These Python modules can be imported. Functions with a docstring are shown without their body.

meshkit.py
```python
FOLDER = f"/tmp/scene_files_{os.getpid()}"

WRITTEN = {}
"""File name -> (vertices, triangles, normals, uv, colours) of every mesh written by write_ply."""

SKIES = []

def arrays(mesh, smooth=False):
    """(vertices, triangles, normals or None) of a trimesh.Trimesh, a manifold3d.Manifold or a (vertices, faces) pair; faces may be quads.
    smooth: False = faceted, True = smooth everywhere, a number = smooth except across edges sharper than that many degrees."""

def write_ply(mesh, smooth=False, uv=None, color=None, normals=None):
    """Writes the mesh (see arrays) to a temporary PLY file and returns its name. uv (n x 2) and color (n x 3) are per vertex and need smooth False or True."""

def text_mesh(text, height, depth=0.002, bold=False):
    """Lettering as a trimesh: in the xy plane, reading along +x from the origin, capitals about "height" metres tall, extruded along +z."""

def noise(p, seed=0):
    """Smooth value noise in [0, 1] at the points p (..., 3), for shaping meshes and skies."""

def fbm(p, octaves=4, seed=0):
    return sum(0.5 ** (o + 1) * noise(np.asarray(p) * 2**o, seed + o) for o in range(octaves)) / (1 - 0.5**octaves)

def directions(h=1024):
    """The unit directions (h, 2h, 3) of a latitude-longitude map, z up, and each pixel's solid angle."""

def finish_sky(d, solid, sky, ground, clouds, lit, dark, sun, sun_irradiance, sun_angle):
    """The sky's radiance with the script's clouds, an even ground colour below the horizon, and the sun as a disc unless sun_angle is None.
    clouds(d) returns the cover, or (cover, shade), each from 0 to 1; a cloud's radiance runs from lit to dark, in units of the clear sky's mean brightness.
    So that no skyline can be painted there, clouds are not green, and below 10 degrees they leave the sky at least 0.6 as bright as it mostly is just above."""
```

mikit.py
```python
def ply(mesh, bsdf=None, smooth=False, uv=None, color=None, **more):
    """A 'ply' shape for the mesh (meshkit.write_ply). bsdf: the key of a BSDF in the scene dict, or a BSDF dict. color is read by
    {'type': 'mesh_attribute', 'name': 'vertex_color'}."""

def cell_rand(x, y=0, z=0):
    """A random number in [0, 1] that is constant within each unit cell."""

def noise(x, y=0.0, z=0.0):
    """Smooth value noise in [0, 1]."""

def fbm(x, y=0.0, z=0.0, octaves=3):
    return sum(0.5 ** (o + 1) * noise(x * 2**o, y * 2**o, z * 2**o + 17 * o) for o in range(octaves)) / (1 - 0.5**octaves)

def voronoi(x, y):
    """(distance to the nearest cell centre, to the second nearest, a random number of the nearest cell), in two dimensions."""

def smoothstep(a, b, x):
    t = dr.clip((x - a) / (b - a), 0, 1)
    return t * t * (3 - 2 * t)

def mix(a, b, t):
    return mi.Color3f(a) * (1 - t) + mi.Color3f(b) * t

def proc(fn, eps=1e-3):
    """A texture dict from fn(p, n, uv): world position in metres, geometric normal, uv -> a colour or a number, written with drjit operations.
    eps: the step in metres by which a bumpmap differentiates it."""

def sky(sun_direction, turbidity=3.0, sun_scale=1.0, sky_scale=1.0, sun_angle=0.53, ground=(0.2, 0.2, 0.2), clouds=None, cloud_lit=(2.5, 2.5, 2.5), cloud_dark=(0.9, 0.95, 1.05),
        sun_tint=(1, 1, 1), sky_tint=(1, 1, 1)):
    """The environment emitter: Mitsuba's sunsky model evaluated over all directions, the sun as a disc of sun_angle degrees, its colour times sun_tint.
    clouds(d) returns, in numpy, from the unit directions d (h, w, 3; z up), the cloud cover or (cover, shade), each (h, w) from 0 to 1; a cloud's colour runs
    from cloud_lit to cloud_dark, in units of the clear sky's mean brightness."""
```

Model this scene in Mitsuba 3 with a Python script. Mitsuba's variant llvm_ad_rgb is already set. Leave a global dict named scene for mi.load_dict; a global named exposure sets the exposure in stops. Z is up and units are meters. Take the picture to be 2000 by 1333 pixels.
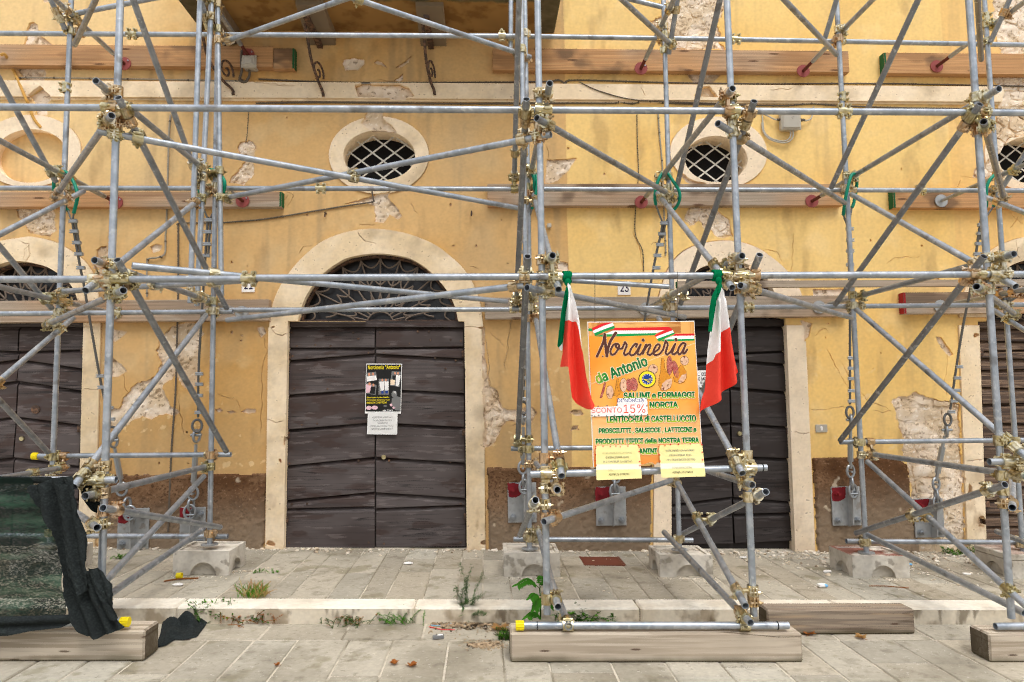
import math, random
import numpy as np, trimesh, drjit as dr, mitsuba as mi
import shapely.geometry as sg, shapely.ops as so
from shapely import affinity
from scipy.spatial import Voronoi
import mikit, meshkit
from mikit import noise, smoothstep, mix

T = mi.ScalarTransform4f
def fbm(x, y=0.0, z=0.0, octaves=3):
    # each octave is turned in space, so that no grain runs along the axes
    x, y, z = mi.Float(x), mi.Float(y), mi.Float(z); s, a = 0.0, 0.5
    for o in range(octaves):
        x, y, z = 0.64 * x + 0.60 * y + 0.48 * z, -0.77 * x + 0.48 * y + 0.42 * z, 0.02 * x - 0.64 * y + 0.77 * z
        s = s + a * noise(x + 5.3 * o, y + 1.7 * o, z + 17.1 * o); a *= 0.5; x, y, z = 2.03 * x, 2.03 * y, 2.03 * z
    return s / (1 - 0.5 ** octaves)
def grain(x, y=0.0, z=0.0, octaves=3):
    # axis-bound noise for wood, stretched along one axis by its caller
    return mikit.fbm(x, y, z, octaves)
scene, labels = {}, {}
exposure = 2.4

# ---------------------------------------------------------------- camera, sky
CAM = np.array([0.0, -7.6, 1.609])
PITCH, YAW, ROLL, FOCAL = 0.0821, 0.0414, -0.0124, 1359.07
fwd = np.array([math.sin(YAW) * math.cos(PITCH), math.cos(YAW) * math.cos(PITCH), math.sin(PITCH)])
rgt = np.array([math.cos(YAW), -math.sin(YAW), 0.0])
upv = np.cross(rgt, fwd)
upv = math.cos(ROLL) * upv - math.sin(ROLL) * rgt
scene['camera'] = {'type': 'perspective', 'fov': math.degrees(2 * math.atan(1000 / FOCAL)), 'fov_axis': 'x',
                   'near_clip': 0.05, 'far_clip': 2000.0,
                   'to_world': T().look_at(origin=CAM.tolist(), target=(CAM + fwd).tolist(), up=upv.tolist())}
scene['sky'] = mikit.sky((0.18, -0.55, 0.82), turbidity=3, sun_scale=0.30, sun_angle=24, sun_tint=(0.86, 0.98, 1.2), clouds=lambda d: (1.0, 1.0 - np.clip(d[..., 2], 0, 1)),
                         cloud_lit=(3.3, 3.38, 3.55), cloud_dark=(1.1, 1.13, 1.19), ground=(0.25, 0.24, 0.22))   # a closed overcast sky, three times brighter overhead than at the horizon

# ---------------------------------------------------------------- helpers
RNG = np.random.default_rng(7)
SLOPE = -0.026                      # the street falls gently to the right
def gz(x, base=0.0): return base + SLOPE * x
STREET = -0.1155
def rgb(r, g, b, k=1.0):
    f = lambda v: ((v / 255 + 0.055) / 1.055) ** 2.4 if v > 10 else v / 255 / 12.92
    return [f(r) * k, f(g) * k, f(b) * k]
def key_for(base, parent=None):
    k = base if parent is None else parent + '__' + base
    if k not in used: used.add(k); return k
    i = 1
    while f'{k}_{i:03d}' in used: i += 1
    k = f'{k}_{i:03d}'; used.add(k); return k
used = set()
def put(base, mesh, bsdf, parent=None, smooth=False, tone=None):
    """one mesh = one entry; tone = constant uv (light, kind) that the material reads"""
    k = key_for(base, parent)
    v, f, n = meshkit.arrays(mesh, smooth)
    if tone is None: tone = (0.5, 0.5)
    uv = np.tile(np.array(tone, float), (len(v), 1))
    d = {'type': 'ply', 'filename': meshkit.write_ply((v, f), False, uv, None, normals=n), 'face_normals': n is None,
         'bsdf': {'type': 'ref', 'id': bsdf}}
    scene[k] = d
    return k
def thing(base, label, cat, group=None):
    k = key_for(base); tag(k, label, cat, group); return k
def tag(k, label=None, cat=None, group=None, kind=None):
    d = labels.setdefault(k, {})
    if label: d['label'] = label
    if cat: d['category'] = cat
    if group: d['group'] = group
    if kind: d['kind'] = kind
    return k
def join(ms): return trimesh.util.concatenate(ms)
def box(x0, x1, y0, y1, z0, z1, bev=0.0):
    c = np.array([(x0 + x1) / 2, (y0 + y1) / 2, (z0 + z1) / 2]); h = np.array([x1 - x0, y1 - y0, z1 - z0]) / 2
    if bev <= 0: m = trimesh.creation.box(2 * h); m.apply_translation(c); return m
    bev = min(bev, h.min() * 0.6); p = []
    for s in np.ndindex(2, 2, 2):
        s = np.array(s) * 2 - 1
        for a in range(3):
            q = h - bev; q[a] = h[a]; p.append(s * q)
    m = trimesh.Trimesh(np.array(p)).convex_hull; m.apply_translation(c); return m
def hull(p): return trimesh.Trimesh(np.asarray(p, float)).convex_hull
def frame(d):
    d = np.asarray(d, float); d = d / np.linalg.norm(d)
    a = np.cross(d, [0, 0, 1.0] if abs(d[2]) < 0.9 else [1.0, 0, 0]); a /= np.linalg.norm(a)
    return d, a, np.cross(d, a)
def pipe(p0, p1, r=0.02415, ri=0.0205, n=18):
    """a hollow tube: outer wall, bore and ring ends"""
    p0, p1 = np.asarray(p0, float), np.asarray(p1, float)
    d, a, b = frame(p1 - p0); t = np.arange(n) * 2 * math.pi / n
    ring = np.cos(t)[:, None] * a + np.sin(t)[:, None] * b
    V = np.vstack([p0 + ring * r, p1 + ring * r, p0 + ring * ri, p1 + ring * ri])
    i = np.arange(n); j = (i + 1) % n; F = []
    F += [np.c_[i, j, j + n], np.c_[i, j + n, i + n]]
    F += [np.c_[i + 2 * n, j + 3 * n, j + 2 * n], np.c_[i + 2 * n, i + 3 * n, j + 3 * n]]
    F += [np.c_[i, j + 2 * n, j], np.c_[i, i + 2 * n, j + 2 * n]]
    F += [np.c_[i + n, j + n, j + 3 * n], np.c_[i + n, j + 3 * n, i + 3 * n]]
    return trimesh.Trimesh(V, np.vstack(F), process=False)
def rod(p0, p1, r, n=10, r2=None):
    p0, p1 = np.asarray(p0, float), np.asarray(p1, float); r2 = r if r2 is None else r2
    d, a, b = frame(p1 - p0); t = np.arange(n) * 2 * math.pi / n
    ring = np.cos(t)[:, None] * a + np.sin(t)[:, None] * b
    V = np.vstack([p0 + ring * r, p1 + ring * r2, [p0], [p1]]); i = np.arange(n); j = (i + 1) % n
    F = np.vstack([np.c_[i, j, j + n], np.c_[i, j + n, i + n], np.c_[j, i, i * 0 + 2 * n], np.c_[i + n, j + n, i * 0 + 2 * n + 1]])
    return trimesh.Trimesh(V, F, process=False)
def spline(p, n=8, closed=False):
    p = np.asarray(p, float)
    if len(p) < 3: return p
    q = np.vstack([p[-1:], p, p[:2]]) if closed else np.vstack([2 * p[0] - p[1], p, 2 * p[-1] - p[-2]])
    out = []
    for i in range(1, len(q) - 2):
        for t in np.arange(n) / n:
            a, b, c, d = q[i - 1], q[i], q[i + 1], q[i + 2]
            out.append(0.5 * (2 * b + (c - a) * t + (2 * a - 5 * b + 4 * c - d) * t * t + (3 * b - a - 3 * c + d) * t ** 3))
    if not closed: out.append(p[-1])
    return np.array(out)
def sweep(p, r, n=8, closed=False):
    p = np.asarray(p, float); m = len(p)
    t = np.gradient(p, axis=0) if not closed else np.roll(p, -1, 0) - np.roll(p, 1, 0)
    t /= np.linalg.norm(t, axis=1, keepdims=True) + 1e-12
    a = frame(t[0])[1]; V = []; ang = np.arange(n) * 2 * math.pi / n
    r = np.broadcast_to(r, (m,))
    for k in range(m):
        a = a - t[k] * (a @ t[k]); a /= np.linalg.norm(a) + 1e-12; b = np.cross(t[k], a)
        V.append(p[k] + r[k] * (np.cos(ang)[:, None] * a + np.sin(ang)[:, None] * b))
    V = np.vstack(V); F = []; i = np.arange(n); j = (i + 1) % n
    for k in range(m if closed else m - 1):
        k2 = (k + 1) % m
        F += [np.c_[k * n + i, k * n + j, k2 * n + j], np.c_[k * n + i, k2 * n + j, k2 * n + i]]
    if not closed:
        V = np.vstack([V, p[:1], p[-1:]]); q = m * n
        F += [np.c_[j, i, i * 0 + q], np.c_[(m - 1) * n + i, (m - 1) * n + j, i * 0 + q + 1]]
    return trimesh.Trimesh(V, np.vstack(F), process=False)
def slab(poly, y_front, y_back):
    """a polygon in (x, z) given thickness between two depths, its face towards the street"""
    ms = []
    for g in getattr(poly, 'geoms', [poly]):
        if g.geom_type != 'Polygon' or g.area < 1e-6: continue
        m = trimesh.creation.extrude_polygon(g, y_back - y_front, engine='earcut')
        v = m.vertices; m.vertices = np.c_[v[:, 0], y_back - v[:, 2], v[:, 1]]; ms.append(m)
    return join(ms) if len(ms) > 1 else ms[0]
def jag(pts, amp=0.012, seed=1, step=0.012, smooth=False):
    """a traced outline with a broken edge"""
    p = spline(pts, 6, True) if smooth else np.asarray(pts, float)
    ls = sg.Polygon(p).exterior; n = max(12, int(ls.length / step)); out = []
    for k in range(n):
        a = ls.interpolate(k / n, True); out.append((a.x, a.y))
    out = np.array(out); q = np.c_[out * 9, np.zeros(n)]
    d = np.c_[meshkit.fbm(q, 3, seed), meshkit.fbm(q + 31.7, 3, seed + 5)] - 0.5
    q2 = np.c_[out * 42, np.zeros(n)]
    d2 = np.c_[meshkit.noise(q2, seed + 9), meshkit.noise(q2 + 11.3, seed + 3)] - 0.5
    return sg.Polygon(out + d * amp * 4 + d2 * amp * 1.4).buffer(0)
def crack(pts, w=0.006, seed=1):
    w = w * 0.75; p = np.asarray(pts, float); ls = sg.LineString(p); n = max(4, int(ls.length / 0.02)); out = []
    for k in range(n + 1):
        a = ls.interpolate(k / n, True); out.append((a.x, a.y))
    out = np.array(out); q = np.c_[out * 14, np.zeros(n + 1)]
    out = out + (np.c_[meshkit.fbm(q, 3, seed), meshkit.fbm(q + 17, 3, seed + 2)] - 0.5) * 0.04
    u = np.linspace(0, 1, n + 1); ww = w * (0.35 + 0.9 * meshkit.noise(q * 0.7 + 5, seed)) * np.minimum(1, np.minimum(u, 1 - u) * 8 + 0.15)
    t = np.gradient(out, axis=0); nn = np.c_[-t[:, 1], t[:, 0]]; nn /= np.linalg.norm(nn, axis=1, keepdims=True) + 1e-9
    return sg.Polygon(np.vstack([out + nn * ww[:, None] / 2, (out - nn * ww[:, None] / 2)[::-1]])).buffer(0)

# ---------------------------------------------------------------- materials
def C(v): return mi.Color3f(*v)
def mat(name, color, rough=0.8, bump=None, bscale=1.0, eps=0.002, spec=0.3, metal=0.0, **kw):
    d = {'type': 'principled', 'base_color': mikit.proc(color) if callable(color) else {'type': 'rgb', 'value': list(color)},
         'roughness': mikit.proc(rough) if callable(rough) else float(rough), 'specular': spec, 'metallic': metal, **kw}
    if bump is not None: d = {'type': 'bumpmap', 'tex': mikit.proc(bump, eps), 'scale': float(bscale), 'bsdf': d}
    scene[name] = {'type': 'twosided', 'bsdf': d}
def flat(name, r, g, b, rough=0.6, k=1.0, spec=0.3, metal=0.0): mat(name, rgb(r, g, b, k), rough, spec=spec, metal=metal)

X_PAINT = (0.9532,3.1802)[0]           # where the newer, lighter coat of paint begins
X_PAINT2 = (5.3909,3.7566)[0]
OCHRE_OLD, OCHRE_NEW, OCHRE_R = rgb(208, 170, 116), rgb(234, 199, 130), rgb(224, 181, 116)
def plaster_c(p, n, uv):
    x, z = p.x, p.z
    big = fbm(x * 0.9, z * 0.9, 3.0, 3); mid = fbm(x * 3.3, z * 3.3, 1.0, 4); fine = fbm(x * 40, z * 40, 2.0, 2)
    edge = X_PAINT + 0.02 * (noise(z * 3.0, 5.0) - 0.5)
    newer = smoothstep(edge - 0.006, edge + 0.006, x)
    old = mix(OCHRE_OLD, rgb(202, 157, 94), smoothstep(0.4, 0.72, big))
    old = mix(old, rgb(214, 184, 136), smoothstep(0.5, 0.75, mid) * 0.5)
    new = mix(OCHRE_NEW, rgb(230, 187, 110), smoothstep(0.42, 0.7, big) * 0.7)
    new = mix(new, rgb(240, 209, 150), smoothstep(0.55, 0.75, mid) * 0.5)
    r = smoothstep(X_PAINT2 - 0.01, X_PAINT2 + 0.01, x)
    new = mix(new, OCHRE_R, r * smoothstep(2.4, 2.5, z + 0.2 * noise(x * 2, 1.0)) * 0.6)
    lighter_left = smoothstep(-2.9, -3.9, x + 0.5 * (big - 0.5)) * smoothstep(3.0, 4.6, z)
    old = mix(old, rgb(230, 200, 146), lighter_left * 0.8)
    c = mix(old, new, newer)
    # grime: rain streaks and greyish bloom on the old coat, paler scuffs low down
    streak = smoothstep(0.55, 0.8, fbm(x * 7.0, z * 0.55, 8.0, 3))
    c = mix(c, rgb(168, 142, 106), streak * 0.55 * (1.0 - 0.5 * newer))
    bloom = smoothstep(0.56, 0.75, fbm(x * 1.7, z * 1.3, 14.0, 3))
    c = mix(c, rgb(188, 166, 132), bloom * 0.35 * (1.0 - 0.6 * newer))
    low = smoothstep(2.3, 1.0, z) * (1.0 - newer)
    c = mix(c, rgb(186, 150, 100), low * 0.5)
    scuff = smoothstep(0.7, 0.78, fbm(x * 11, z * 11, 21.0, 3)) * smoothstep(2.6, 1.6, z)
    c = mix(c, rgb(232, 206, 160), scuff * 0.5)
    c = mix(c, rgb(150, 118, 78), smoothstep(0.60, 0.78, fbm(x * 4.5, z * 1.6, 41.0, 4)) * 0.35)
    return c * (0.91 + 0.18 * fine)
def plaster_b(p, n, uv):
    return 0.006 * fbm(p.x * 5, p.z * 5, 3.0, 3) + 0.0016 * fbm(p.x * 38, p.z * 38, 7.0, 3)
mat('plaster', plaster_c, 0.88, plaster_b, 1.0, 0.003, spec=0.15)

def cream_c(p, n, uv):
    x, y, z = p.x, p.y, p.z
    m = fbm(x * 4, z * 4, 5.0 + y * 3, 4); f = fbm(x * 33, z * 33, y * 30, 3)
    c = mix(rgb(222, 198, 158), rgb(236, 216, 184), smoothstep(0.35, 0.7, m))
    c = mix(c, rgb(240, 222, 198), uv[0] * 0.75)
    dirt = smoothstep(0.52, 0.78, fbm(x * 2.4, z * 3.1, 9.0, 4))
    c = mix(c, rgb(158, 138, 110), dirt * (0.65 - 0.5 * uv[0]))
    c = mix(c, rgb(150, 118, 80), smoothstep(1.0, 0.0, z) * smoothstep(0.5, 0.75, fbm(x * 9, z * 6, 2.0, 4)) * (0.8 - 0.6 * uv[0]))
    c = mix(c, rgb(122, 100, 78), smoothstep(0.72, 0.8, f) * 0.5)
    return c * (0.86 + 0.26 * f)
mat('cream', cream_c, 0.88, lambda p, n, uv: 0.0022 * fbm(p.x * 26, p.z * 26, p.y * 26, 4) + 0.004 * fbm(p.x * 6, p.z * 6, p.y * 6, 2), 1.0, 0.003, spec=0.15)

def roughcast_c(p, n, uv):
    f = fbm(p.x * 55, p.z * 55, p.y * 55, 3); m = fbm(p.x * 3, p.z * 3, 4.0, 3)
    c = mix(rgb(98, 68, 45), rgb(132, 102, 76), smoothstep(0.35, 0.7, m))
    c = mix(c, rgb(84, 60, 42), smoothstep(0.5, 0.25, f))
    c = mix(c, rgb(176, 150, 122), smoothstep(0.66, 0.8, f) * 0.4)
    c = mix(c, rgb(150, 134, 114), smoothstep(0.75, 0.15, p.z + 0.3 * (m - 0.5)) * 0.65)
    c = mix(c, rgb(208, 192, 168), smoothstep(0.74, 0.8, fbm(p.x * 6, p.z * 6, 9.0, 3)) * 0.7)
    return c
mat('roughcast', roughcast_c, 0.95, lambda p, n, uv: 0.010 * fbm(p.x * 60, p.z * 60, p.y * 60, 3), 1.0, 0.003, spec=0.1)

def masonry_c(p, n, uv):
    f = fbm(p.x * 30, p.z * 30, p.y * 30, 4); m = fbm(p.x * 5, p.z * 5, p.y * 5 + 2.0, 3)
    c = mix(rgb(214, 192, 162), rgb(236, 220, 200), smoothstep(0.35, 0.65, m))
    c = mix(c, rgb(196, 164, 126), smoothstep(0.5, 0.8, fbm(p.x * 2.2, p.z * 2.2, 6.0, 3)) * 0.5)
    c = mix(c, rgb(140, 114, 86), smoothstep(0.42, 0.28, f) * 0.7)
    c = mix(c, rgb(246, 240, 230), smoothstep(0.62, 0.75, f) * 0.6)
    return c * (0.75 + 0.4 * uv[0])
mat('masonry', masonry_c, 0.95, lambda p, n, uv: 0.008 * fbm(p.x * 34, p.z * 34, p.y * 34, 4), 1.0, 0.003, spec=0.1)

def planks_c(p, n, uv):
    # door boards: thick dark brown paint, worn through in places; uv[1] -> bare weathered wood
    x, z = p.x, p.z + 3.0 * uv[0]
    g = grain(x * 1.5, z * 70, uv[0] * 20, 4); w = grain(x * 3.0, z * 11, uv[0] * 13 + 4, 4)
    c = mix(rgb(68, 58, 56), rgb(85, 77, 76), smoothstep(0.35, 0.65, grain(x * 1.6, z * 4, 3.0, 3)))
    c = mix(c, rgb(62, 44, 38), smoothstep(0.57, 0.66, w) * 0.65)
    c = mix(c, rgb(46, 41, 41), smoothstep(0.46, 0.3, g) * 0.4)
    ck = smoothstep(0.03, 0.0, dr.abs(grain(x * 0.7, z * 22, uv[0] * 31, 3) - 0.5)) * smoothstep(0.48, 0.6, fbm(x * 2.0, z * 6, uv[0] * 7, 2))
    c = mix(c, rgb(28, 24, 24), ck * 0.8)
    c = mix(c, rgb(116, 106, 104), smoothstep(0.64, 0.76, grain(x * 5, z * 40, 8.0, 3)) * 0.45)
    old = mix(rgb(104, 82, 64), rgb(74, 56, 44), smoothstep(0.35, 0.6, g))
    old = mix(old, rgb(140, 118, 98), smoothstep(0.6, 0.75, grain(x * 3, z * 90, 5.0, 3)) * 0.7)
    old = mix(old, rgb(46, 34, 28), smoothstep(0.42, 0.3, grain(x * 2, z * 45, 12.0, 3)) * 0.8)
    c = mix(c, old, smoothstep(0.6, 0.8, uv[1]))
    dk = smoothstep(0.4, 0.2, uv[1])
    return mix(c, c * 0.38 + C(rgb(14, 11, 10)), dk) * (0.85 + 0.3 * uv[0])
mat('door_paint', planks_c, lambda p, n, uv: 0.45 + 0.3 * grain(p.x * 6, p.z * 20, 2.0, 3),
    lambda p, n, uv: 0.0022 * grain(p.x * 1.5, p.z * 80, uv[0] * 20, 4) + 0.0015 * grain(p.x * 20, p.z * 20, 4.0, 2), 1.0, 0.002, spec=0.35)

def timber_c(p, n, uv):
    # sawn boards; uv[1]: 0 fresh orange .. 1 weathered grey
    x, y, z = p.x, p.y, p.z + uv[0] * 7
    warp = 0.03 * grain(x * 1.4, z * 5, 2.0, 3)
    rings = 0.5 + 0.5 * dr.sin((z + warp * 2 + y * 0.4) * 150 + 9 * grain(x * 0.7, z * 9, 5.0, 3))
    g = grain(x * 3, z * 90, y * 60, 3)
    fresh = mix(rgb(196, 152, 106), rgb(164, 116, 74), rings * 0.30 + 0.5 * g)
    grey = mix(rgb(180, 164, 146), rgb(142, 126, 108), rings * 0.25 + 0.5 * g)
    c = mix(fresh, grey, smoothstep(0.1, 0.9, uv[1] + 1.7 * (fbm(x * 0.9, z * 1.5, 8.0, 3) - 0.5)))
    sap = smoothstep(0.56, 0.7, grain(x * 1.6, z * 6, 11.0, 3))
    c = mix(c, rgb(136, 98, 66), sap * 0.5 * (1.0 - 0.7 * uv[1]))
    u, v = x * 1.7, (z + uv[0]) * 9
    d1, d2, w = mikit.voronoi(u, v)
    knot = smoothstep(0.14, 0.06, d1) * smoothstep(0.62, 0.66, w)
    c = mix(c, rgb(84, 52, 32), knot * 0.8)
    stain = smoothstep(0.62, 0.76, grain(x * 2.1, z * 3.3, 31.0, 4))
    c = mix(c, rgb(88, 70, 56), stain * 0.7)
    return c * (0.8 + 0.3 * noise(x * 2, z * 160, y * 120))
mat('timber', timber_c, 0.75, lambda p, n, uv: 0.0022 * grain(p.x * 4, p.z * 110, p.y * 90, 3), 1.0, 0.0015, spec=0.25)

def beam_c(p, n, uv):
    # big squared baulks on the road, grey-beige, checks along the grain; uv[1] -> older brown
    x, y, z = p.x, p.y, p.z - SLOPE * p.x + uv[0] * 5
    g = grain(x * 2.2, z * 60, y * 50, 4); m = grain(x * 1.3, z * 7, y * 6, 3)
    c = mix(rgb(188, 176, 158), rgb(156, 142, 124), smoothstep(0.35, 0.65, g))
    c = mix(c, rgb(172, 158, 140), smoothstep(0.4, 0.7, m) * 0.6)
    chk = smoothstep(0.035, 0.0, dr.abs(grain(x * 0.9, z * 11, y * 8 + 7, 3) - 0.5)) * smoothstep(0.4, 0.6, noise(x * 1.2, z * 3, 3.0))
    c = mix(c, rgb(66, 50, 38), chk * 0.75)
    old = mix(rgb(136, 120, 104), rgb(96, 82, 70), smoothstep(0.35, 0.6, grain(x * 2, z * 75, y * 60, 3)))
    old = mix(old, rgb(168, 140, 108), smoothstep(0.6, 0.75, g) * 0.6)
    c = mix(c, old, uv[1])
    d1, d2, w = mikit.voronoi(x * 1.6 + uv[0] * 9, z * 8)
    c = mix(c, rgb(70, 48, 34), smoothstep(0.075, 0.03, d1) * smoothstep(0.5, 0.54, w) * 0.8)
    hgt = p.z - SLOPE * p.x - STREET
    c = mix(c, rgb(70, 66, 44), smoothstep(0.06, 0.0, hgt + 0.05 * (grain(x * 6, 2.0, y * 6, 3) - 0.5)) * 0.75)
    endg = smoothstep(0.6, 0.9, dr.abs(n.x))
    c = mix(c, rgb(72, 63, 48), endg * (0.7 + 0.4 * m))
    return c
mat('baulk', beam_c, 0.85, lambda p, n, uv: 0.004 * grain(p.x * 2.5, p.z * 70, p.y * 60, 4) + 0.003 * grain(p.x * 1, p.z * 16, p.y * 16, 2), 1.0, 0.0015, spec=0.2)

def steel_c(p, n, uv):
    f = fbm(p.x * 14, p.y * 14, p.z * 14, 3); f2 = fbm(p.x * 60, p.y * 60, p.z * 60, 2)
    c = mix(rgb(156, 165, 175), rgb(182, 188, 196), smoothstep(0.3, 0.7, f))
    c = mix(c, rgb(108, 106, 106), uv[0] * 0.85)
    c = mix(c, rgb(212, 214, 214), smoothstep(0.66, 0.74, fbm(p.x * 26, p.y * 26, p.z * 26 + uv[0] * 9, 3)) * 0.45)
    c = mix(c, rgb(100, 92, 84), smoothstep(0.66, 0.78, fbm(p.x * 9, p.y * 9, p.z * 9 + 3, 3)) * 0.5)
    return c * (0.88 + 0.24 * f2)
mat('steel', steel_c, lambda p, n, uv: 0.30 + 0.25 * fbm(p.x * 20, p.y * 20, p.z * 20, 2), spec=0.5, metal=0.7)
def brass_c(p, n, uv):
    f = fbm(p.x * 45, p.y * 45, p.z * 45, 3)
    c = mix(rgb(192, 176, 134), rgb(222, 213, 188), smoothstep(0.3, 0.6, f))
    c = mix(c, rgb(160, 150, 96), uv[0] * 0.6)
    c = mix(c, rgb(206, 160, 124), smoothstep(0.6, 1.0, uv[1]) * 0.6)
    c = mix(c, rgb(70, 54, 40), smoothstep(0.55, 0.75, fbm(p.x * 22, p.y * 22, p.z * 22 + 5, 3)) * 0.55)
    return c
mat('coupler_zinc', brass_c, 0.24, spec=0.5, metal=0.9)

def paving_c(p, n, uv):
    # limestone slabs; uv[0] tone, uv[1] warmth
    x, y = p.x, p.y
    f = fbm(x * 42, y * 42, p.z * 20, 3); m = fbm(x * 3.2, y * 3.2, uv[0] * 9, 4)
    c = mix(rgb(172, 166, 152), rgb(186, 180, 166), smoothstep(0.3, 0.7, m))
    c = mix(c, rgb(196, 192, 180), smoothstep(0.5, 0.9, uv[0]) * 0.5)
    c = mix(c, rgb(156, 150, 138), smoothstep(0.5, 0.1, uv[0]) * 0.6)
    c = mix(c, rgb(188, 172, 148), uv[1] * 0.35)
    c = mix(c, rgb(124, 116, 100), smoothstep(0.5, 0.75, fbm(x * 1.5, y * 1.5, 4.0, 4)) * 0.5)
    c = mix(c, rgb(112, 104, 90), smoothstep(0.66, 0.82, fbm(x * 34, y * 34, 9.0, 3)) * 0.45)
    c = mix(c, rgb(214, 208, 196), smoothstep(0.68, 0.82, fbm(x * 38, y * 38, 15.0, 3)) * 0.45)
    c = mix(c, rgb(120, 112, 84), smoothstep(0.6, 0.75, fbm(x * 5, y * 5, 25.0, 4)) * 0.5)
    c = mix(c, rgb(104, 96, 82), smoothstep(0.55, 0.8, fbm(x * 11, y * 11, 33.0, 4)) * 0.4)
    return c * C([1.0, 0.99, 0.96]) * (0.70 + 0.26 * f)
mat('paving', paving_c, 0.85, lambda p, n, uv: 0.003 * fbm(p.x * 30, p.y * 30, p.z * 30, 4) + 0.006 * fbm(p.x * 5, p.y * 5, 1.0, 2), 1.0, 0.003, spec=0.25)
def mortar_c(p, n, uv):
    f = fbm(p.x * 30, p.y * 30, 3.0, 3); m = fbm(p.x * 2.4, p.y * 2.4, 8.0, 3)
    c = mix(rgb(204, 196, 180), rgb(164, 154, 136), f)
    return mix(c, rgb(92, 84, 66), smoothstep(0.42, 0.62, m) * 0.7)
mat('mortar', mortar_c, 0.95, spec=0.1)
def kerb_c(p, n, uv):
    f = fbm(p.x * 40, p.y * 40, p.z * 40, 3); m = fbm(p.x * 4, p.y * 4, p.z * 9, 4)
    c = mix(rgb(226, 219, 204), rgb(214, 204, 186), smoothstep(0.4, 0.7, m))
    side = smoothstep(0.5, 0.2, n.z)
    c = mix(c, rgb(194, 180, 154), side * 0.5)
    c = mix(c, rgb(128, 108, 80), smoothstep(0.48, 0.7, fbm(p.x * 7, p.y * 7, p.z * 7 + 4, 4)) * (0.15 + 0.5 * side))
    c = mix(c, rgb(92, 78, 58), smoothstep(0.6, 0.76, fbm(p.x * 13, p.y * 13, p.z * 5, 3)) * side * 0.7)
    return c * (0.85 + 0.25 * f)
mat('kerbstone', kerb_c, 0.85, lambda p, n, uv: 0.003 * fbm(p.x * 26, p.y * 26, p.z * 26, 4), 1.0, 0.003, spec=0.2)
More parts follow.
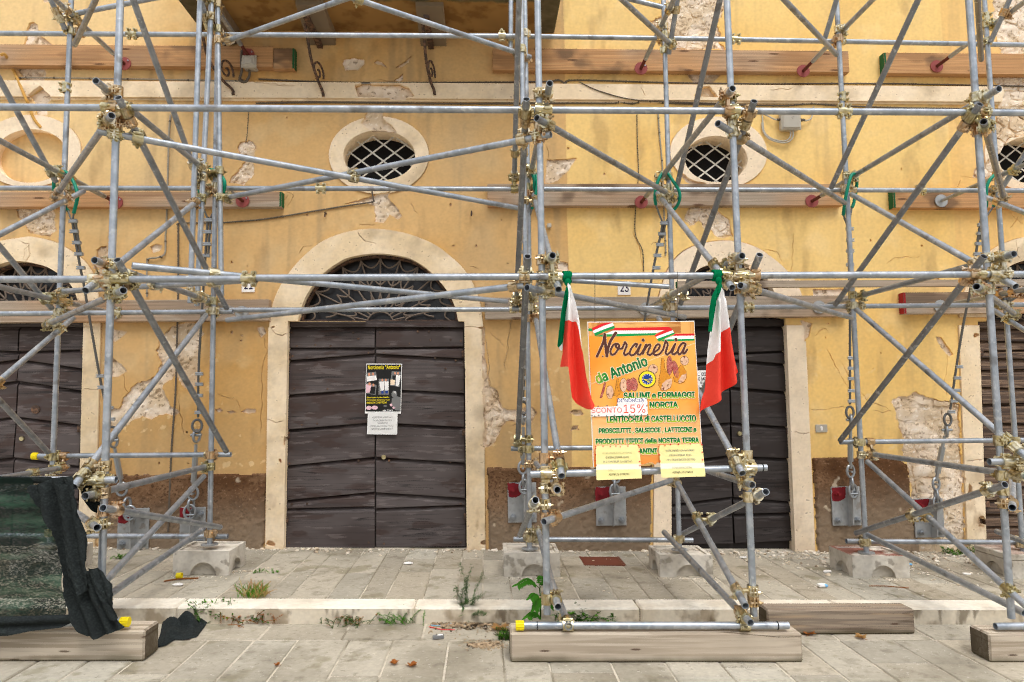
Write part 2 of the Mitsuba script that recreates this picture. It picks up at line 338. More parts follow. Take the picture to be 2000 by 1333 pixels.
def concrete_c(p, n, uv):
    f = fbm(p.x * 40, p.y * 40, p.z * 40, 3); m = fbm(p.x * 6, p.y * 6, p.z * 6, 4)
    c = mix(rgb(204, 198, 186), rgb(180, 172, 158), smoothstep(0.35, 0.7, m))
    c = mix(c, rgb(112, 102, 86), smoothstep(0.6, 0.74, fbm(p.x * 12, p.y * 12, p.z * 12, 3)) * 0.6)
    c = mix(c, rgb(118, 56, 42), uv[1] * smoothstep(0.8, 0.95, n.z) * smoothstep(0.3, 0.5, m) * 0.85)
    return c * (0.84 + 0.3 * f)
mat('concrete', concrete_c, 0.9, lambda p, n, uv: 0.004 * fbm(p.x * 40, p.y * 40, p.z * 40, 3), 1.0, 0.003, spec=0.2)
def slab_c(p, n, uv):
    # balcony underside: ochre field, mossy grey drip margin along the free edges
    e = dr.minimum(dr.minimum(p.x - BAL_X0, BAL_X1 - p.x), p.y - BAL_Y0) + 0.16 * (fbm(p.x * 6, p.y * 6, 2.0, 4) - 0.5)
    c = mix(rgb(140, 108, 66), rgb(164, 128, 78), fbm(p.x * 3, p.y * 3, 2.0, 3))
    c = mix(c, rgb(112, 78, 40), smoothstep(0.5, 0.7, fbm(p.x * 5, p.y * 5, 9.0, 4)) * 0.7)
    gr = mix(rgb(116, 106, 84), rgb(70, 66, 46), fbm(p.x * 14, p.y * 14, 3.0, 3))
    return mix(gr, c, smoothstep(0.20, 0.26, e))
BAL_X0, BAL_X1, BAL_Y0, BAL_Z = -3.12, 0.84, -0.86, 5.75
mat('balcony_soffit', slab_c, 0.9, lambda p, n, uv: 0.006 * fbm(p.x * 16, p.y * 16, 1.0, 4), 1.0, 0.003, spec=0.1)
def iron_c(p, n, uv):
    f = fbm(p.x * 40, p.y * 40, p.z * 40, 3)
    return mix(rgb(70, 56, 48), rgb(116, 86, 66), smoothstep(0.4, 0.7, f))
mat('wrought_iron', iron_c, 0.7, spec=0.3)
def net_c(p, n, uv):
    f = noise(p.x * 120, p.y * 120, p.z * 120); m = fbm(p.x * 3, p.y * 3, p.z * 5, 2)
    return mix(rgb(28, 32, 33), rgb(54, 62, 61), f * f * (0.2 + 0.8 * m))
mat('net_cloth', net_c, 0.8, spec=0.15)
def plate_c(p, n, uv):
    f = fbm(p.x * 30, p.y * 30, p.z * 30, 3)
    c = mix(rgb(150, 152, 152), rgb(176, 178, 178), f)
    return mix(c, rgb(120, 104, 88), smoothstep(0.6, 0.75, fbm(p.x * 14, p.y * 14, p.z * 14, 3)) * 0.5)
mat('zinc_plate', plate_c, 0.5, spec=0.5, metal=0.35)
flat('corbel_plaster', 128, 112, 92, 0.9)
flat('red_spray', 128, 28, 36, 0.65)
flat('red_oxide', 142, 70, 66, 0.7)
flat('brown_oxide', 92, 44, 34, 0.7)
flat('rope_steel', 112, 112, 112, 0.5, metal=0.5)
flat('clip_steel', 158, 163, 168, 0.35, metal=0.7, spec=0.5)
flat('green_hose', 10, 130, 104, 0.4)
flat('cable_grey', 150, 142, 130, 0.7)
flat('cable_dark', 96, 86, 76, 0.7)
flat('grille_white', 200, 197, 188, 0.6); flat('grille_iron', 112, 99, 88, 0.6)
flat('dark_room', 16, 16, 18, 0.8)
flat('dark_glass', 30, 28, 29, 0.25, spec=0.5)
flat('yellow_cap', 232, 210, 20, 0.45)
flat('junction_grey', 176, 170, 158, 0.55)
flat('timber_green', 26, 84, 46, 0.7)
flat('timber_red', 146, 32, 36, 0.7)
flat('litter_white', 236, 234, 230, 0.7)
flat('litter_blue', 120, 180, 224, 0.6)
flat('ochre_paint', 196, 150, 78, 0.8)
def rubble_c(p, n, uv):
    return mix(mix(rgb(196, 176, 146), rgb(236, 230, 218), noise(p.x * 41, p.y * 41, 2.0)), rgb(120, 98, 74), smoothstep(0.6, 0.9, noise(p.x * 23, p.y * 23, 7.0)))
mat('rubble_chips', rubble_c, 0.9, spec=0.1)
def leaf_b(name, r, g, b):
    scene[name] = {'type': 'principledthin', 'base_color': {'type': 'rgb', 'value': rgb(r, g, b)}, 'roughness': 0.6, 'diff_trans': 0.5}
leaf_b('leaf_green', 84, 138, 40); leaf_b('leaf_dark', 66, 96, 44); leaf_b('leaf_dry', 172, 132, 84); leaf_b('leaf_brown', 158, 98, 52); leaf_b('leaf_straw', 190, 176, 112)

# ================================================================ the building
bld = thing('building', 'old ochre plastered house front with arched doorways, oval windows and patches of bare stone', 'building')
X0, X1, ZB, ZT = -7.6, 8.8, -0.45, 8.5

def arc_shape(outer): return sg.Polygon(outer).buffer(0)
# --- openings (x, z), traced on the wall plane
def smooth_arc(p): return spline(p, 6)
arch_o = [smooth_arc([(-5.3297,2.8718),(-5.2978,3.0937),(-5.192,3.3445),(-4.969,3.3971),(-4.8322,3.4051),(-4.6008,3.3482),(-4.3964,3.2262),(-4.2738,3.1226),(-4.1713,2.9766)]),
          smooth_arc([(-2.3188,2.3393),(-2.2848,2.6182),(-2.2165,2.8199),(-2.0953,3.0167),(-1.9179,3.2144),(-1.7251,3.3618),(-1.447,3.4611),(-1.1617,3.4862),(-0.8584,3.4395),(-0.5772,3.3353),(-0.4029,3.22),(-0.2291,3.0589),(-0.1175,2.8927),(-0.0349,2.6704),(0.002,2.387)]),
          smooth_arc([(1.921,2.4854),(1.9565,2.7144),(2.0575,3.002),(2.2021,3.1868),(2.3737,3.2851),(2.5731,3.3311),(2.7484,3.3422),(2.9227,3.3183),(3.0955,3.2534),(3.2149,3.1711),(3.3617,3.048),(3.495,2.8901),(3.5632,2.7214),(3.5923,2.4727)]),
          smooth_arc([(5.3645,2.4591),(5.4436,2.7505),(5.5812,3.0141),(5.7875,3.2171),(5.9812,3.3143),(6.1971,3.3732),(6.5627,3.396),(6.923,3.3352),(7.2127,3.1552),(7.3749,2.9164),(7.4244,2.4434)])]
arch_i = [smooth_arc([(-5.4705,2.4979),(-5.3789,2.7891),(-5.2062,3.0766),(-5.0483,3.1316),(-4.9095,3.1421),(-4.7304,3.0967),(-4.5602,3.0066),(-4.4096,2.8664),(-4.3152,2.6437),(-4.2879,2.4886)]),
          smooth_arc([(-2.0082,2.4707),(-1.9422,2.6944),(-1.8475,2.8628),(-1.7216,3.0035),(-1.5837,3.105),(-1.4396,3.1726),(-1.1607,3.2114),(-0.8752,3.176),(-0.7182,3.1126),(-0.5915,3.0207),(-0.4774,2.9061),(-0.3825,2.7776),(-0.3104,2.6269),(-0.2722,2.457)]),
          smooth_arc([(2.1491,2.4379),(2.2044,2.7243),(2.2967,2.8967),(2.3991,3.0119),(2.564,3.0807),(2.7684,3.1031),(2.9709,3.0672),(3.1302,2.9676),(3.2393,2.7929),(3.3003,2.5902),(3.3164,2.4287)]),
          smooth_arc([(5.6826,2.4101),(5.7621,2.6899),(5.8606,2.8949),(5.9657,3.0182),(6.1029,3.0826),(6.2992,3.1232),(6.5416,3.1281),(6.7793,3.0677),(6.9999,2.8),(7.0267,2.3995)])]
jamb_o = [[(-5.3084,2.4308),(-4.1407,2.4212),(-4.0195,0.0531),(-5.2877,0.0798)], [(-2.3198,2.4062),(0.002,2.387),(0.0019,-0.0585),(-2.3129,-0.0093)], [(1.9068,2.3942),(3.5879,2.3805),(3.5815,-0.1345),(1.8054,-0.0968)], [(5.3523,2.3662),(7.416,2.3495),(7.3059,-0.2136),(5.2813,-0.1706)]]
door_o = [[(-5.6714,2.4995),(-4.2718,2.4885),(-4.238,0.0315),(-5.5955,0.0604)], [(-2.1126,2.4715),(-0.2049,2.4565),(-0.1946,-0.0543),(-2.1209,-0.0134)], [(2.0752,2.4614),(3.3761,2.4628),(3.3605,-0.1298),(2.0061,-0.1011)], [(5.5873,2.4109),(7.0267,2.3995),(6.9234,-0.2055),(5.4952,-0.1751)]]
jamb_o[0] = [(-5.942,2.436),(-4.0924,2.4208),(-4.0666,0.0541),(-5.8639,0.092)]
arch_o[0] = smooth_arc([(-5.8402,2.5008),(-5.7545,2.8743),(-5.5564,3.1505),(-5.2983,3.3281),(-4.969,3.3971),(-4.8322,3.4051),(-4.6008,3.3482),(-4.3964,3.2262),(-4.2738,3.1226),(-4.1703,2.9487),(-4.1109,2.6423),(-4.0924,2.4208)])
arch_i[0] = smooth_arc([(-5.5763,2.4987),(-5.4957,2.7899),(-5.337,3.0216),(-5.1546,3.1153),(-4.9684,3.1424),(-4.7304,3.0967),(-4.5602,3.0066),(-4.4096,2.8664),(-4.3152,2.6437),(-4.2879,2.4886)])
def ellipse(cx, cz, a, b, n=72):
    t = np.arange(n) * 2 * math.pi / n; return np.c_[cx + a * np.cos(t), cz + b * np.sin(t)]
def oval(c, e, s):                   # centre, right-most and top-most points
    return ellipse(c[0], c[1], e[0] - c[0], s[1] - c[1])
OV = [((-4.9137,4.3586), (-4.3741,4.3598), (-4.9311,4.7616), (-4.9004,4.3013), (-4.5139,4.3021), (-4.9132,4.6)),
      ((-1.1392,4.3205), (-0.5882,4.3216), (-1.1406,4.761), (-1.1364,4.3147), (-0.7395,4.3155), (-1.1373,4.6019)),
      ((2.687,4.3582), (3.2426,4.3594), (2.7024,4.7743), (2.6547,4.2806), (3.0144,4.2813), (2.6646,4.5495)),
      ((6.3663,4.3238), (6.9434,4.325), (6.3998,4.7636), (6.3382,4.2751), (6.7242,4.2758), (6.3594,4.5553))]
oval_o = [sg.Polygon(oval(*o[:3])) for o in OV]
oval_i = [sg.Polygon(oval(*o[3:])) for o in OV]
openings = so.unary_union([sg.Polygon(a) for a in arch_i] + [sg.Polygon(d).buffer(0) for d in door_o] + oval_i)

# --- where the plaster has come off
patches = [
 ([(-5.0165,5.7189),(-5.0038,5.8076),(-4.95,5.8377),(-4.8988,5.8027),(-4.8767,5.673),(-4.8031,5.6265),(-4.7174,5.5566),(-5.0423,5.5537),(-5.0085,5.66)], .010, 1), ([(-5.1202,5.3303),(-4.7799,5.3329),(-4.7941,5.1457),(-4.9464,5.1156),(-5.0597,5.2022)], .012, 2),
 ([(-4.951,4.9701),(-4.8189,5.0814),(-4.6932,4.9599),(-4.7461,4.9131),(-4.7563,4.7624),(-4.8765,4.7618),(-4.8941,4.9182)], .006, 3), ([(-5.0652,3.7437),(-4.6384,3.7432),(-4.6063,3.4833),(-4.6845,3.4159),(-4.874,3.4389),(-4.9592,3.5404),(-5.0275,3.6251)], .014, 4),
 ([(-2.6984,4.4276),(-2.6603,4.4742),(-2.577,4.4977),(-2.5095,4.4688),(-2.4971,4.399),(-2.5067,4.3119),(-2.5332,4.2365),(-2.5042,4.1671),(-2.5249,4.0804),(-2.5953,3.9823),(-2.6954,3.9938),(-2.7732,4.0053),(-2.7526,4.0802),(-2.6546,4.1784),(-2.6114,4.2479),(-2.68,4.3405)], .012, 5),
 ([(-1.2632,4.8489),(-1.0983,4.8497),(-1.0866,4.7376),(-0.9726,4.6261),(-0.9384,4.5673),(-1.0748,4.5845),(-1.1656,4.5724),(-1.2792,4.6249),(-1.3362,4.6953)], .010, 6),
 ([(-1.4067,5.1087),(-1.3385,5.1329),(-0.9162,5.1356),(-0.8017,5.0827),(-0.7388,4.9761),(-0.916,4.9514),(-1.184,4.9677),(-1.3605,4.9785)], .007, 7),
 ([(-1.5456,5.4351),(-1.4373,5.4539),(-1.323,5.4369),(-1.3113,5.3772),(-1.3793,5.2992),(-1.5161,5.2982),(-1.5507,5.3635)], .008, 8), ([(-1.2142,5.3899),(-1.1743,5.4202),(-1.1228,5.4146),(-1.0768,5.3731),(-1.0481,5.3255),(-1.1169,5.3608)], .006, 9),
 ([(-0.9565,5.3381),(-0.9164,5.3743),(-0.8418,5.4288),(-0.7844,5.4772),(-0.8189,5.399),(-0.8877,5.3446)], .006, 10), ([(-0.9849,5.1768),(-0.8762,5.267),(-0.8704,5.1954),(-0.9162,5.1713)], .006, 11),
 ([(-1.522,3.7803),(-1.3652,3.809),(-1.1968,3.8726),(-1.011,3.9073),(-1.0447,3.8435),(-0.9713,3.7741),(-0.8979,3.6354),(-0.9317,3.5951),(-1.0274,3.6529),(-1.0946,3.5551),(-1.1788,3.5667),(-1.1964,3.7512),(-1.3369,3.7802)], .010, 12),
 ([(0.7373,4.2772),(1.0787,4.2955),(0.9774,4.1478),(0.8602,4.0478),(0.7557,4.0007),(0.7041,4.0066)], .006, 13),
 ([(1.9393,5.9092),(2.1319,5.985),(2.1851,6.5429),(2.9315,6.5531),(2.8017,5.9923),(2.742,5.8375),(2.7613,5.7147),(2.8155,5.5681),(2.1783,5.5626),(2.1581,5.6785),(2.0367,5.7876)], .022, 14),
 ([(2.3363,5.3142),(2.7881,5.3174),(2.7014,5.2256),(2.6401,5.1766),(2.4324,5.1752),(2.3754,5.2416)], .008, 15), ([(2.5313,5.1213),(2.6028,5.1278),(2.7047,4.9952),(2.5622,4.9884),(2.4089,5.0056)], .006, 16),
 ([(2.3366,3.7359),(2.5878,3.7356),(2.6454,3.712),(2.7868,3.5824),(2.8088,3.3947),(2.6333,3.3835),(2.5659,3.4539),(2.4847,3.4658),(2.4701,3.5478),(2.4419,3.5772),(2.3405,3.5071),(2.2561,3.5951)], .012, 17),
 ([(-4.0494,2.4204),(-3.8221,2.3743),(-3.8639,2.336),(-3.9421,2.2651),(-4.0456,2.3101)], .008, 18), ([(-4.0272,2.09),(-3.9523,2.0893),(-3.8531,2.006),(-3.8084,1.9508),(-3.8759,1.8859),(-4.0206,1.8985)], .008, 19),
 ([(-3.5035,2.1673),(-3.4751,2.305),(-3.3806,2.4038),(-3.3009,2.4586),(-3.0133,2.4563),(-3.0383,2.1353),(-3.0519,1.8055),(-3.1361,1.7244),(-3.2459,1.8077),(-3.3131,1.9071),(-3.365,1.8364),(-3.4169,1.7714),(-3.3873,1.6728),(-3.3311,1.5795),(-3.2379,1.5021),(-3.3014,1.4704),(-3.462,1.4725),(-3.5406,1.4194),(-3.6219,1.4584),(-3.7278,1.4327),(-3.8311,1.3369),(-3.98,1.339),(-3.9871,1.5445),(-3.8654,1.57),(-3.8423,1.6784),(-3.7294,1.8242),(-3.6601,1.8343),(-3.5803,1.8553),(-3.502,1.9311),(-3.4511,2.0293),(-3.4804,2.1121)], .018, 20),
 ([(-2.8785,1.5301),(-2.8196,1.5457),(-2.7865,1.5126),(-2.8454,1.497)], .004, 21), ([(-2.7485,1.5012),(-2.6841,1.5167),(-2.6459,1.4944),(-2.7102,1.4734)], .004, 22), ([(-2.6029,1.5047),(-2.5495,1.5368),(-2.4411,1.5299),(-2.4405,1.4916),(-2.5268,1.4819)], .004, 23),
 ([(0.0009,2.2743),(0.0213,2.0494),(0.0631,1.7473),(0.1516,1.674),(0.2056,1.5178),(0.261,1.4893),(0.3614,1.488),(0.5292,1.5136),(0.5954,1.4517),(0.5267,1.3418),(0.3873,1.3437),(0.2596,1.3676),(0.1807,1.2803),(0.107,1.1327),(0.0512,1.0896),(-0.0098,1.0741)], .012, 24),
 ([(0.9258,1.4473),(0.9769,1.48),(1.0612,1.4789),(1.0881,1.4229),(1.0203,1.4016)], .006, 25), ([(0.9331,1.2475),(0.9622,1.3025),(1.0297,1.3127),(1.0174,1.2574)], .006, 26),
 ([(4.5346,1.5303),(4.666,1.5799),(4.8092,1.6237),(4.9067,1.5883),(5.0614,1.5294),(5.1788,1.528),(5.305,1.4808),(5.3002,0.9707),(5.3046,0.6896),(5.2974,0.4104),(5.2794,-0.1981),(4.7728,-0.1872),(4.7323,0.0886),(4.6997,0.3103),(4.6935,0.5883),(4.674,0.84),(4.6012,0.9814),(4.6328,1.1216),(4.5747,1.32)], .018, 27),
 ([(3.5504,2.4499),(3.6881,2.4028),(3.6526,2.2708),(3.5728,2.1854)], .008, 28), ([(5.0778,2.2468),(5.1484,2.2404),(5.283,2.037),(5.2343,2.0145),(5.1402,2.1134)], .008, 29),
 ([(6.0328,6.5956),(7.9552,6.6219),(7.8561,5.5295),(6.0824,5.5524),(6.0507,5.7142),(6.0191,5.9642)], .02, 30), ([(5.9307,5.3278),(7.8391,5.3415),(7.794,4.8437),(5.9711,4.8598),(6.0493,5.0938)], .014, 31),
 ([(5.9877,4.8353),(6.5532,4.8379),(6.5332,4.5803),(6.1318,4.5424),(6.012,4.4081),(5.9388,4.2381),(5.9137,4.0568),(5.6419,4.0747),(5.6789,4.1712),(5.8388,4.2864),(5.9056,4.5417)], .012, 32),
 ([(0.8037,3.1231),(0.9519,3.111),(0.9499,3.0074),(0.8131,3.0081)], .006, 33), ([(3.707,2.7902),(4.0475,2.7881),(4.0414,2.6719),(3.7014,2.6742)], .008, 34),
 ([(-4.8791,6.1234),(-4.7405,6.1251),(-4.7658,6.0652),(-4.8542,6.0582)], .004, 36), ([(-4.1764,3.2681),(-4.1342,3.3017),(-4.0587,3.3127),(-4.0425,3.1552),(-4.1611,3.1445)], .006, 37), ([(2.2215,4.1433),(2.3186,4.0723),(2.4222,4.0191),(2.5273,4.0073),(2.5666,3.9599),(2.4323,3.9718),(2.3168,4.019),(2.2373,4.09)], .006, 38),
 ([(-3.6126,3.2999),(-3.5427,3.3335),(-3.4711,3.3107),(-3.5019,3.2431),(-3.5776,3.2208)], .006, 39), ([(-2.4566,2.4073),(-2.3803,2.4234),(-2.3463,2.3507),(-2.4,2.2955)], .006, 40), ([(-0.0429,2.3874),(0.0132,2.387),(0.0091,1.9376),(-0.0251,1.8542),(-0.0346,2.05)], .006, 41),
]
patch_polys = [jag(p, a, s) for p, a, s in patches]
cracks = [([(0.8106,3.1923),(0.8491,3.1114)], 1), ([(0.7342,4.4367),(0.7558,4.348),(0.749,4.289)], 2), ([(-2.4528,3.7753),(-2.2866,3.7924),(-2.1757,3.8153),(-2.1209,3.8786)], 3), ([(-2.1494,3.9247),(-2.0648,3.8498),(-2.147,3.7521)], 4),
 ([(2.9531,3.3474),(3.0389,3.3003),(3.0833,3.2417),(3.2118,3.2354),(3.3277,3.2057),(3.3806,3.0771)], 5), ([(-0.8021,3.7913),(-0.7175,3.6466)], 6), ([(3.5846,1.4631),(3.7102,1.4333),(3.8967,1.4591),(4.0306,1.4687)], 7), ([(4.29,1.4313),(4.4341,1.4068),(4.5289,1.4339)], 8),
 ([(3.9717,2.0098),(4.0762,1.7804),(4.2384,1.551),(4.5231,1.434)], 9), ([(3.5039,3.4633),(3.4963,3.17),(3.462,2.9368)], 10), ([(5.4974,4.0866),(5.5809,4.0686),(5.6722,4.0747)], 11), ([(5.4954,4.0565),(5.4519,3.9483)], 12),
 ([(6.0272,3.6961),(6.1055,3.6062),(6.1508,3.5642),(6.207,3.5044)], 13), ([(6.1562,3.636),(6.1214,3.5762),(6.0361,3.4868)], 14), ([(3.8202,2.1258),(3.9628,1.8386),(4.0484,1.6953),(4.0686,1.6383)], 15), ([(-1.9736,2.3363),(-1.9497,2.1802)], 16),
 ([(-2.3731,2.3231),(-2.3426,2.1285),(-2.3944,1.9632),(-2.377,1.5783),(-2.3931,1.2513)], 17), ([(0.0071,2.3306),(0.0442,2.1053),(0.0583,1.8254),(0.0684,1.7139)], 18), ([(0.3181,2.4977),(0.2271,1.9353)], 19), ([(0.0631,2.3301),(0.1745,2.2446),(0.2297,2.1597)], 20),
 ([(-2.0011,3.2204),(-1.9743,3.2942),(-1.8634,3.2995)], 21), ([(-0.1444,3.0642),(-0.0993,3.0698),(-0.0431,3.0352)], 22), ([(-3.8522,1.9787),(-3.8129,1.7597),(-3.7622,1.6774)], 23), ([(1.6609,3.4678),(1.7601,3.293),(1.7882,3.0611),(1.7875,2.8304)], 24),
 ([(2.0563,3.5253),(1.993,3.3504),(1.8759,3.3042)], 25), ([(4.558,3.0483),(4.6522,3.136),(4.9812,3.1641)], 26), ([(1.2926,5.5793),(1.1693,5.3057),(1.0493,5.1542)], 27), ([(-1.145,5.2174),(-1.0306,5.1705),(-0.859,5.1657)], 28), ([(5.2074,2.0551),(5.1923,1.8252),(5.1573,1.7396),(5.1638,1.5681)], 29),
 ([(0.3032,1.2951),(0.416,1.4042),(0.5543,1.3193)], 30), ([(-1.3636,3.5326),(-1.1675,3.5437)], 31), ([(-2.8767,1.6939),(-2.6597,1.6475),(-2.6033,1.5265)], 32), ([(-3.2538,1.6985),(-3.2388,1.5348),(-3.1995,1.263)], 33), ([(3.6933,2.2704),(3.8143,2.3557),(3.8698,2.2976)], 34),
 ([(-2.7028,5.2186),(-2.5044,5.1313),(-2.0528,5.0928)], 35), ([(1.81,5.0987),(1.8781,5.0087)], 36), ([(3.2914,5.0774),(3.5618,5.1033)], 37)]
crack_polys = [crack(p, 0.009, s) for p, s in cracks]
chips = []
rr = random.Random(5)
for px in [(-2.7331,3.1271),(-2.7174,2.3538),(-2.6078,2.3251),(-2.6177,2.2697),(-2.5564,3.0811),(-3.1627,1.2895),(-3.1438,0.9656),(0.2801,3.0967),(3.8634,2.4014),(3.826,2.2405),(4.3449,1.8916),(4.4424,2.0625),(5.1552,2.8987),(3.9712,2.905),(4.0174,2.8873),(0.9482,2.3226),(-0.3236,3.3),(-1.6141,3.4072),(1.0286,1.2573),(1.2067,1.7004),(1.5545,2.0341),(-3.4476,0.9705),(-2.9045,2.9419),(-3.0172,3.0832),(0.9766,4.4077),(1.376,4.1129),(1.4805,3.6432),(4.3967,3.343),(4.8034,4.1762),(4.9886,3.282),(-2.161,4.7506),(-1.923,3.6485),(-0.3494,3.7619),(-0.1179,4.3461),(-0.0692,3.2992),(0.2176,3.5872)]:
    q = ellipse(px[0], px[1], rr.uniform(.006, .016), rr.uniform(.006, .02), 14); chips.append(jag(q, .004, rr.randint(1, 999), .006))
bare = so.unary_union(patch_polys + crack_polys + chips)

# --- plaster, and the bare masonry behind its holes
surr_all = so.unary_union([sg.Polygon(a).buffer(0.011 if k == 2 else 0.004) for k, a in enumerate(arch_o)] + [sg.Polygon(j).buffer(0.004) for j in jamb_o] + [o.buffer(0.004) for o in oval_o])
facade = sg.box(X0, ZB, X1, ZT).difference(openings)
wall = put('wall', slab(facade.difference(surr_all).difference(bare), 0.0, 0.030), 'plaster', bld)
put('core', slab(facade.buffer(-0.012), 0.060, 0.42), 'cream', wall)
step = 0.017
gx, gzz = np.arange(-5.9, 7.4, step), np.arange(-0.3, 6.75, step)
zone = so.unary_union(patch_polys).buffer(0.03); zone2 = so.unary_union(crack_polys + chips).buffer(0.02)
import shapely
PX, PZ = np.meshgrid(gx, gzz); inside = shapely.contains_xy(zone.union(zone2), PX, PZ) & ~shapely.contains_xy(openings, PX, PZ)
idx = -np.ones(PX.shape, int); idx[inside] = np.arange(inside.sum())
q3 = np.c_[PX[inside], PZ[inside], np.zeros(inside.sum())]
rel = meshkit.fbm(q3 * 9, 4, 3); rel2 = meshkit.fbm(q3 * 31, 3, 8); rid = np.abs(meshkit.fbm(q3 * [5, 7.5, 1] + 9, 3, 21) - 0.5)
depth = 0.042 - 0.026 * rel - 0.012 * rel2 + 0.02 * np.clip(1 - rid / 0.03, 0, 1)
V = np.c_[PX[inside], depth, PZ[inside]]
a, b, c, d = idx[:-1, :-1], idx[:-1, 1:], idx[1:, 1:], idx[1:, :-1]
ok = (a >= 0) & (b >= 0) & (c >= 0) & (d >= 0)
tag(put('bare_masonry', (V, np.c_[a[ok], b[ok], c[ok], d[ok]]), 'masonry', wall, smooth=True), 'pale rubble and mortar laid bare where plaster fell', kind='stuff')

def stones(poly, size, seed, tone=(0.35, 0.8), rows=None, gap=0.010, most=60, y_face=0.0):
    r = np.random.default_rng(seed); x0, z0, x1, z1 = poly.bounds; p = []
    if rows:                                          # coursed blocks
        z = z0
        while z < z1:
            h = rows * r.uniform(0.8, 1.2); x = x0 - r.uniform(0, size)
            while x < x1:
                w = size * r.uniform(0.6, 1.5); p.append(sg.box(x, z, x + w, z + h)); x += w
            z += h
    else:
        pts = []
        for _ in range(4000):
            q = np.array([r.uniform(x0 - size, x1 + size), r.uniform(z0 - size, z1 + size)])
            if all(((q - s) * [0.75, 1.2] @ ((q - s) * [0.75, 1.2])) > (size * 0.78) ** 2 for s in pts): pts.append(q)
        pts = np.array(pts); big = 50.0
        vo = Voronoi(np.vstack([pts, [[-big, -big], [big, -big], [-big, big], [big, big]]]))
        for i in range(len(pts)):
            reg = vo.regions[vo.point_region[i]]
            if -1 not in reg and len(reg) > 2: p.append(sg.Polygon(vo.vertices[reg]))
    p.sort(key=lambda q: -q.intersection(poly).area); done = 0
    for q in p:
        q = q.intersection(poly.buffer(-0.006)).buffer(-gap / 2 - 0.008).buffer(0.008)
        if q.geom_type != 'Polygon': q = max(q.geoms, key=lambda g: g.area) if len(getattr(q, 'geoms', [])) else None
        if q is None or q.area < 0.0012 or done >= most: continue
        n = 12; e = q.exterior; o = np.array([(lambda s: (s.x, s.y))(e.interpolate(k / n, True)) for k in range(n)])
        cen = o.mean(0); o = o + (r.random(o.shape) - 0.5) * 0.012
        proud = r.uniform(-0.006, 0.014) + y_face
        m1 = cen + (o - cen) * 0.93 + (r.random(o.shape) - 0.5) * 0.012; m2 = cen + (o - cen) * 0.45 + (r.random(o.shape) - 0.5) * 0.02
        V = np.vstack([np.c_[o[:, 0], np.full(n, 0.050), o[:, 1]], np.c_[m1[:, 0], 0.008 + proud + r.random(n) * 0.012, m1[:, 1]],
                       np.c_[m2[:, 0], 0.002 + proud + r.random(n) * 0.016 - 0.004, m2[:, 1]], [[cen[0], proud + 0.002, cen[1]]]])
        i = np.arange(n); j = (i + 1) % n; F = []
        for k in (0, n): F += [np.c_[i + k, j + k, j + k + n], np.c_[i + k, j + k + n, i + k + n]]
        F.append(np.c_[i + 2 * n, j + 2 * n, i * 0 + 3 * n])
        put('stone', trimesh.Trimesh(V, np.vstack(F), process=False), 'masonry', wall, smooth=24, tone=(r.uniform(*tone), r.random())); done += 1
stones(patch_polys[13], 0.17, 1, most=60)
stones(patch_polys[29], 0.19, 2, most=70)
stones(patch_polys[30], 0.30, 3, rows=0.10, most=24)
stones(patch_polys[26], 0.24, 4, rows=0.16, most=46)
stones(patch_polys[31], 0.16, 5, most=14, y_face=-0.012)
stones(patch_polys[16], 0.13, 6, most=16)
stones(patch_polys[4], 0.12, 7, most=6); stones(patch_polys[3], 0.13, 8, most=14)
stones(patch_polys[23].difference(sg.Polygon(jamb_o[1])), 0.12, 9, most=12)

# --- string course
corn = sg.box(X0, (-1.3717,4.9578)[1], X1, (-1.3727,5.1386)[1])
cuts = so.unary_union([patch_polys[k] for k in (2, 6, 15, 30)] + [crack_polys[k] for k in (34, 35, 36)])
cor = put('cornice', slab(corn.difference(cuts), -0.045, 0.0), 'cream', bld, tone=(0.55, 0.5))
put('lip', slab(sg.box(X0, (-1.3716,4.9341)[1], X1, (-1.3717,4.9548)[1]).difference(cuts), -0.02, -0.0), 'cream', cor, tone=(0.1, 0.5))

# --- plinth of brown roughcast, left standing between the door surrounds
def plinth(px, seed):
    p = np.array(px); po = jag(p, 0.006, seed, 0.02)
    x0, z0, x1, z1 = po.bounds; st = 0.014
    X, Z = np.meshgrid(np.arange(x0, x1 + st, st), np.arange(z0, z1 + st, st)); ins = shapely.contains_xy(po, X, Z)
    id_ = -np.ones(X.shape, int); id_[ins] = np.arange(ins.sum()); q = np.c_[X[ins], Z[ins], np.zeros(ins.sum())]
    Y = -0.010 - 0.022 * meshkit.fbm(q * 30, 3, seed) - 0.02 * meshkit.fbm(q * 4, 2, seed + 3)
    edge = np.array([po.exterior.distance(sg.Point(*s)) for s in q[:, :2]]) if len(q) < 30000 else np.ones(len(q))
    Y = np.where(edge < 0.02, 0.004, Y)
    a, b, c, d = id_[:-1, :-1], id_[:-1, 1:], id_[1:, 1:], id_[1:, :-1]; k = (a >= 0) & (b >= 0) & (c >= 0) & (d >= 0)
    put('plinth', (np.c_[X[ins], Y, Z[ins]], np.c_[a[k], b[k], c[k], d[k]]), 'roughcast', bld, smooth=True)
plinth([(-4.0113,0.8673),(-3.4977,0.8641),(-2.9651,0.8606),(-2.5903,0.8544),(-2.3003,0.8549),(-2.3177,-0.0462),(-4.0486,-0.0091)], 11)
plinth([(0.016,0.8766),(0.298,0.8775),(0.8534,0.8685),(1.4123,0.8704),(1.8394,0.8745),(1.7876,-0.1342),(0.0234,-0.0964)], 12)
plinth([(3.5931,0.9243),(3.9732,0.9295),(4.2614,0.9194),(4.5621,0.9091),(4.6733,0.8289),(4.6935,0.5883),(4.6997,0.3103),(4.7323,0.0886),(4.7721,-0.1982),(3.5966,-0.173)], 13)

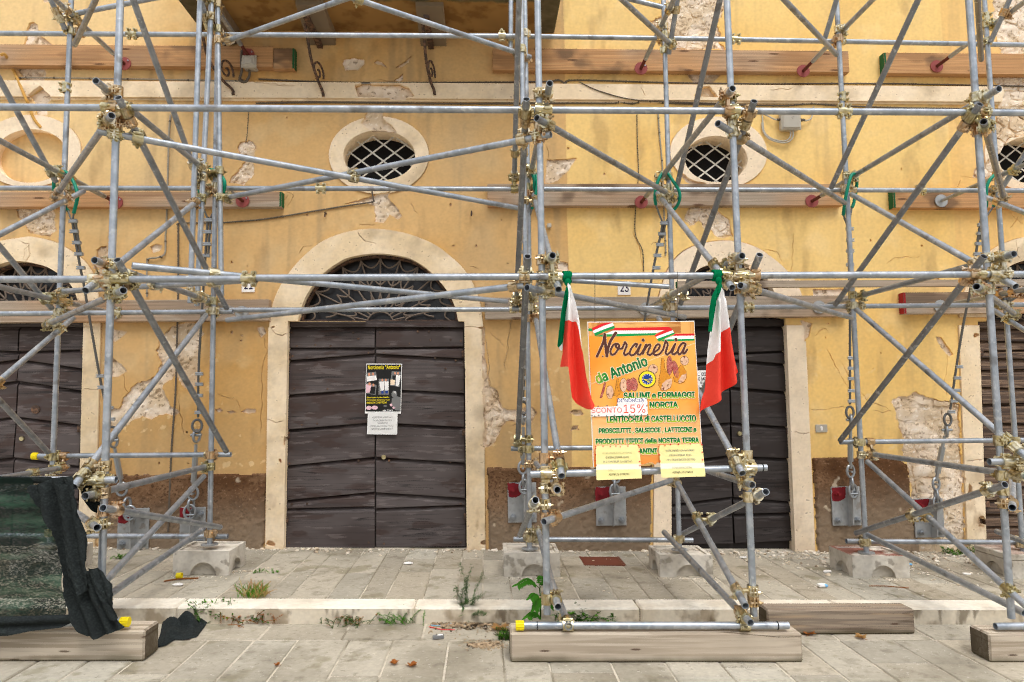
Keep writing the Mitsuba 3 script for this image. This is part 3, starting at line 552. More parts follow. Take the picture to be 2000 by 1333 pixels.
# --- cream surrounds of doors and windows, with their broken places
bare_s = so.unary_union(patch_polys + crack_polys)
scr = so.unary_union([crack(p, 0.011, s) for p, s in [([(-2.3089,2.4061),(-2.2369,2.3497),(-2.1707,2.3158),(-2.1162,2.3376)], 51), ([(-1.3632,3.4638),(-1.2955,3.3605),(-1.1499,3.3143)], 52), ([(-4.9679,3.3718),(-4.8799,3.3267),(-4.8638,3.2034),(-4.9146,3.1366)], 53), ([(-4.8692,3.3266),(-4.92,3.2596),(-4.9095,3.1421)], 54),
    ([(-0.2166,2.3888),(-0.1045,2.4049),(0.002,2.387)], 55), ([(2.6568,3.2316),(2.7139,3.2023)], 56), ([(6.0856,3.3378),(6.101,3.2189),(6.0794,3.1715),(6.1172,3.1121)], 57), ([(-2.3309,1.4138),(-2.2222,1.385),(-2.1357,1.4002)], 58), ([(-4.245,1.7648),(-4.0688,1.7519)], 59), ([(5.3393,0.8575),(5.551,0.871)], 60), ([(3.3931,1.1901),(3.5946,1.1929)], 61)]])
for k in range(4):
    s = sg.Polygon(arch_o[k]).buffer(0).union(sg.Polygon(jamb_o[k]).buffer(0)).difference(sg.Polygon(arch_i[k]).buffer(0)).difference(sg.Polygon(door_o[k]).buffer(0))
    s = s.difference(bare_s.difference(sg.Polygon(jamb_o[k]).buffer(-0.02)) if k != 3 else bare_s).difference(scr)
    bites = [jag(ellipse(b[0], b[1], b[2], b[3], 20), .012, 70 + i, .008) for i, b in enumerate(
        [(*(-2.2562,0.1112), .05, .03), (*(-0.0078,0.0757), .05, .03), (*(-2.162,0.9768), .014, .03), (*(-2.1327,1.1932), .012, .05), (*(-0.2032,1.8841), .01, .05), (*(-0.0149,2.3872), .03, .014), (*(-2.276,2.4058), .02, .012)])] if k == 1 else \
        [jag(ellipse(b[0], b[1], b[2], b[3], 20), .012, 80 + i, .008) for i, b in enumerate([(*(5.4623,0.1849), .05, .06), (*(5.3515,0.521), .03, .1), (*(5.5468,2.2543), .03, .03)])] if k == 3 else []
    if bites: s = s.difference(so.unary_union(bites))
    put('door_surround', slab(s, -0.022, 0.060), 'cream', bld, tone=((0.2, 0.25, 0.95, 0.35)[k], 0.5))
for k in range(4):
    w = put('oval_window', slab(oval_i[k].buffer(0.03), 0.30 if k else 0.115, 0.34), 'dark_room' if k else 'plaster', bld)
    if k == 0: tag(w, 'blind oval niche filled with ochre plaster')
    s = oval_o[k].difference(oval_i[k]).difference(bare_s)
    put('surround', slab(s, -0.020, 0.060), 'cream', w, tone=((0.85, 0.4, 0.85, 0.8)[k], 0.5))
    if k:
        x0, z0, x1, z1 = oval_i[k].bounds; lines = []; ph = (x0 + x1) / 2 + (0.02, 0.05, -0.03)[k - 1]; sp = 0.185
        for sgn in (1, -1):
            for i in range(-9, 10):
                cx = ph + i * sp * 1.35; L = sg.LineString([(cx - 3 * 1.3, (z0 + z1) / 2 - sgn * 3), (cx + 3 * 1.3, (z0 + z1) / 2 + sgn * 3)]).intersection(oval_i[k].buffer(0.01))
                if not L.is_empty: lines.append((sgn, L))
        g = join([slab(L.buffer(0.0088, cap_style=2), 0.165 + 0.006 * (sgn > 0), 0.1695 + 0.006 * (sgn > 0)) for sgn, L in lines])
        put('grille', g, 'grille_white', w)

# --- door leaves of stacked boards
def leaf(parent, L, R, kind, seed, y=0.10):
    """L, R: the board joints down its two edges (x, z)"""
    r = np.random.default_rng(seed)
    for k in range(len(L) - 1):
        a, b, c, d = map(np.array, (L[k], R[k], R[k + 1], L[k + 1]))
        g = 0.005; a = a + [g, -g]; b = b + [-g, -g]; c = c + [-g, g]; d = d + [g, g]
        h = np.linalg.norm(a - d); t = min(0.042, h * 0.34); j = r.uniform(-0.006, 0.006)
        f = lambda p, q, s: p + (q - p) / np.linalg.norm(q - p) * s
        P3 = lambda p, yy: [p[0], yy, p[1]]
        pts = [P3(a, y + 0.034), P3(b, y + 0.034), P3(f(a, d, t), y + j), P3(f(b, c, t), y + j), P3(d, y + j - 0.012), P3(c, y + j - 0.012), P3(d + [0, 0.006], y + j - 0.014), P3(c + [0, 0.006], y + j - 0.014),
               P3(a, y + 0.05), P3(b, y + 0.05), P3(c, y + 0.05), P3(d, y + 0.05)]
        put('plank', hull(pts), 'door_paint', parent, tone=(r.uniform(0.2, 0.8), kind))
def backing(poly, y0, y1): return slab(sg.Polygon(poly).buffer(0.04), y0, y1)
studs = []
def door(k, kind, leaves, header, seed, label=None):
    key = put('door', join([backing(door_o[k], 0.155, 0.19), slab(sg.Polygon(header), 0.07, 0.15)]), 'door_paint', bld, tone=(0.3, kind))
    if label: tag(key, label)
    for i, (L, R) in enumerate(leaves): leaf(key, L, R, kind, seed + i)
    return key
d1 = door(1, 0.5, [([(-2.1311,2.4148),(-2.128,2.1892),(-2.1288,2.0487),(-2.1292,1.6744),(-2.1322,1.2976),(-2.1377,0.9096),(-2.138,0.5422),(-2.1395,0.4528),(-2.1415,0.0214)], [(-1.1927,2.4071),(-1.1919,2.1804),(-1.1916,2.1126),(-1.1902,1.7301),(-1.1888,1.3619),(-1.1874,0.9878),(-1.186,0.6145),(-1.1854,0.4595),(-1.181,0.0094)]),
                   ([(-1.1843,2.4071),(-1.1835,2.1803),(-1.1832,2.1125),(-1.1818,1.73),(-1.1805,1.3618),(-1.1791,0.9877),(-1.1777,0.6089),(-1.1771,0.4376),(-1.1756,0.0255)], [(-0.2166,2.3991),(-0.2181,2.1826),(-0.2161,2.0491),(-0.213,1.668),(-0.2127,1.2983),(-0.2097,0.9121),(-0.2096,0.5319),(-0.2073,0.4578),(-0.2076,0.0129)])],
          [(-2.1376,2.4851),(-0.2011,2.4699),(-0.2016,2.4016),(-2.1367,2.4175)], 300, 'dark brown boarded double door with worn paint')
d2 = door(2, 0.0, [([(2.1116,2.3915),(2.1004,2.0344),(2.0975,1.9427),(2.0878,1.6345),(2.0785,1.2492),(2.0697,0.8783),(2.0553,0.4217),(2.0547,0.3109),(2.0474,-0.0087)], [(2.7705,2.3861),(2.7619,2.0854),(2.759,2.0105),(2.75,1.7008),(2.7406,1.3079),(2.7324,0.9464),(2.7321,0.4928),(2.7307,0.3092),(2.7266,-0.0172)]),
                   ([(2.7822,2.386),(2.7736,2.0853),(2.7707,2.0104),(2.7616,1.7006),(2.7522,1.3078),(2.7435,0.935),(2.7434,0.487),(2.7419,0.3034),(2.7382,-0.0119)], [(3.4105,2.3809),(3.4096,2.1022),(3.4057,1.952),(3.4004,1.6415),(3.3999,1.2477),(3.4015,0.9021),(3.4027,0.4248),(3.403,0.3076),(3.4004,0.0022)])],
          [(2.0753,2.4751),(3.548,2.4522),(3.5445,2.3772),(2.0728,2.3949)], 320, 'almost black boarded double door')
d0 = door(0, 0.45, [([(-5.7324,2.4556),(-5.7195,2.2065),(-5.7139,1.9973),(-5.7069,1.7616),(-5.6984,1.3968),(-5.6916,0.9651),(-5.6789,0.6226),(-5.6813,0.5694),(-5.668,0.1189)], [(-5.0238,2.4498),(-5.0117,2.1776),(-5.0077,2.0891),(-5.0081,1.8576),(-5.0017,1.4743),(-5.009,1.0458),(-5.0035,0.6907),(-5.0028,0.5569),(-4.9924,0.0943)]),
                    ([(-5.0157,2.4497),(-5.0036,2.1775),(-4.9997,2.089),(-5.0001,1.8575),(-4.9937,1.4742),(-5.001,1.0456),(-4.9956,0.6905),(-4.9949,0.5567),(-4.9818,0.0941)], [(-4.326,2.4441),(-4.3192,2.1876),(-4.3196,1.9824),(-4.3162,1.745),(-4.3159,1.3776),(-4.3183,0.9428),(-4.3106,0.5978),(-4.3139,0.5442),(-4.3074,0.0906)])],
          [(-5.7239,2.5132),(-4.306,2.5021),(-4.3037,2.4408),(-5.7208,2.4524)], 340, 'dark brown boarded door behind the left trestle')
ys = [642, 666, 686, 700, 724, 757, 790, 826, 860, 896, 922, 950, 978, 1004, 1030, 1056]
d3 = door(3, 1.0, [([(5.6672,2.3389),(5.6622,2.1978),(5.6577,2.0806),(5.6544,1.9988),(5.6495,1.8587),(5.6421,1.6669),(5.6348,1.4758),(5.6275,1.2682),(5.6198,1.073),(5.6126,0.8672),(5.607,0.7191),(5.6012,0.5601),(5.5954,0.4017),(5.5899,0.2551),(5.5843,0.109),(5.5788,-0.0367)], [(6.3823,2.3507),(6.3741,2.1738),(6.372,2.0914),(6.366,1.974),(6.3633,1.8686),(6.353,1.6411),(6.3481,1.4842),(6.3371,1.2411),(6.3318,1.0798),(6.3209,0.8388),(6.3174,0.7245),(6.3089,0.5308),(6.3052,0.4059),(6.2964,0.2248),(6.2936,0.1119),(6.2849,-0.068)]),
                   ([(6.3944,2.3506),(6.3862,2.1736),(6.3841,2.0913),(6.3781,1.9739),(6.3754,1.8685),(6.365,1.6409),(6.3601,1.484),(6.3491,1.241),(6.3438,1.0796),(6.3328,0.8386),(6.3293,0.7243),(6.3208,0.5306),(6.3171,0.4056),(6.3083,0.2246),(6.3054,0.1117),(6.2967,-0.0683)], [(7.0998,2.327),(7.0939,2.1849),(7.0894,2.0669),(7.0861,1.9844),(7.0808,1.8434),(7.0729,1.6501),(7.0651,1.4576),(7.057,1.2486),(7.0493,1.0519),(7.0406,0.8446),(7.0351,0.6955),(7.0286,0.5354),(7.0222,0.3758),(7.0161,0.2281),(7.0107,0.0809),(7.0047,-0.0658)])], [(5.3532,2.4105),(7.2495,2.3955),(7.2434,2.3254),(5.3485,2.341)], 360, 'weathered bare brown plank door at the right edge')
del ys
for k, pts in ((d1, [(-2.1308,2.0928),(-0.204,2.1019),(-2.1355,1.2432),(-0.2043,1.2431),(-2.1391,0.339),(-0.1939,0.3397)]), (d2, [(3.4083,2.0897),(3.3973,1.2086),(3.4032,0.3323)]), (d0, [(-4.3022,2.1753),(-4.3034,1.3399)]), (d3, [(5.6367,2.0564),(5.59,0.3645)])):
    for x, z in pts: put('hinge', box(x - 0.035, x + 0.035, 0.052, 0.09, z - 0.035, z + 0.035, 0.008), 'wrought_iron', k)
for k, (x, z) in ((d1, (-1.0906,0.9896)), (d0, (-4.9222,1.2447)), (d2, (2.8343,1.1876))):
    put('keyhole', rod((x, 0.10, z), (x, 0.070, z), 0.024, 14), 'coupler_zinc', k, tone=(0.9, 0.2))
x, z = (-4.7969,1.5535); put('escutcheon', rod((x, 0.10, z), (x, 0.08, z), 0.045, 16), 'wrought_iron', d0)
nails = []
for q in [(-2.0992,2.3579),(-2.0418,2.2108),(-1.8419,2.2202),(-1.6748,2.2073),(-1.4303,2.3522),(-1.3739,2.2837),(-1.1389,2.3497),(-1.0376,2.2241),(-0.7227,2.3575),(-0.5986,2.3565),(-0.8129,2.222),(-0.5876,2.2597),(-0.3617,2.2633),(-0.2487,2.2509),(-2.0846,2.0987),(-1.9291,2.0747),(-1.7074,2.1175),(-1.2613,2.1244),(-1.0934,2.1228),(-0.5318,2.0607),(-0.3065,2.0358),(-2.0633,1.7404),(-0.252,1.719),(-0.4197,1.9464),(-1.9757,1.3507),(-1.8106,1.3595),(-0.3665,1.3284),(-1.7038,1.7362),(-2.102,0.9399),(-1.3663,0.9556),(-1.0349,0.9503),(-0.3685,0.9287),(-2.0743,0.5034),(-1.9109,0.5058),(-0.2599,0.4755),(-2.096,0.0988),(-1.2521,0.0814),(-1.0878,0.0673),(-0.2625,0.0611)]:
    nails.append(rod((q[0], 0.104, q[1]), (q[0], 0.085, q[1]), 0.012, 7))
tag(put('nail_heads', join(nails), 'wrought_iron', d1), kind='stuff')

# --- fan windows over the doors, with wrought iron scrolls
for k in range(4):
    P = np.array(arch_i[k]); cx = (P[:, 0].min() + P[:, 0].max()) / 2; zb = P[:, 1].min(); a = (P[:, 0].max() - P[:, 0].min()) / 2 - 0.01; b = P[:, 1].max() - zb - 0.01
    w = put('arch_window', slab(sg.Polygon(P).buffer(0.03), 0.24, 0.28), 'dark_glass', bld)
    put('frame', slab(sg.Polygon(P).buffer(0.0).difference(sg.Polygon(P).buffer(-0.022)), 0.10, 0.16), 'wrought_iron', w)
    at = lambda t, r: np.array([cx + a * r * math.cos(t), 0.13, zb + b * r * math.sin(t)])
    bars = []; N = 12
    for i in range(1, N):
        t = math.pi * i / N; bars.append(sweep([at(t, 0.16), at(t, 0.6), at(t, 0.985)], 0.0095, 6))
    for (r0, sag, ph) in ((0.97, 0.13, 0.0), (0.70, 0.12, 0.5), (0.44, 0.11, 0.0)):
        for i in range(N):
            t0, t1 = math.pi * (i + ph) / N, math.pi * (i + 1 + ph) / N
            if t1 > math.pi + 0.01: continue
            bars.append(sweep([at(t0 + (t1 - t0) * s, r0 - sag * math.sin(math.pi * s) ** 0.7) - [0, 0.008, 0] for s in np.linspace(0, 1, 9)], 0.0095, 6))
    bars.append(sweep([at(t, 0.17) for t in np.linspace(0, math.pi, 14)], 0.009, 6))
    bars.append(box(cx - a, cx + a, 0.115, 0.145, zb + 0.0, zb + 0.02))
    put('grille', join(bars), 'grille_iron', w)

# --- the balcony over the middle door, its consoles and iron scrolls
bal = put('balcony', box(BAL_X0, BAL_X1, BAL_Y0, -0.001, BAL_Z, BAL_Z + 0.22, 0.01), 'balcony_soffit', bld)
for x0, x1 in (((-1.9126,5.6891)[0], (-1.6275,5.6918)[0]), ((-0.6747,5.7008)[0], (-0.3858,5.7035)[0]), ((-2.8979,5.6799)[0], (-2.6836,5.6819)[0])):
    m = x0 + 0.4 * (x1 - x0)
    put('corbel', hull([(q, y, z) for q in (x0, x1) for y, z in ((-0.62, BAL_Z - 0.002), (-0.62, BAL_Z - 0.05), (0.0, BAL_Z - 0.002), (0.0, BAL_Z - 0.16), (-0.3, BAL_Z - 0.13))]), 'corbel_plaster', bal)
    put('iron_tie', box(m - 0.03, m + 0.03, -0.66, -0.004, BAL_Z - 0.20, BAL_Z - 0.162), 'wrought_iron', bal)
for px0, px1 in (((-1.833,5.7019), (-1.7574,4.9704)), ((-0.5937,5.774), (-0.5269,4.9951)), ((-2.9281,5.513), (-2.7429,4.9826))):
    (xa, za), (xb, zb) = px0, px1; zt = BAL_Z - 0.16
    c = spline([(xa - 0.02, -0.46, zt), (xa - 0.01, -0.40, zt - 0.12), (xa, -0.26, zt - 0.30), ((xa + xb) / 2, -0.12, zt - 0.46), (xb, -0.062, zb + 0.06), (xb + 0.01, -0.052, zb)], 6)
    sc = [(xb - 0.02 + 0.035 * math.cos(t) * (1 - t / 9.5), -0.10 - 0.085 + 0.115 * (1 - t / 9.5) * math.cos(t), zb + 0.22 + 0.125 * (1 - t / 9.5) * math.sin(t)) for t in np.linspace(-0.2, 8.2, 34)]
    put('scroll_bracket', join([sweep(c, 0.016, 8), sweep(sc, 0.012, 6)]), 'wrought_iron', bal)

# ================================================================ the scaffold
FP, BP = -2.8, -1.0                  # depths of the front and the rear row of standards
sc = thing('scaffold', 'grey galvanised tube scaffold braced with brass coloured couplers shoring the ochre house front', 'scaffold')
tubes = []
def tb(p0, p1, tone=None, r=0.02415): tubes.append([np.array(p0, float), np.array(p1, float), r, tone])
# standards
tb((-2.5363,-2.8,4.6715), (-2.5241,-2.8,0.2153), .1); tb((0.4146,-2.8,4.7119), (0.412,-2.8,0.1597), .1); tb((1.8019,-2.8,4.7309), (1.8222,-2.8,0.1151), .1); tb((3.6252,-2.8,4.7559), (3.6243,-2.8,0.0536), .1)
tb((-3.9515,-1,5.8135), (-3.9426,-1,0.3491), .1); tb((-2.5561,-1,5.8326), (-2.516,-1,0.3106), .2)
tb((0.4421,-1,5.8737), (0.4488,-1,2.4534), .1); tb((0.4242,-1.05,2.6681), (0.4139,-1,0.2128), .2)
tb((1.8351,-1,5.8928), (1.8214,-1,0.174), .1); tb((3.6047,-1,5.9171), (3.6106,-1,0.108), .15); tb((5.147,-1,5.9382), (5.1423,-1,0.0182), .1)
# second verticals standing in the bays
tb((-2.6021,-1.3,5.6384), (-2.6218,-1.3,2.497), .0); tb((-2.5391,-1.18,5.7167), (-2.6113,-1.18,2.4852), .0); tb((-2.532,-1.1,5.7685), (-2.4222,-1.1,2.5903), .1)
tb((0.3915,-1.2,5.744), (0.4027,-1.2,2.4903), .1); tb((0.3167,-0.894,5.9404), (0.3013,-0.894,5.0997), .1)
# ledgers, front row
tb((-4.1643,-2.853,3.6366), (2.6031,-2.853,3.6326), .2); tb((2.605,-2.853,3.6326), (4.7122,-2.853,3.6268), .2)
tb((-4.0914,-2.853,2.4486), (-1.5882,-2.853,2.4393), .3); tb((-1.5866,-2.853,2.4456), (0.3864,-2.853,2.4458), .3); tb((0.3882,-2.853,2.4466), (4.6081,-2.853,2.4442), .2)
tb((0.31,-2.853,1.0954), (1.9302,-2.853,1.1151), .15); tb((-4.0103,-2.853,1.1281), (-2.425,-2.853,1.1061), .1); tb((3.5024,-2.853,1.1281), (4.4922,-2.853,1.1283), .2)
tb((0.214,-2.853,0.1079), (2.0355,-2.853,0.0622), .0); tb((-3.9538,-2.853,0.2062), (-2.323,-2.853,0.1958), .1); tb((3.4672,-2.853,0.0195), (4.3934,-2.853,0.0064), .0)
# ledgers, rear row
tb((-5.5967,-0.947,5.1822), (-3.3911,-0.947,5.189), .1); tb((-3.3886,-0.947,5.189), (0.3133,-0.947,5.2048), .1); tb((0.3158,-0.947,5.2048), (2.5739,-0.947,5.1911), .3); tb((2.5765,-0.947,5.1906), (6.6669,-0.947,5.1492), .2)
tb((-5.5083,-0.947,3.6581), (-1.5542,-0.947,3.6534), .3); tb((-1.5517,-0.947,3.6534), (6.533,-0.947,3.6283), .3)
tb((-5.4385,-0.947,2.4545), (-3.4507,-0.947,2.459), .1); tb((-3.4484,-0.947,2.459), (-2.3685,-0.947,2.4609), .2); tb((-2.508,-0.894,2.4833), (0.3912,-0.894,2.4699), .2); tb((0.2795,-0.947,2.4689), (2.5939,-0.947,2.4675), .2); tb((2.5964,-0.947,2.4674), (6.4316,-0.947,2.4766), .2)
tb((-4.1493,-0.947,1.1312), (-2.3602,-0.947,1.1197), .2); tb((0.2532,-0.947,1.1343), (2.0607,-0.947,1.1238), .2); tb((3.4396,-0.947,1.1481), (6.3136,-0.947,1.1369), .2)
tb((-4.9617,-0.947,0.4323), (-2.3728,-0.947,0.3709), .1); tb((0.2669,-0.947,0.2917), (1.9664,-0.947,0.2491), .2); tb((3.4506,-0.947,0.2083), (6.2253,-0.947,0.134), .2)
# braces in plan, between the trestles
tb((-2.6312,-2.853,3.4697), (0.351,-1.053,3.4279), .1); tb((0.4888,-2.853,3.4567), (-2.462,-1.053,3.5224), .2); tb((-2.3679,-2.853,2.5338), (0.2272,-1.053,2.524), .1); tb((0.304,-2.853,2.3873), (-2.3808,-1.053,2.3684), .1)
tb((0.463,-2.853,4.9887), (-2.4854,-1.053,5.0544), .1); tb((-2.5628,-2.853,5.0078), (0.4863,-1.053,4.9352), .1)
# cross tubes running back to the wall: (x, z) on the rear row
perps = []
def cross(p, y0, y1, plate=None, tone=.3): tb((p[0], y0, p[2]), (p[0], y1, p[2]), tone); perps.append((p, plate, y1))
cross((-2.588,-1,3.7724), FP - 0.17, -0.34, 'r'); cross((-2.5697,-1,2.5551), FP - 0.14, -0.34, 'z'); cross((-3.8909,-1,5.3036), FP - 0.2, -0.34, 'r'); cross((-3.9267,-1,3.7563), FP - 0.2, -0.34, 'r'); cross((-3.9172,-1,2.5617), FP - 0.2, -0.34, 'z')
cross((-2.5617,-1,5.4138), FP - 0.17, -0.34, 'r'); cross((0.4754,-1,3.7751), FP - 0.17, -0.34, None); cross((0.4751,-1,2.5718), FP - 0.16, -0.34, None)
cross((1.7625,-1,3.7557), FP - 0.15, -0.34, 'r'); cross((1.7789,-1,2.5634), FP - 0.16, -0.34, 'z'); cross((1.8013,-1,5.2913), FP - 0.15, -0.34, 'r')
cross((3.6883,-1,3.765), FP - 0.15, -0.34, 'r'); cross((3.7111,-1,2.5711), FP - 0.15, -0.34, 'z'); cross((3.6613,-1,5.275), FP - 0.15, -0.34, 'r')
cross((5.2236,-1,5.3421), FP - 0.15, -0.34, 'r'); cross((5.175,-1,3.7688), FP - 0.15, -0.34, 'z'); cross((5.0887,-1,2.5701), FP - 0.15, -0.34, 'z')
cross((-2.5624,-1,1.0172), FP - 0.16, BP + 0.12); cross((-3.879,-1,1.0224), FP - 0.16, BP + 0.12); cross((0.4832,-1,0.9986), FP - 0.13, BP + 0.1); cross((1.7969,-1,1.0083), FP - 0.13, BP + 0.1); cross((3.7319,-1,1.0291), FP - 0.15, BP + 0.1); cross((0.5437,-1,0.1121), FP - 0.12, BP + 0.1)
# plan diagonals inside a trestle
tb((-2.4817,-2.96,3.5361), (-4.0123,-1.053,3.511), .4); tb((-2.4799,-2.8,5.0168), (-3.8691,-1.053,5.0215), .6); tb((-2.3654,-2.96,2.3493), (-4.0377,-1.053,2.3267), .4); tb((-2.4788,-2.96,0.8168), (-4.0215,-1,0.8309), .1)
tb((-2.4479,-2.96,0.9403), (-2.4055,-1.053,0.4742), .15); tb((-2.6747,-2.8,0.2158), (-2.5606,-1.053,0.4567), .1)
tb((0.3807,-2.96,3.5308), (1.8849,-1.053,3.5224), .5); tb((0.4128,-2.8,5.0847), (1.9131,-1.053,5.0414), .5); tb((0.2969,-2.96,2.3506), (1.9269,-1.053,2.3619), .3); tb((0.3861,-2.96,0.7983), (1.7938,-1.053,0.8351), .1)
tb((1.6447,-2.96,3.4978), (3.5518,-1.053,3.4754), .4); tb((1.7227,-2.8,5.0669), (3.5479,-1.053,4.9866), .4); tb((1.7583,-2.96,2.3579), (3.5529,-1.053,2.3445), .3); tb((1.7374,-2.96,0.1197), (1.6673,-1.053,0.3473), .1)
tb((3.5506,-2.96,3.5185), (5.1713,-1.053,3.4792), .8); tb((3.6987,-2.8,5.14), (5.0308,-1.053,4.9454), .9); tb((3.4171,-2.96,2.3411), (5.2179,-1.053,2.3469), .5); tb((3.5621,-2.96,0.8303), (5.0979,-1,0.9245), .0); tb((3.7197,-2.8,0.0856), (3.6103,-1.053,0.2825), .1)
# braces falling from the front row to the rear row
tb((-2.4421,-2.96,3.6608), (-2.3878,-1.053,2.4766), .5); tb((-2.6777,-2.8,5.0673), (-2.6346,-1.053,3.5792), .5); tb((-2.4118,-2.96,2.5528), (-2.3648,-1.053,1.1561), .5); tb((-2.7292,-2.8,6.9559), (-2.5885,-1.053,5.115), .4)
tb((-4.0894,-2.8,5.1957), (-3.9912,-1.053,3.6825), .4); tb((-3.9926,-2.8,3.5237), (-3.9799,-1.053,2.4879), .3); tb((-3.9255,-2.8,2.3646), (-3.9579,-1.053,1.1714), .4); tb((-4.1819,-2.8,6.7943), (-3.9658,-1.053,5.1784), .4)
tb((0.3047,-2.8,5.1184), (0.317,-0.894,3.6935), .5); tb((0.3119,-2.96,3.6653), (0.3217,-0.894,2.493), .6); tb((0.3051,-2.96,2.5658), (0.3166,-0.894,1.1417), .7); tb((0.3343,-2.96,0.94), (0.3199,-1.053,0.3463), .4)
tb((1.9083,-2.96,3.6593), (1.8915,-1.053,2.4906), .7); tb((1.9214,-2.8,5.1461), (1.8935,-1.053,3.6342), .7); tb((1.9023,-2.96,2.5701), (1.863,-1.053,1.1675), .5); tb((1.8763,-2.96,0.9659), (1.855,-1.053,0.3342), .2); tb((1.936,-2.8,7.1117), (1.8549,-1.053,4.9779), .6)
tb((3.5333,-2.96,3.6456), (3.4028,-1.053,2.4703), .7); tb((3.5831,-2.8,5.1827), (3.4212,-1.053,3.6241), .7); tb((3.4867,-2.96,2.553), (3.3856,-1.053,1.169), .8); tb((3.5233,-2.96,0.9847), (3.4931,-1.053,0.3038), .5); tb((3.5361,-2.8,7.1652), (3.4363,-1.053,5.1504), .5)
tb((5.4809,-2.8,7.4942), (5.1367,-1.053,5.1286), .6); tb((5.4493,-2.8,5.3387), (5.1564,-1.053,3.6346), .4); tb((5.2412,-2.8,3.1868), (5.1472,-1.053,2.5087), .5)
# braces rising from the front row to the rear row
tb((-2.609,-2.96,2.349), (-2.6021,-0.894,3.6726), .1); tb((-2.6358,-2.96,1.0781), (-2.5789,-1.053,2.4155), .1); tb((-2.6446,-2.8,0.2835), (-2.5627,-1.053,0.9344), .1)
tb((-3.9282,-2.8,2.4098), (-3.7349,-1.053,3.5942), .1); tb((-3.8587,-2.8,1.2093), (-3.7827,-1.053,2.3983), .1); tb((-3.9355,-1.053,2.6451), (-1.6796,-2.747,2.4484), .2); tb((-3.8417,-2.8,0.9168), (-3.9071,-1,0.9258), .1)
tb((0.5115,-2.96,2.3371), (0.4985,-0.894,3.6522), .1); tb((0.5096,-2.96,1.0935), (0.5008,-0.894,2.4616), .0); tb((0.4708,-2.96,0.2516), (0.4987,-0.894,0.3789), .0)
tb((1.701,-2.96,2.3423), (1.6959,-1.053,3.5783), .1); tb((1.7217,-2.96,1.09), (1.6745,-1.053,2.3589), .0); tb((1.7077,-2.96,0.2284), (1.7799,-1.053,0.8543), .0)
tb((3.6988,-2.96,2.3395), (3.6231,-1.053,3.5625), .1); tb((3.6909,-2.96,1.164), (3.6128,-1.053,2.4239), .1); tb((3.6131,-2.96,0.1793), (3.6384,-1.053,0.9673), .1)
tb((5.1664,-2.8,2.4133), (4.9412,-1.053,3.5466), .2); tb((5.0547,-2.8,1.2592), (4.9651,-1.053,2.4141), .2); tb((4.941,-2.8,0.0836), (4.8545,-1.053,0.2933), .3)
tb((-4.0136,-1.053,5.3004), (-2.5077,-1.053,5.6376), .2); tb((0.6496,-1.106,2.7262), (1.7682,-1.106,2.6488), .2)
tb((0.8225,-1.053,5.7011), (1.8083,-1.053,5.4607), .3)
# standards out of the frame at either side, that the braces run to
tb((-4.0302,-2.8,4.651), (-3.8556,-2.8,0.2159), .1); tb((5.266,-2.8,4.7784), (5.279,-2.8,-0.0116), .1)

rs = np.random.default_rng(3)
tube_keys = []
for p0, p1, r, tone in tubes:
    k = put('tube', pipe(p0, p1, r), 'steel', sc, smooth=40, tone=(tone if tone is not None else 0.2, rs.random())); tube_keys.append(k)
# feet of the cross tubes: threaded jack and round plate against the boards
for p, plate, y1 in perps:
    if plate is None: continue
    mt = 'red_oxide' if plate == 'r' else 'zinc_plate'
    k = put('foot_plate', rod((p[0], -0.1045, p[2]), (p[0], -0.1165, p[2]), 0.072, 24), mt, sc, smooth=40)
    put('jack', rod((p[0], -0.1165, p[2]), (p[0], -0.345, p[2]), 0.0185, 12), 'brown_oxide' if plate == 'r' else 'zinc_plate', k, smooth=40)
    put('bolt', rod((p[0] + 0.045, -0.1165, p[2] + 0.03), (p[0] + 0.045, -0.128, p[2] + 0.03), 0.009, 6), 'clip_steel', k)

# --- couplers: two clamped halves joined back to back, with eye bolts and nuts
def half(n=14):
    t = np.arange(n) * 2 * math.pi / n; ro, ri, w = 0.0335, 0.0245, 0.030
    ro = ro + 0.0025 * (np.cos(2 * t) ** 8)
    V = np.vstack([np.c_[np.full(n, s * w), np.cos(t) * rr_, np.sin(t) * rr_] for s, rr_ in ((-1, ro), (1, ro), (-1, np.full(n, ri)), (1, np.full(n, ri)))])
    i = np.arange(n); j = (i + 1) % n
    F = np.vstack([np.c_[i, j + n, j], np.c_[i, i + n, j + n], np.c_[i, j, j + 2 * n], np.c_[i, j + 2 * n, i + 2 * n], np.c_[i + n, j + 3 * n, j + n], np.c_[i + n, i + 3 * n, j + 3 * n]])
    m = [trimesh.Trimesh(V, F, process=False)]
    m.append(box(-0.024, 0.024, 0.030, 0.050, -0.016, -0.004, 0.004)); m.append(box(-0.024, 0.024, 0.030, 0.050, 0.004, 0.014, 0.004))   # the flap the bolt closes
    m.append(box(-0.020, 0.020, -0.046, -0.028, -0.013, 0.010, 0.005))                                                                  # the hinge
    m.append(rod((-0.002, 0.043, -0.030), (-0.002, 0.043, 0.044), 0.0058, 7)); m.append(rod((-0.002, 0.043, 0.014), (-0.002, 0.043, 0.029), 0.0125, 6))
    m.append(rod((-0.026, -0.040, -0.002), (0.026, -0.040, -0.002), 0.007, 7)); m.append(rod((-0.002, 0.043, -0.034), (-0.002, 0.043, -0.022), 0.010, 8))
    return join(m)
HALF = half(); HALF.vertices[:, 0] *= 1.18; HALF.vertices[:, 1:] = HALF.vertices[:, 1:] * np.where(np.linalg.norm(HALF.vertices[:, 1:], axis=1, keepdims=True) > 0.03, 1.13, 1.0)
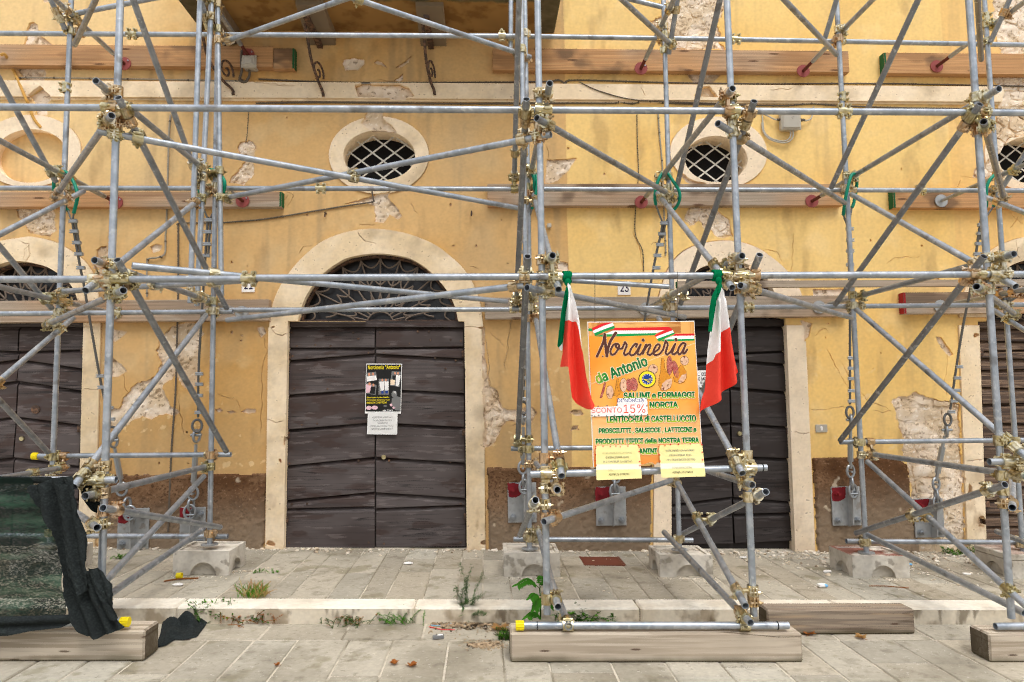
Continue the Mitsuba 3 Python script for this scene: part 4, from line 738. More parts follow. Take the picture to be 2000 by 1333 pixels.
def placed(axis, toward, at):
    """the half clamp with its bore along axis and its back turned to toward"""
    x = axis / np.linalg.norm(axis); z = -(toward - x * (toward @ x)); z /= np.linalg.norm(z) + 1e-12; y = np.cross(z, x)
    m = HALF.copy(); M = np.eye(4); M[:3, 0], M[:3, 1], M[:3, 2], M[:3, 3] = x, y, z, at; m.apply_transform(M); return m
def closest(a0, a1, b0, b1):
    u, v, w = a1 - a0, b1 - b0, a0 - b0; a, b, c, d, e = u @ u, u @ v, v @ v, u @ w, v @ w; D = a * c - b * b
    if D < 1e-6 * a * c: return None
    s, t = (b * e - c * d) / D, (a * e - b * d) / D
    return s, t, a0 + u * s, b0 + v * t
taken = []
for i in range(len(tubes)):
    for j in range(i + 1, len(tubes)):
        a0, a1, b0, b1 = tubes[i][0], tubes[i][1], tubes[j][0], tubes[j][1]
        q = closest(a0, a1, b0, b1)
        if q is None: continue
        s, t, pa, pb = q; la, lb = np.linalg.norm(a1 - a0), np.linalg.norm(b1 - b0)
        ca, cb = np.clip(s, 0.10 / la, 1 - 0.10 / la), np.clip(t, 0.10 / lb, 1 - 0.10 / lb)
        if abs(ca - s) * la > 0.2 or abs(cb - t) * lb > 0.2: continue
        pa, pb = a0 + (a1 - a0) * ca, b0 + (b1 - b0) * cb; dist = np.linalg.norm(pa - pb)
        if dist > 0.15 or abs(pa[0]) > 6.3 or pa[2] > 6.6: continue
        n = pb - pa if dist > 0.012 else np.cross(a1 - a0, b1 - b0)
        taken.append((i, j, pa, pb, n / np.linalg.norm(n), dist))
taken.sort(key=lambda q: abs(q[5] - 0.053)); kept = []
for q in taken:
    m_ = (q[2] + q[3]) / 2
    if sum(np.linalg.norm(m_ - (k[2] + k[3]) / 2) < 0.035 for k in kept): continue
    if len(kept) < 285: kept.append(q)
for i, j, pa, pb, n, dist in kept:
    fl = 1 if rs.random() < 0.5 else -1
    ms = [placed((tubes[i][1] - tubes[i][0]) * fl, n, pa), placed((tubes[j][1] - tubes[j][0]) * -fl, -n, pb)]
    if dist > 0.03: ms.append(rod(pa + n * 0.024, pb - n * 0.024, 0.016, 8))
    put('coupler', join(ms), 'coupler_zinc', sc, smooth=35, tone=(rs.random(), rs.random()))
# sleeves where two tubes meet end to end
for p, ax in (((-3.3911,-0.947,5.189), 'x'), ((-1.5848,-2.853,2.4403), 'x'), ((-1.5542,-0.947,3.6534), 'x'), ((2.5739,-0.947,5.1911), 'x'), ((2.6031,-2.853,3.6326), 'x'), ((3.6192,-1,4.5726), 'z'), ((-3.4507,-0.947,2.459), 'x'), ((2.5939,-0.947,2.4675), 'x'), ((-3.9701,-1,4.6208), 'z'), ((5.1537,-1,5.4176), 'z'), ((4.3862,-0.947,3.6358), 'x')):
    p = np.array(p); d = np.array([1.0, 0, SLOPE]) if ax == 'x' else np.array([0, 0, 1.0])
    m = [pipe(p - d * 0.05, p + d * 0.05, 0.033, 0.0245, 14)]
    for s in (-0.03, 0.03):
        for y in (-1, 1):
            side = np.array([0, 0.0, 1.0]) if ax == 'x' else np.array([1.0, 0, 0])
            c = p + d * s + side * 0.038 * y; m.append(rod(c + [0, 0.028, 0], c - [0, 0.045, 0], 0.0065, 7)); m.append(rod(c - [0, 0.022, 0], c - [0, 0.036, 0], 0.012, 6))
            m.append(box(c[0] - .016, c[0] + .016, c[1] - .014, c[1] + .014, c[2] - .016, c[2] + .016, .004))
    put('sleeve', join(m), 'coupler_zinc', sc, smooth=35, tone=(0.5, 0.4))
# yellow caps on tube ends
def cap(p, d, near):
    t = np.arange(24) * math.pi / 12; m = rod(p - d * 0.005, p + d * 0.05, 0.0285, 20)
    ribs = [rod(p + np.array([0, math.cos(a), math.sin(a)]) * 0.0285 - d * .002, p + np.array([0, math.cos(a), math.sin(a)]) * 0.0285 + d * 0.05, 0.004, 5) for a in t[::2]]
    put('end_cap', join([m] + ribs), 'yellow_cap', sc, smooth=40)
for p, s in (((0.248,-2.853,0.107), -1), ((-2.3619,-2.853,0.1951), 1), ((-4.1126,-0.947,1.1311), -1)): cap(np.array(p), np.array([s, 0, -SLOPE * -s * 1.0]) * 1.0, None)
# round feet under the rear standards
for p in ((-2.5162,-1,0.3198), (0.414,-1,0.2221), (1.8217,-1,0.1834), (3.6111,-1,0.1175), (5.143,-1,0.0278), (-3.943,-1,0.3582)):
    put('base_plate', rod((p[0], p[1], p[2] - 0.012), (p[0], p[1], p[2] - 0.002), 0.075, 20), 'zinc_plate', sc, smooth=40)

# black ties on a few tubes, and a strip of black sheeting wound round the rightmost joint
for p in ((0.3398,-2.853,0.1047), (1.9584,-2.853,0.0641), (1.9016,-2.853,1.1149)):
    put('cable_tie', sweep([(p[0], p[1] + 0.0255 * math.cos(q), p[2] + 0.0255 * math.sin(q)) for q in np.linspace(0, 6.283, 20, endpoint=False)], 0.0032, 6, True), 'net_cloth', sc)

# ================================================================ ground: road, kerb, pavement
def sheared(m, base=0.0):
    v = m.vertices.copy(); v[:, 2] += SLOPE * v[:, 0] + base; m.vertices = v; return m
g = trimesh.Trimesh([[-150, -150, 0], [150, -150, 0], [150, 60, 0], [-150, 60, 0]], [[0, 1, 2], [0, 2, 3]], process=False)
street = tag(put('street', sheared(g, STREET - 0.006), 'mortar'), 'street of large pale limestone slabs with worn joints', kind='structure')
pav_base = box(-12, 12, -1.9, 0.3, -0.25, -0.005)
pavement = tag(put('pavement', sheared(pav_base), 'mortar'), 'raised pavement of narrow limestone slabs along the house', kind='structure')
kerb = tag(put('kerb', sheared(box(-12, 12, -2.06, -1.87, -0.3, -0.02)), 'mortar'), 'pale stone kerb edge between pavement and street', kind='structure')
rp = np.random.default_rng(12)
def paver(x0, x1, y0, y1, base, parent, gap=0.010, base_h=0.05, bev=0.007, name='paver', bs='paving', warm=None):
    m = box(x0 + gap / 2, x1 - gap / 2, y0 + gap / 2, y1 - gap / 2, -base_h, rp.uniform(-0.002, 0.003), bev)
    c = m.vertices.mean(0); v = m.vertices; v[:, 2] += (v[:, 0] - c[0]) * rp.normal(0, 0.004) + (v[:, 1] - c[1]) * rp.normal(0, 0.004); m.vertices = v
    put(name, sheared(m, base), bs, parent, tone=(rp.random(), rp.random() if warm is None else warm))
xs = [q[0] for q in [(-3.9028,-1.8087),(-3.5902,-1.8059),(-3.2365,-1.8027),(-2.8686,-1.7994),(-2.5224,-1.7963),(-2.1419,-1.7929),(-1.7792,-1.7896),(-1.5766,-1.7878),(-1.2715,-1.7851),(-1.014,-1.7828),(-0.8006,-1.7809),(-0.4997,-1.7782),(-0.2346,-1.7758),(-0.0224,-1.7739),(0.2149,-1.7865),(0.4729,-1.7989),(0.762,-1.7964),(1.0762,-1.7936),(1.3424,-1.7913),(1.5591,-1.7894),(1.86,-1.7868),(2.1172,-1.7846),(2.3389,-1.7826),(2.6502,-1.7799),(2.907,-1.7777),(3.1355,-1.7757),(3.4422,-1.773),(3.6798,-1.771),(3.9494,-1.7686),(4.2379,-1.7661),(4.5278,-1.7636)]]
xs = [xs[0] - 0.3 * k for k in range(9, 0, -1)] + xs + [xs[-1] + 0.3 * k for k in range(1, 8)]
DRAIN = [[(0.9736,-0.6907),(1.368,-0.7046),(0.9966,-0.3153),(1.3747,-0.3073)]][0]
dx0, dx1, dy0, dy1 = DRAIN[0][0], DRAIN[1][0], DRAIN[0][1], DRAIN[2][1]
for a, b in zip(xs[:-1], xs[1:]):
    y = -1.845
    while y < 0.02:
        L = rp.uniform(0.45, 1.15); y1 = min(y + L, 0.02)
        if 0.02 - y1 < 0.2: y1 = 0.02
        if a > dx0 - 0.2 and b < dx1 + 0.2 and y1 > dy0: y1 = max(y + 0.05, min(y1, dy0)) if y < dy0 - 0.06 else 0.02
        paver(a, b, y, y1, 0.0, pavement, gap=rp.choice([0.005, 0.007, 0.011])); y = y1
kx = -10.5
for L in [1.7, 1.5, 1.6, 1.9, 1.45, 1.8, 1.75] + [1.6] * 8:
    m = box(kx + 0.003, kx + L - 0.003, -2.08 + rp.normal(0, 0.004), -1.848, -0.25, 0.006 + rp.normal(0, 0.002), 0.016)
    m = m.subdivide(); v = m.vertices; v[:, 1] += 0.006 * (meshkit.fbm(v * 3, 3, 4) - 0.5); m.vertices = v
    put('kerbstone', sheared(m), 'kerbstone', kerb); kx += L
fx = [q[0] for q in [(-3.621,-2.4139),(-2.9552,-2.4135),(-2.2464,-2.4131),(-1.6196,-2.4127),(-1.0272,-2.4442),(-0.4613,-2.444),(0.1317,-2.4438),(0.8494,-2.4649),(1.6696,-2.4648),(2.588,-2.4861),(3.3035,-2.4645),(4.1557,-2.4643)]]
fx = [fx[0] - 2.4, fx[0] - 1.2] + fx + [fx[-1] + 1.2, fx[-1] + 2.4]
for a, b in zip(fx[:-1], fx[1:]): paver(a, b, -2.44, -2.085, STREET, street, gap=0.014, name='slab', warm=0.6)
sx = [q[0] for q in [(-3.5778,-2.9127),(-3.2321,-2.9139),(-2.8846,-2.9151),(-2.5669,-2.9162),(-2.2796,-2.9172),(-1.9588,-2.9183),(-1.6363,-2.9194),(-1.3317,-2.9205),(-0.97,-2.9217),(-0.6621,-2.9228),(-0.2636,-2.9242),(0.1143,-2.9255),(0.4108,-2.9265),(0.8196,-2.9279),(1.1803,-2.9292),(1.5464,-2.9304),(1.9215,-2.9317),(2.2644,-2.9329),(2.5746,-2.934),(2.9765,-2.9354),(3.3041,-2.9365),(3.6896,-2.9378)]]
sx = [sx[0] - 0.45 * k for k in range(4, 0, -1)] + sx + [sx[-1] + 0.45 * k for k in range(1, 5)]
for a, b in zip(sx[:-1], sx[1:]):
    y = -2.445
    while y > -5.6:
        L = rp.uniform(0.4, 1.0); paver(a, b, y - L, y, STREET, street, gap=rp.choice([0.007, 0.010, 0.014]), name='slab', base_h=0.03); y -= L
# joint between kerb foot and street, and between kerb and pavement, stays open and dark

# ================================================================ boards, beams, blocks
def board(x0, x1, z0, z1, label, y=-0.100, grey=0.2, seed=0, ends=None):
    k = put('timber_board', box(x0, x1, y, -0.008, z0, z1, 0.004), 'timber', tone=((seed * 0.37) % 1.0, grey))
    tag(k, label, 'timber board', 'timber boards wedged against the house front')
    for side, col in (ends or {}).items():
        x = x0 if side == 'l' else x1; s = -1 if side == 'l' else 1
        put('painted_end', box(min(x + s * 0.001, x + s * 0.004), max(x + s * 0.001, x + s * 0.004), y + 0.004, -0.012, z0 + 0.004, z1 - 0.004), col, k)
        put('paint_edge', box(min(x - s * 0.002, x - s * 0.022), max(x - s * 0.002, x - s * 0.022), y - 0.0015, y + 0.002, z0 + 0.003, z1 - 0.003), col, k)
    return k
Z = lambda a, b: (a[1], b[1])
def bd(l, r, zt, zb, *a, **k): board(l[0], r[0], zb[1], zt[1], *a, **k)
bd((-6.0834,5.4344), (-2.294,5.4667), (-3.8628,5.5204), (-3.8551,5.2818), 'orange timber board at the upper left, ending short of the small junction box', grey=.25, seed=1)
bd((-2.2913,5.4667), (-2.0592,5.4687), (-2.1996,5.5028), (-2.1962,5.2679), 'short timber off-cut with a green end under the balcony', y=-0.096, grey=.0, seed=2, ends={'r': 'timber_green'})
bd((0.133,5.4874), (4.2042,5.5221), (2.0914,5.5221), (2.0837,5.2698), 'orange timber board at the top between the balcony and the right trestle', grey=.2, seed=3)
bd((4.6181,5.5256), (7.5113,5.5502), (5.365,5.5075), (5.3488,5.26), 'orange timber board with a green end at the upper right', grey=.05, seed=4, ends={'l': 'timber_green'})
bd((-5.992,3.7944), (-2.1746,3.792), (-3.81,3.8803), (-3.8046,3.7115), 'timber board under the blind oval niche at the left', grey=.35, seed=5, ends={'r': 'timber_green'})
bd((0.0602,3.8481), (4.0506,3.8469), (2.0436,3.9668), (2.036,3.7198), 'brown timber board under the lattice oval window at the right', grey=.5, seed=6)
bd((4.6304,3.7878), (7.356,3.7861), (5.2612,3.9205), (5.2461,3.6901), 'orange timber board with a green end beside the rightmost oval window', grey=.1, seed=7, ends={'l': 'timber_green'})
bd((-5.9278,2.6418), (-2.2929,2.6163), (-3.772,2.7008), (-3.7646,2.4706), 'greyish timber board across the leftmost arched doorway', grey=.55, seed=8)
bd((0.0206,2.6), (4.0533,2.5717), (2.0047,2.7022), (1.9974,2.4675), 'grey weathered timber board across the doorway behind the banner', grey=.9, seed=9)
bd((4.6812,2.5672), (7.2471,2.5492), (5.1834,2.7309), (5.1676,2.4891), 'pale timber board with a red painted end at the right', grey=.7, seed=10, ends={'l': 'timber_red'})
p0, p1 = (1.8436,-1.12,2.6657), (6.0235,-1.12,2.6645)
k = put('timber_batten', hull([(p[0], p[1] + dy, p[2] + dz) for p in (p0, p1) for dy in (-0.03, 0.03) for dz in (-0.032, 0.03)]), 'timber', tone=(.4, .95))
tag(k, 'long thin grey batten lying through the scaffold above the right doorways', 'batten')
put('painted_end', hull([(p0[0] - a, p0[1] + dy, p0[2] + dz) for a in (0.001, 0.005) for dy in (-0.028, 0.028) for dz in (-0.03, 0.028)]), 'timber_green', k)

def beam(x0, x1, yf, yb, h, label, seed, old=0.0, base=STREET, yaw=0.0):
    m = box(x0, x1, yf, yb, 0.002, h, 0.012).subdivide().subdivide(); v = m.vertices
    v[:, 1:] += 0.006 * (np.c_[meshkit.fbm(v * [1.5, 9, 9], 2, seed), meshkit.fbm(v * [1.5, 9, 9] + 40, 2, seed)] - 0.5)
    c = v.mean(0); v[:, 1] += (v[:, 0] - c[0]) * yaw; m.vertices = v
    return tag(put('timber_baulk', sheared(m, base), 'baulk', smooth=30, tone=(seed * 0.23 % 1, old)), label, 'timber beam', 'squared timber baulks on the street')
beam((0.1592,-2.8817)[0], (2.112,-2.9057)[0], -2.885, -2.675, 0.192, 'pale squared timber beam under the middle trestle, in front of the banner', 3)
beam(-4.2, (-2.2093,-2.8568)[0], -2.858, -2.655, 0.198, 'pale squared timber beam under the dark netting at the left', 4)
beam((3.3866,-2.8917)[0], 5.2, -2.895, -2.70, 0.192, 'pale squared timber beam with a dark end at the right edge', 5)
beam((2.0942,-2.3662)[0], (3.2343,-2.3312)[0], -2.335, -2.165, 0.185, 'loose brown weathered timber beam lying along the kerb', 6, old=0.72, yaw=0.02)

import manifold3d as m3
def block(x0, x1, y0, y1, h, label, red=0.0, base=0.0):
    M = m3.Manifold.cube([x1 - x0, y1 - y0, h]).translate([x0, y0, base])
    M = M - m3.Manifold.cube([x1 - x0 - 0.07, y1 - y0 - 0.07, 0.05]).translate([x0 + 0.035, y0 + 0.035, base + h - 0.014])
    cx, cy = (x0 + x1) / 2, (y0 + y1) / 2
    c = m3.Manifold.cylinder(0.10, 0.115, 0.115, 40, True)
    for d in (y0, y1): M = M - c.rotate([90, 0, 0]).translate([cx + 0.02, d, base])
    for d in (x0, x1): M = M - c.rotate([0, 90, 0]).translate([d, cy - 0.02, base])
    m = M.refine_to_length(0.05).to_mesh(); m = trimesh.Trimesh(m.vert_properties[:, :3], m.tri_verts, process=False)
    v = m.vertices; v += 0.007 * (np.stack([meshkit.fbm(v * 8 + q, 3, 5) for q in (0, 13, 27)], -1) - 0.5); m.vertices = v
    return tag(put('concrete_block', sheared(m), 'concrete', tone=(.5, red)), label, 'concrete block', 'concrete ballast blocks under the rear standards')
block(-2.785, -2.29, -1.135, -0.70, 0.215, 'grey concrete block with arched hollows near the dark netting')
block(0.17, 0.68, -1.135, -0.70, 0.215, 'grey concrete block right of the boarded double door, left of the rusty drain cover')
block(1.60, 2.09, -1.135, -0.70, 0.200, 'grey concrete block below the almost black door')
block(3.40, 3.94, -1.135, -0.70, 0.205, 'concrete block with a rust red top beside the white and blue litter', red=1.0)
b5 = block((4.8908,-0.8,0.0132)[0], (4.8908,-0.8,0.0132)[0] + 0.56, -1.15, -0.68, 0.165, 'concrete block with a loose slab on top at the right edge')
put('slab', sheared(box((4.8908,-0.8,0.0132)[0] - 0.004, (4.8908,-0.8,0.0132)[0] + 0.566, -1.155, -0.675, 0.168, 0.225, 0.008)), 'concrete', b5)
block(-4.2, -3.72, -1.135, -0.70, 0.2, 'concrete block seen faintly through the dark netting at the left edge')

# rusty cover let into the pavement
d = box(dx0 + 0.01, dx1 - 0.01, dy0 + 0.01, dy1 - 0.01, -0.03, 0.004, 0.003)
flat('rust', 104, 58, 42, 0.85)
k = tag(put('drain_cover', sheared(d), 'rust'), 'rusty brown iron cover set in the pavement by the wall', 'drain cover')
put('frame', sheared(join([box(dx0 - 0.008, dx0 + 0.008, dy0, dy1, -0.03, 0.006), box(dx1 - 0.008, dx1 + 0.008, dy0, dy1, -0.03, 0.006), box(dx0 + 0.008, dx1 - 0.008, dy0 - 0.008, dy0 + 0.008, -0.03, 0.006)])), 'rust', k)

# ================================================================ anchors and ropes
def anchor(l, r, zt, zb, label):
    x0, x1, z1, z0 = l[0], r[0], zt[1], zb[1]
    t = thing('anchor_plate', label, 'anchor plate', 'steel anchor plates bolted to the foot of the wall')
    put('plate', box(x0, x1, -0.058, -0.040, z0, z1, 0.003), 'zinc_plate', t)
    xm = x0 + (x1 - x0) * 0.56
    put('fin', hull([(xm + dx, y, z) for dx in (-0.007, 0.007) for y, z in ((-0.055, z0 - 0.01), (-0.15, z0 + 0.02), (-0.18, z1 - 0.10), (-0.15, z1 - 0.01), (-0.055, z1))]), 'zinc_plate', t)
    put('red_mark', slab(jag([(x0 + .002, z1 - .002), (xm - .02, z1 - .002), (xm - .03, z1 - .12), (x0 + .07, z1 - .16), (x0 + .002, z1 - .15)], .008, 3), -0.0605, -0.0585), 'red_spray', t)
    for x in (x0 + 0.055, x1 - 0.05):
        for z in (z0 + 0.06, z1 - 0.07):
            m = join([rod((x, -0.058, z), (x, -0.068, z), 0.036, 14), rod((x, -0.068, z), (x, -0.098, z), 0.028, 6), rod((x, -0.098, z), (x, -0.140, z), 0.0155, 8)])
            put('bolt', m, 'clip_steel' if z < (z0 + z1) / 2 else 'red_spray' if x < xm else 'clip_steel', t)
    return (xm, -0.165, z1 - 0.05)
AN = [anchor((-3.8248,0.4786), (-3.505,0.4726), (-3.6741,0.5126), (-3.6608,0.0928), 'steel anchor plate low on the wall beside the dark netting'),
      anchor((-3.1894,0.4666), (-2.9255,0.4617), (-3.0693,0.5119), (-3.0595,0.1169), 'steel anchor plate behind the concrete block nearest the netting'),
      anchor((0.2464,0.402), (0.5531,0.3962), (0.4038,0.7068), (0.3981,0.2863), 'steel anchor plate between the double door and the middle trestle'),
      anchor((1.1917,0.3842), (1.5182,0.3781), (1.3696,0.6467), (1.3596,0.2353), 'steel anchor plate below the left yellow notice'),
      anchor((3.7734,0.3357), (4.0918,0.3297), (3.9296,0.6022), (3.9076,0.1854), 'steel anchor plate on brown roughcast above the red topped block'),
      anchor((4.686,0.3185), (5.0133,0.3124), (4.8499,0.4589), (4.8236,0.0413), 'steel anchor plate on bare stone near the rightmost door')]
def ring(c, r, tilt, t=0.008):
    a = np.linspace(0, 2 * math.pi, 18, endpoint=False); u = np.array([math.cos(tilt), math.sin(tilt), 0])
    return sweep([np.array(c) + r * (math.cos(q) * u + 1.35 * math.sin(q) * np.array([0, 0, 1.0])) for q in a], t, 7, True)
def rope(loop, path, clips, eye, shackle, turn, an, label, turnpath):
    t = thing('steel_rope', label, 'steel rope', 'steel ropes tying the scaffold to the wall anchors')
    lp = spline(loop, 6)
    put('green_sleeve', sweep(lp, 0.0155, 10), 'green_hose', t, smooth=50)
    pth = spline(path, 6)
    put('rope', sweep(pth, 0.012, 8), 'rope_steel', t, smooth=50)
    nd = int(len(pth) * turnpath); tail = pth[:nd] + np.array([0.025, 0.004, 0]); put('rope', sweep(tail, 0.012, 8), 'rope_steel', t, smooth=50)
    put('rope', sweep([lp[0], (lp[0] + pth[0]) / 2 + [0.0, 0, -.02], pth[0] + [0, 0, -0.02]], 0.0085, 7), 'rope_steel', t); put('rope', sweep([lp[-1], (lp[-1] + pth[0]) / 2 + [0, 0, -.02], pth[0] + [0.018, 0, -0.02]], 0.0085, 7), 'rope_steel', t)
    for c in clips:
        c = np.array(c)
        put('clip', join([rod(c + [-0.028, -0.016, 0.010], c + [0.050, -0.016, 0.010], 0.0078, 6), rod(c + [-0.028, -0.016, -0.010], c + [0.050, -0.016, -0.010], 0.0078, 6), box(c[0] - 0.018, c[0] + 0.043, c[1] - 0.022, c[1] + 0.018, c[2] - 0.014, c[2] + 0.014, 0.004), rod(c + [0.036, -0.012, 0.008], c + [0.044, -0.012, 0.008], 0.011, 6), rod(c + [0.036, -0.012, -0.008], c + [0.044, -0.012, -0.008], 0.011, 6)]), 'clip_steel', t)
    put('thimble', ring(eye, 0.046, 0.2, 0.013), 'rope_steel', t, smooth=50)
    if shackle is not None: put('shackle', join([ring(shackle, 0.046, 1.2, 0.014), rod(np.array(shackle) + [-0.055, -.01, 0.01], np.array(shackle) + [0.055, -.01, 0.01], 0.016, 8)]), 'clip_steel', t, smooth=40)
    a, b = map(np.array, turn); d = b - a
    put('turnbuckle', join([rod(a, a + d * 0.3, 0.017, 8), rod(a + d * 0.24, a + d * 0.82, 0.030, 8), rod(a + d * 0.8, b, 0.017, 8)]), 'clip_steel', t, smooth=40)
    e = np.array(an); m = (b + e) / 2
    put('shackle', join([ring(b + [0, 0, -0.03], 0.048, 0.3, 0.014), rod(b + [0, -0.035, -0.035], b + [0, 0.03, -0.035], 0.012, 8)]), 'clip_steel', t, smooth=40)
    put('shackle', join([ring((b * 0.35 + e * 0.65) + [0, 0, 0.01], 0.046, 1.3, 0.014)]), 'clip_steel', t, smooth=40)
    put('shackle', join([ring(e + [0, -0.01, 0.02], 0.052, 0.3, 0.014), rod(e + [-0.05, -0.01, -0.01], e + [0.05, -0.01, -0.01], 0.012, 8)]), 'clip_steel', t, smooth=40)
rope([(-3.9113,-0.98,3.4284),(-3.963,-0.96,3.4834),(-4.0056,-1.03,3.5815),(-4.0049,-1.06,3.6607),(-3.9849,-1.06,3.7441),(-3.9282,-1.04,3.7901),(-3.8473,-1.07,3.7262),(-3.7825,-1.09,3.6122),(-3.7673,-1.09,3.5196),(-3.8176,-1.05,3.3847)], [(-3.8471,-1.02,3.3389),(-3.8522,-0.98,3.2412),(-3.8458,-0.86,2.9019),(-3.8399,-0.8,2.7434),(-3.8431,-0.58,2.1813),(-3.8291,-0.44,1.7692),(-3.8094,-0.3,1.4013)],
     [(-3.8415,-1.02,3.3144),(-3.8516,-0.98,3.2264),(-3.8471,-0.94,3.1276),(-3.847,-0.9,3.0277),(-3.8458,-0.86,2.9019),(-3.8371,-0.47,1.8813),(-3.8342,-0.44,1.7692),(-3.7937,-0.36,1.563),(-3.7954,-0.32,1.4484)], (-3.8013,-0.27,1.3064), (-3.7935,-0.25,1.222), [(-3.7912,-0.23,1.153),(-3.7315,-0.18,0.7568)], AN[0], 'steel rope from the green sleeved loop at the far left down past the netting', 0.32)
rope([(-2.6715,-1.03,3.5465),(-2.6551,-1.09,3.6664),(-2.6382,-1.09,3.7502),(-2.5822,-1.06,3.7998),(-2.5051,-1.08,3.7784),(-2.4353,-1.09,3.7109),(-2.4177,-1.09,3.6419),(-2.4606,-1.02,3.5543)], [(-2.6026,-1,3.3617),(-2.6314,-0.95,3.1462),(-2.6678,-0.88,2.9125),(-2.7345,-0.75,2.5335),(-2.8468,-0.52,1.9455),(-2.9124,-0.34,1.4578)],
     [(-2.6018,-1,3.3271),(-2.6181,-0.97,3.2208),(-2.6344,-0.94,3.1088),(-2.6574,-0.9,3.0081),(-2.8535,-0.5,1.8899),(-2.8671,-0.46,1.7884),(-2.883,-0.42,1.6757),(-2.9055,-0.36,1.5048)], (-2.9325,-0.31,1.3687), (-2.9472,-0.28,1.2634), [(-2.9584,-0.26,1.1789),(-3.0063,-0.19,0.7037)], AN[1], 'steel rope from the green sleeved loop beside the grouped vertical tubes', 0.36)
rope([(0.5074,-1.04,3.6077),(0.5003,-1.09,3.7029),(0.4879,-1.07,3.7698),(0.5182,-1.06,3.763),(0.5289,-1.09,3.6426),(0.5039,-1.07,3.5182),(0.4815,-1.02,3.4319)], [(0.4366,-1,3.3264),(0.4091,-0.86,2.9022),(0.4075,-0.66,2.3161),(0.4153,-0.52,1.9213),(0.4072,-0.4,1.5988)],
     [(0.3879,-0.96,3.2255),(0.3882,-0.93,3.1313),(0.3885,-0.9,3.0314),(0.4153,-0.52,1.9213),(0.4161,-0.48,1.8129),(0.417,-0.44,1.7089),(0.4125,-0.4,1.5987)], (0.4082,-0.36,1.5088), (0.409,-0.32,1.402), [(0.4089,-0.3,1.3059),(0.4037,-0.2,0.9109)], AN[2], 'steel rope running down behind the middle trestle', 0.4)
rope([(1.696,-1,3.4768),(1.6754,-1.05,3.5386),(1.6857,-1.08,3.6309),(1.7103,-1.09,3.7036),(1.7627,-1.07,3.7762),(1.8074,-1.07,3.761),(1.8495,-1.09,3.6784),(1.8971,-1.09,3.6025),(1.9126,-1.08,3.5297),(1.9017,-1.04,3.4653),(1.8712,-1,3.4256)], [(1.7616,-1,3.3087),(1.7454,-0.95,3.1837),(1.7116,-0.88,2.9948),(1.6711,-0.78,2.7046),(1.6272,-0.66,2.3582),(1.5406,-0.42,1.6907),(1.4886,-0.28,1.2632)],
     [(1.7559,-1,3.2884),(1.7457,-0.95,3.1939),(1.73,-0.92,3.0936),(1.7116,-0.88,2.9948),(1.7079,-0.84,2.8794),(1.5615,-0.46,1.7954),(1.546,-0.42,1.6906)], (1.4602,-0.24,1.1115), None, [(1.4387,-0.23,1.0468),(1.3931,-0.18,0.8017)], AN[3], 'steel rope from the green sleeved loop left of the lattice oval, vanishing behind the banner', 0.22)
rope([(3.5696,-0.98,3.3774),(3.5485,-1.06,3.4836),(3.5645,-1.09,3.6025),(3.6126,-1.08,3.7337),(3.6559,-1.06,3.766),(3.7134,-1,3.7494),(3.7365,-0.95,3.6715),(3.7131,-0.93,3.5208),(3.6891,-0.93,3.4635)], [(3.6216,-0.96,3.2793),(3.6754,-0.84,2.891),(3.7449,-0.68,2.3918),(3.7979,-0.54,1.9803),(3.8687,-0.36,1.5019)],
     [(3.6249,-0.95,3.2404),(3.6404,-0.92,3.1338),(3.651,-0.89,3.0316),(3.6707,-0.84,2.9014),(3.7979,-0.54,1.9803),(3.8137,-0.5,1.8756),(3.8295,-0.46,1.77),(3.8441,-0.42,1.642),(3.8597,-0.38,1.5345)], (3.8801,-0.33,1.4149), (3.8973,-0.31,1.3277), [(3.8978,-0.29,1.2403),(3.9234,-0.2,0.816)], AN[4], 'steel rope beside the rear standard of the right trestle, green sleeve wrapped round it', 0.3)
rope([(5.0152,-1,3.4477),(4.9803,-1.06,3.5083),(4.9653,-1.08,3.5798),(4.9787,-1.09,3.6541),(5.025,-1.09,3.7212),(5.0997,-1.05,3.7602),(5.2039,-0.96,3.7476),(5.1975,-0.94,3.5958),(5.1277,-0.95,3.4668)], [(4.9537,-1,3.3181),(4.954,-0.96,3.2036),(4.9584,-0.88,2.9609),(4.9631,-0.78,2.6802),(4.9517,-0.63,2.2552),(4.9528,-0.48,1.8106),(4.9687,-0.34,1.4334)],
     [(4.9494,-0.98,3.2714),(4.9551,-0.95,3.1904),(4.9544,-0.92,3.0932),(4.9535,-0.89,2.9954),(4.9655,-0.5,1.8795),(4.9634,-0.46,1.7627),(4.9771,-0.42,1.6339),(4.9666,-0.38,1.5206),(4.9613,-0.34,1.4063)], (4.954,-0.31,1.3241), (4.9496,-0.28,1.2032), [(4.9359,-0.27,1.1484),(4.8621,-0.19,0.6633)], AN[5], 'steel rope at the right, running down over the bare stone', 0.25)

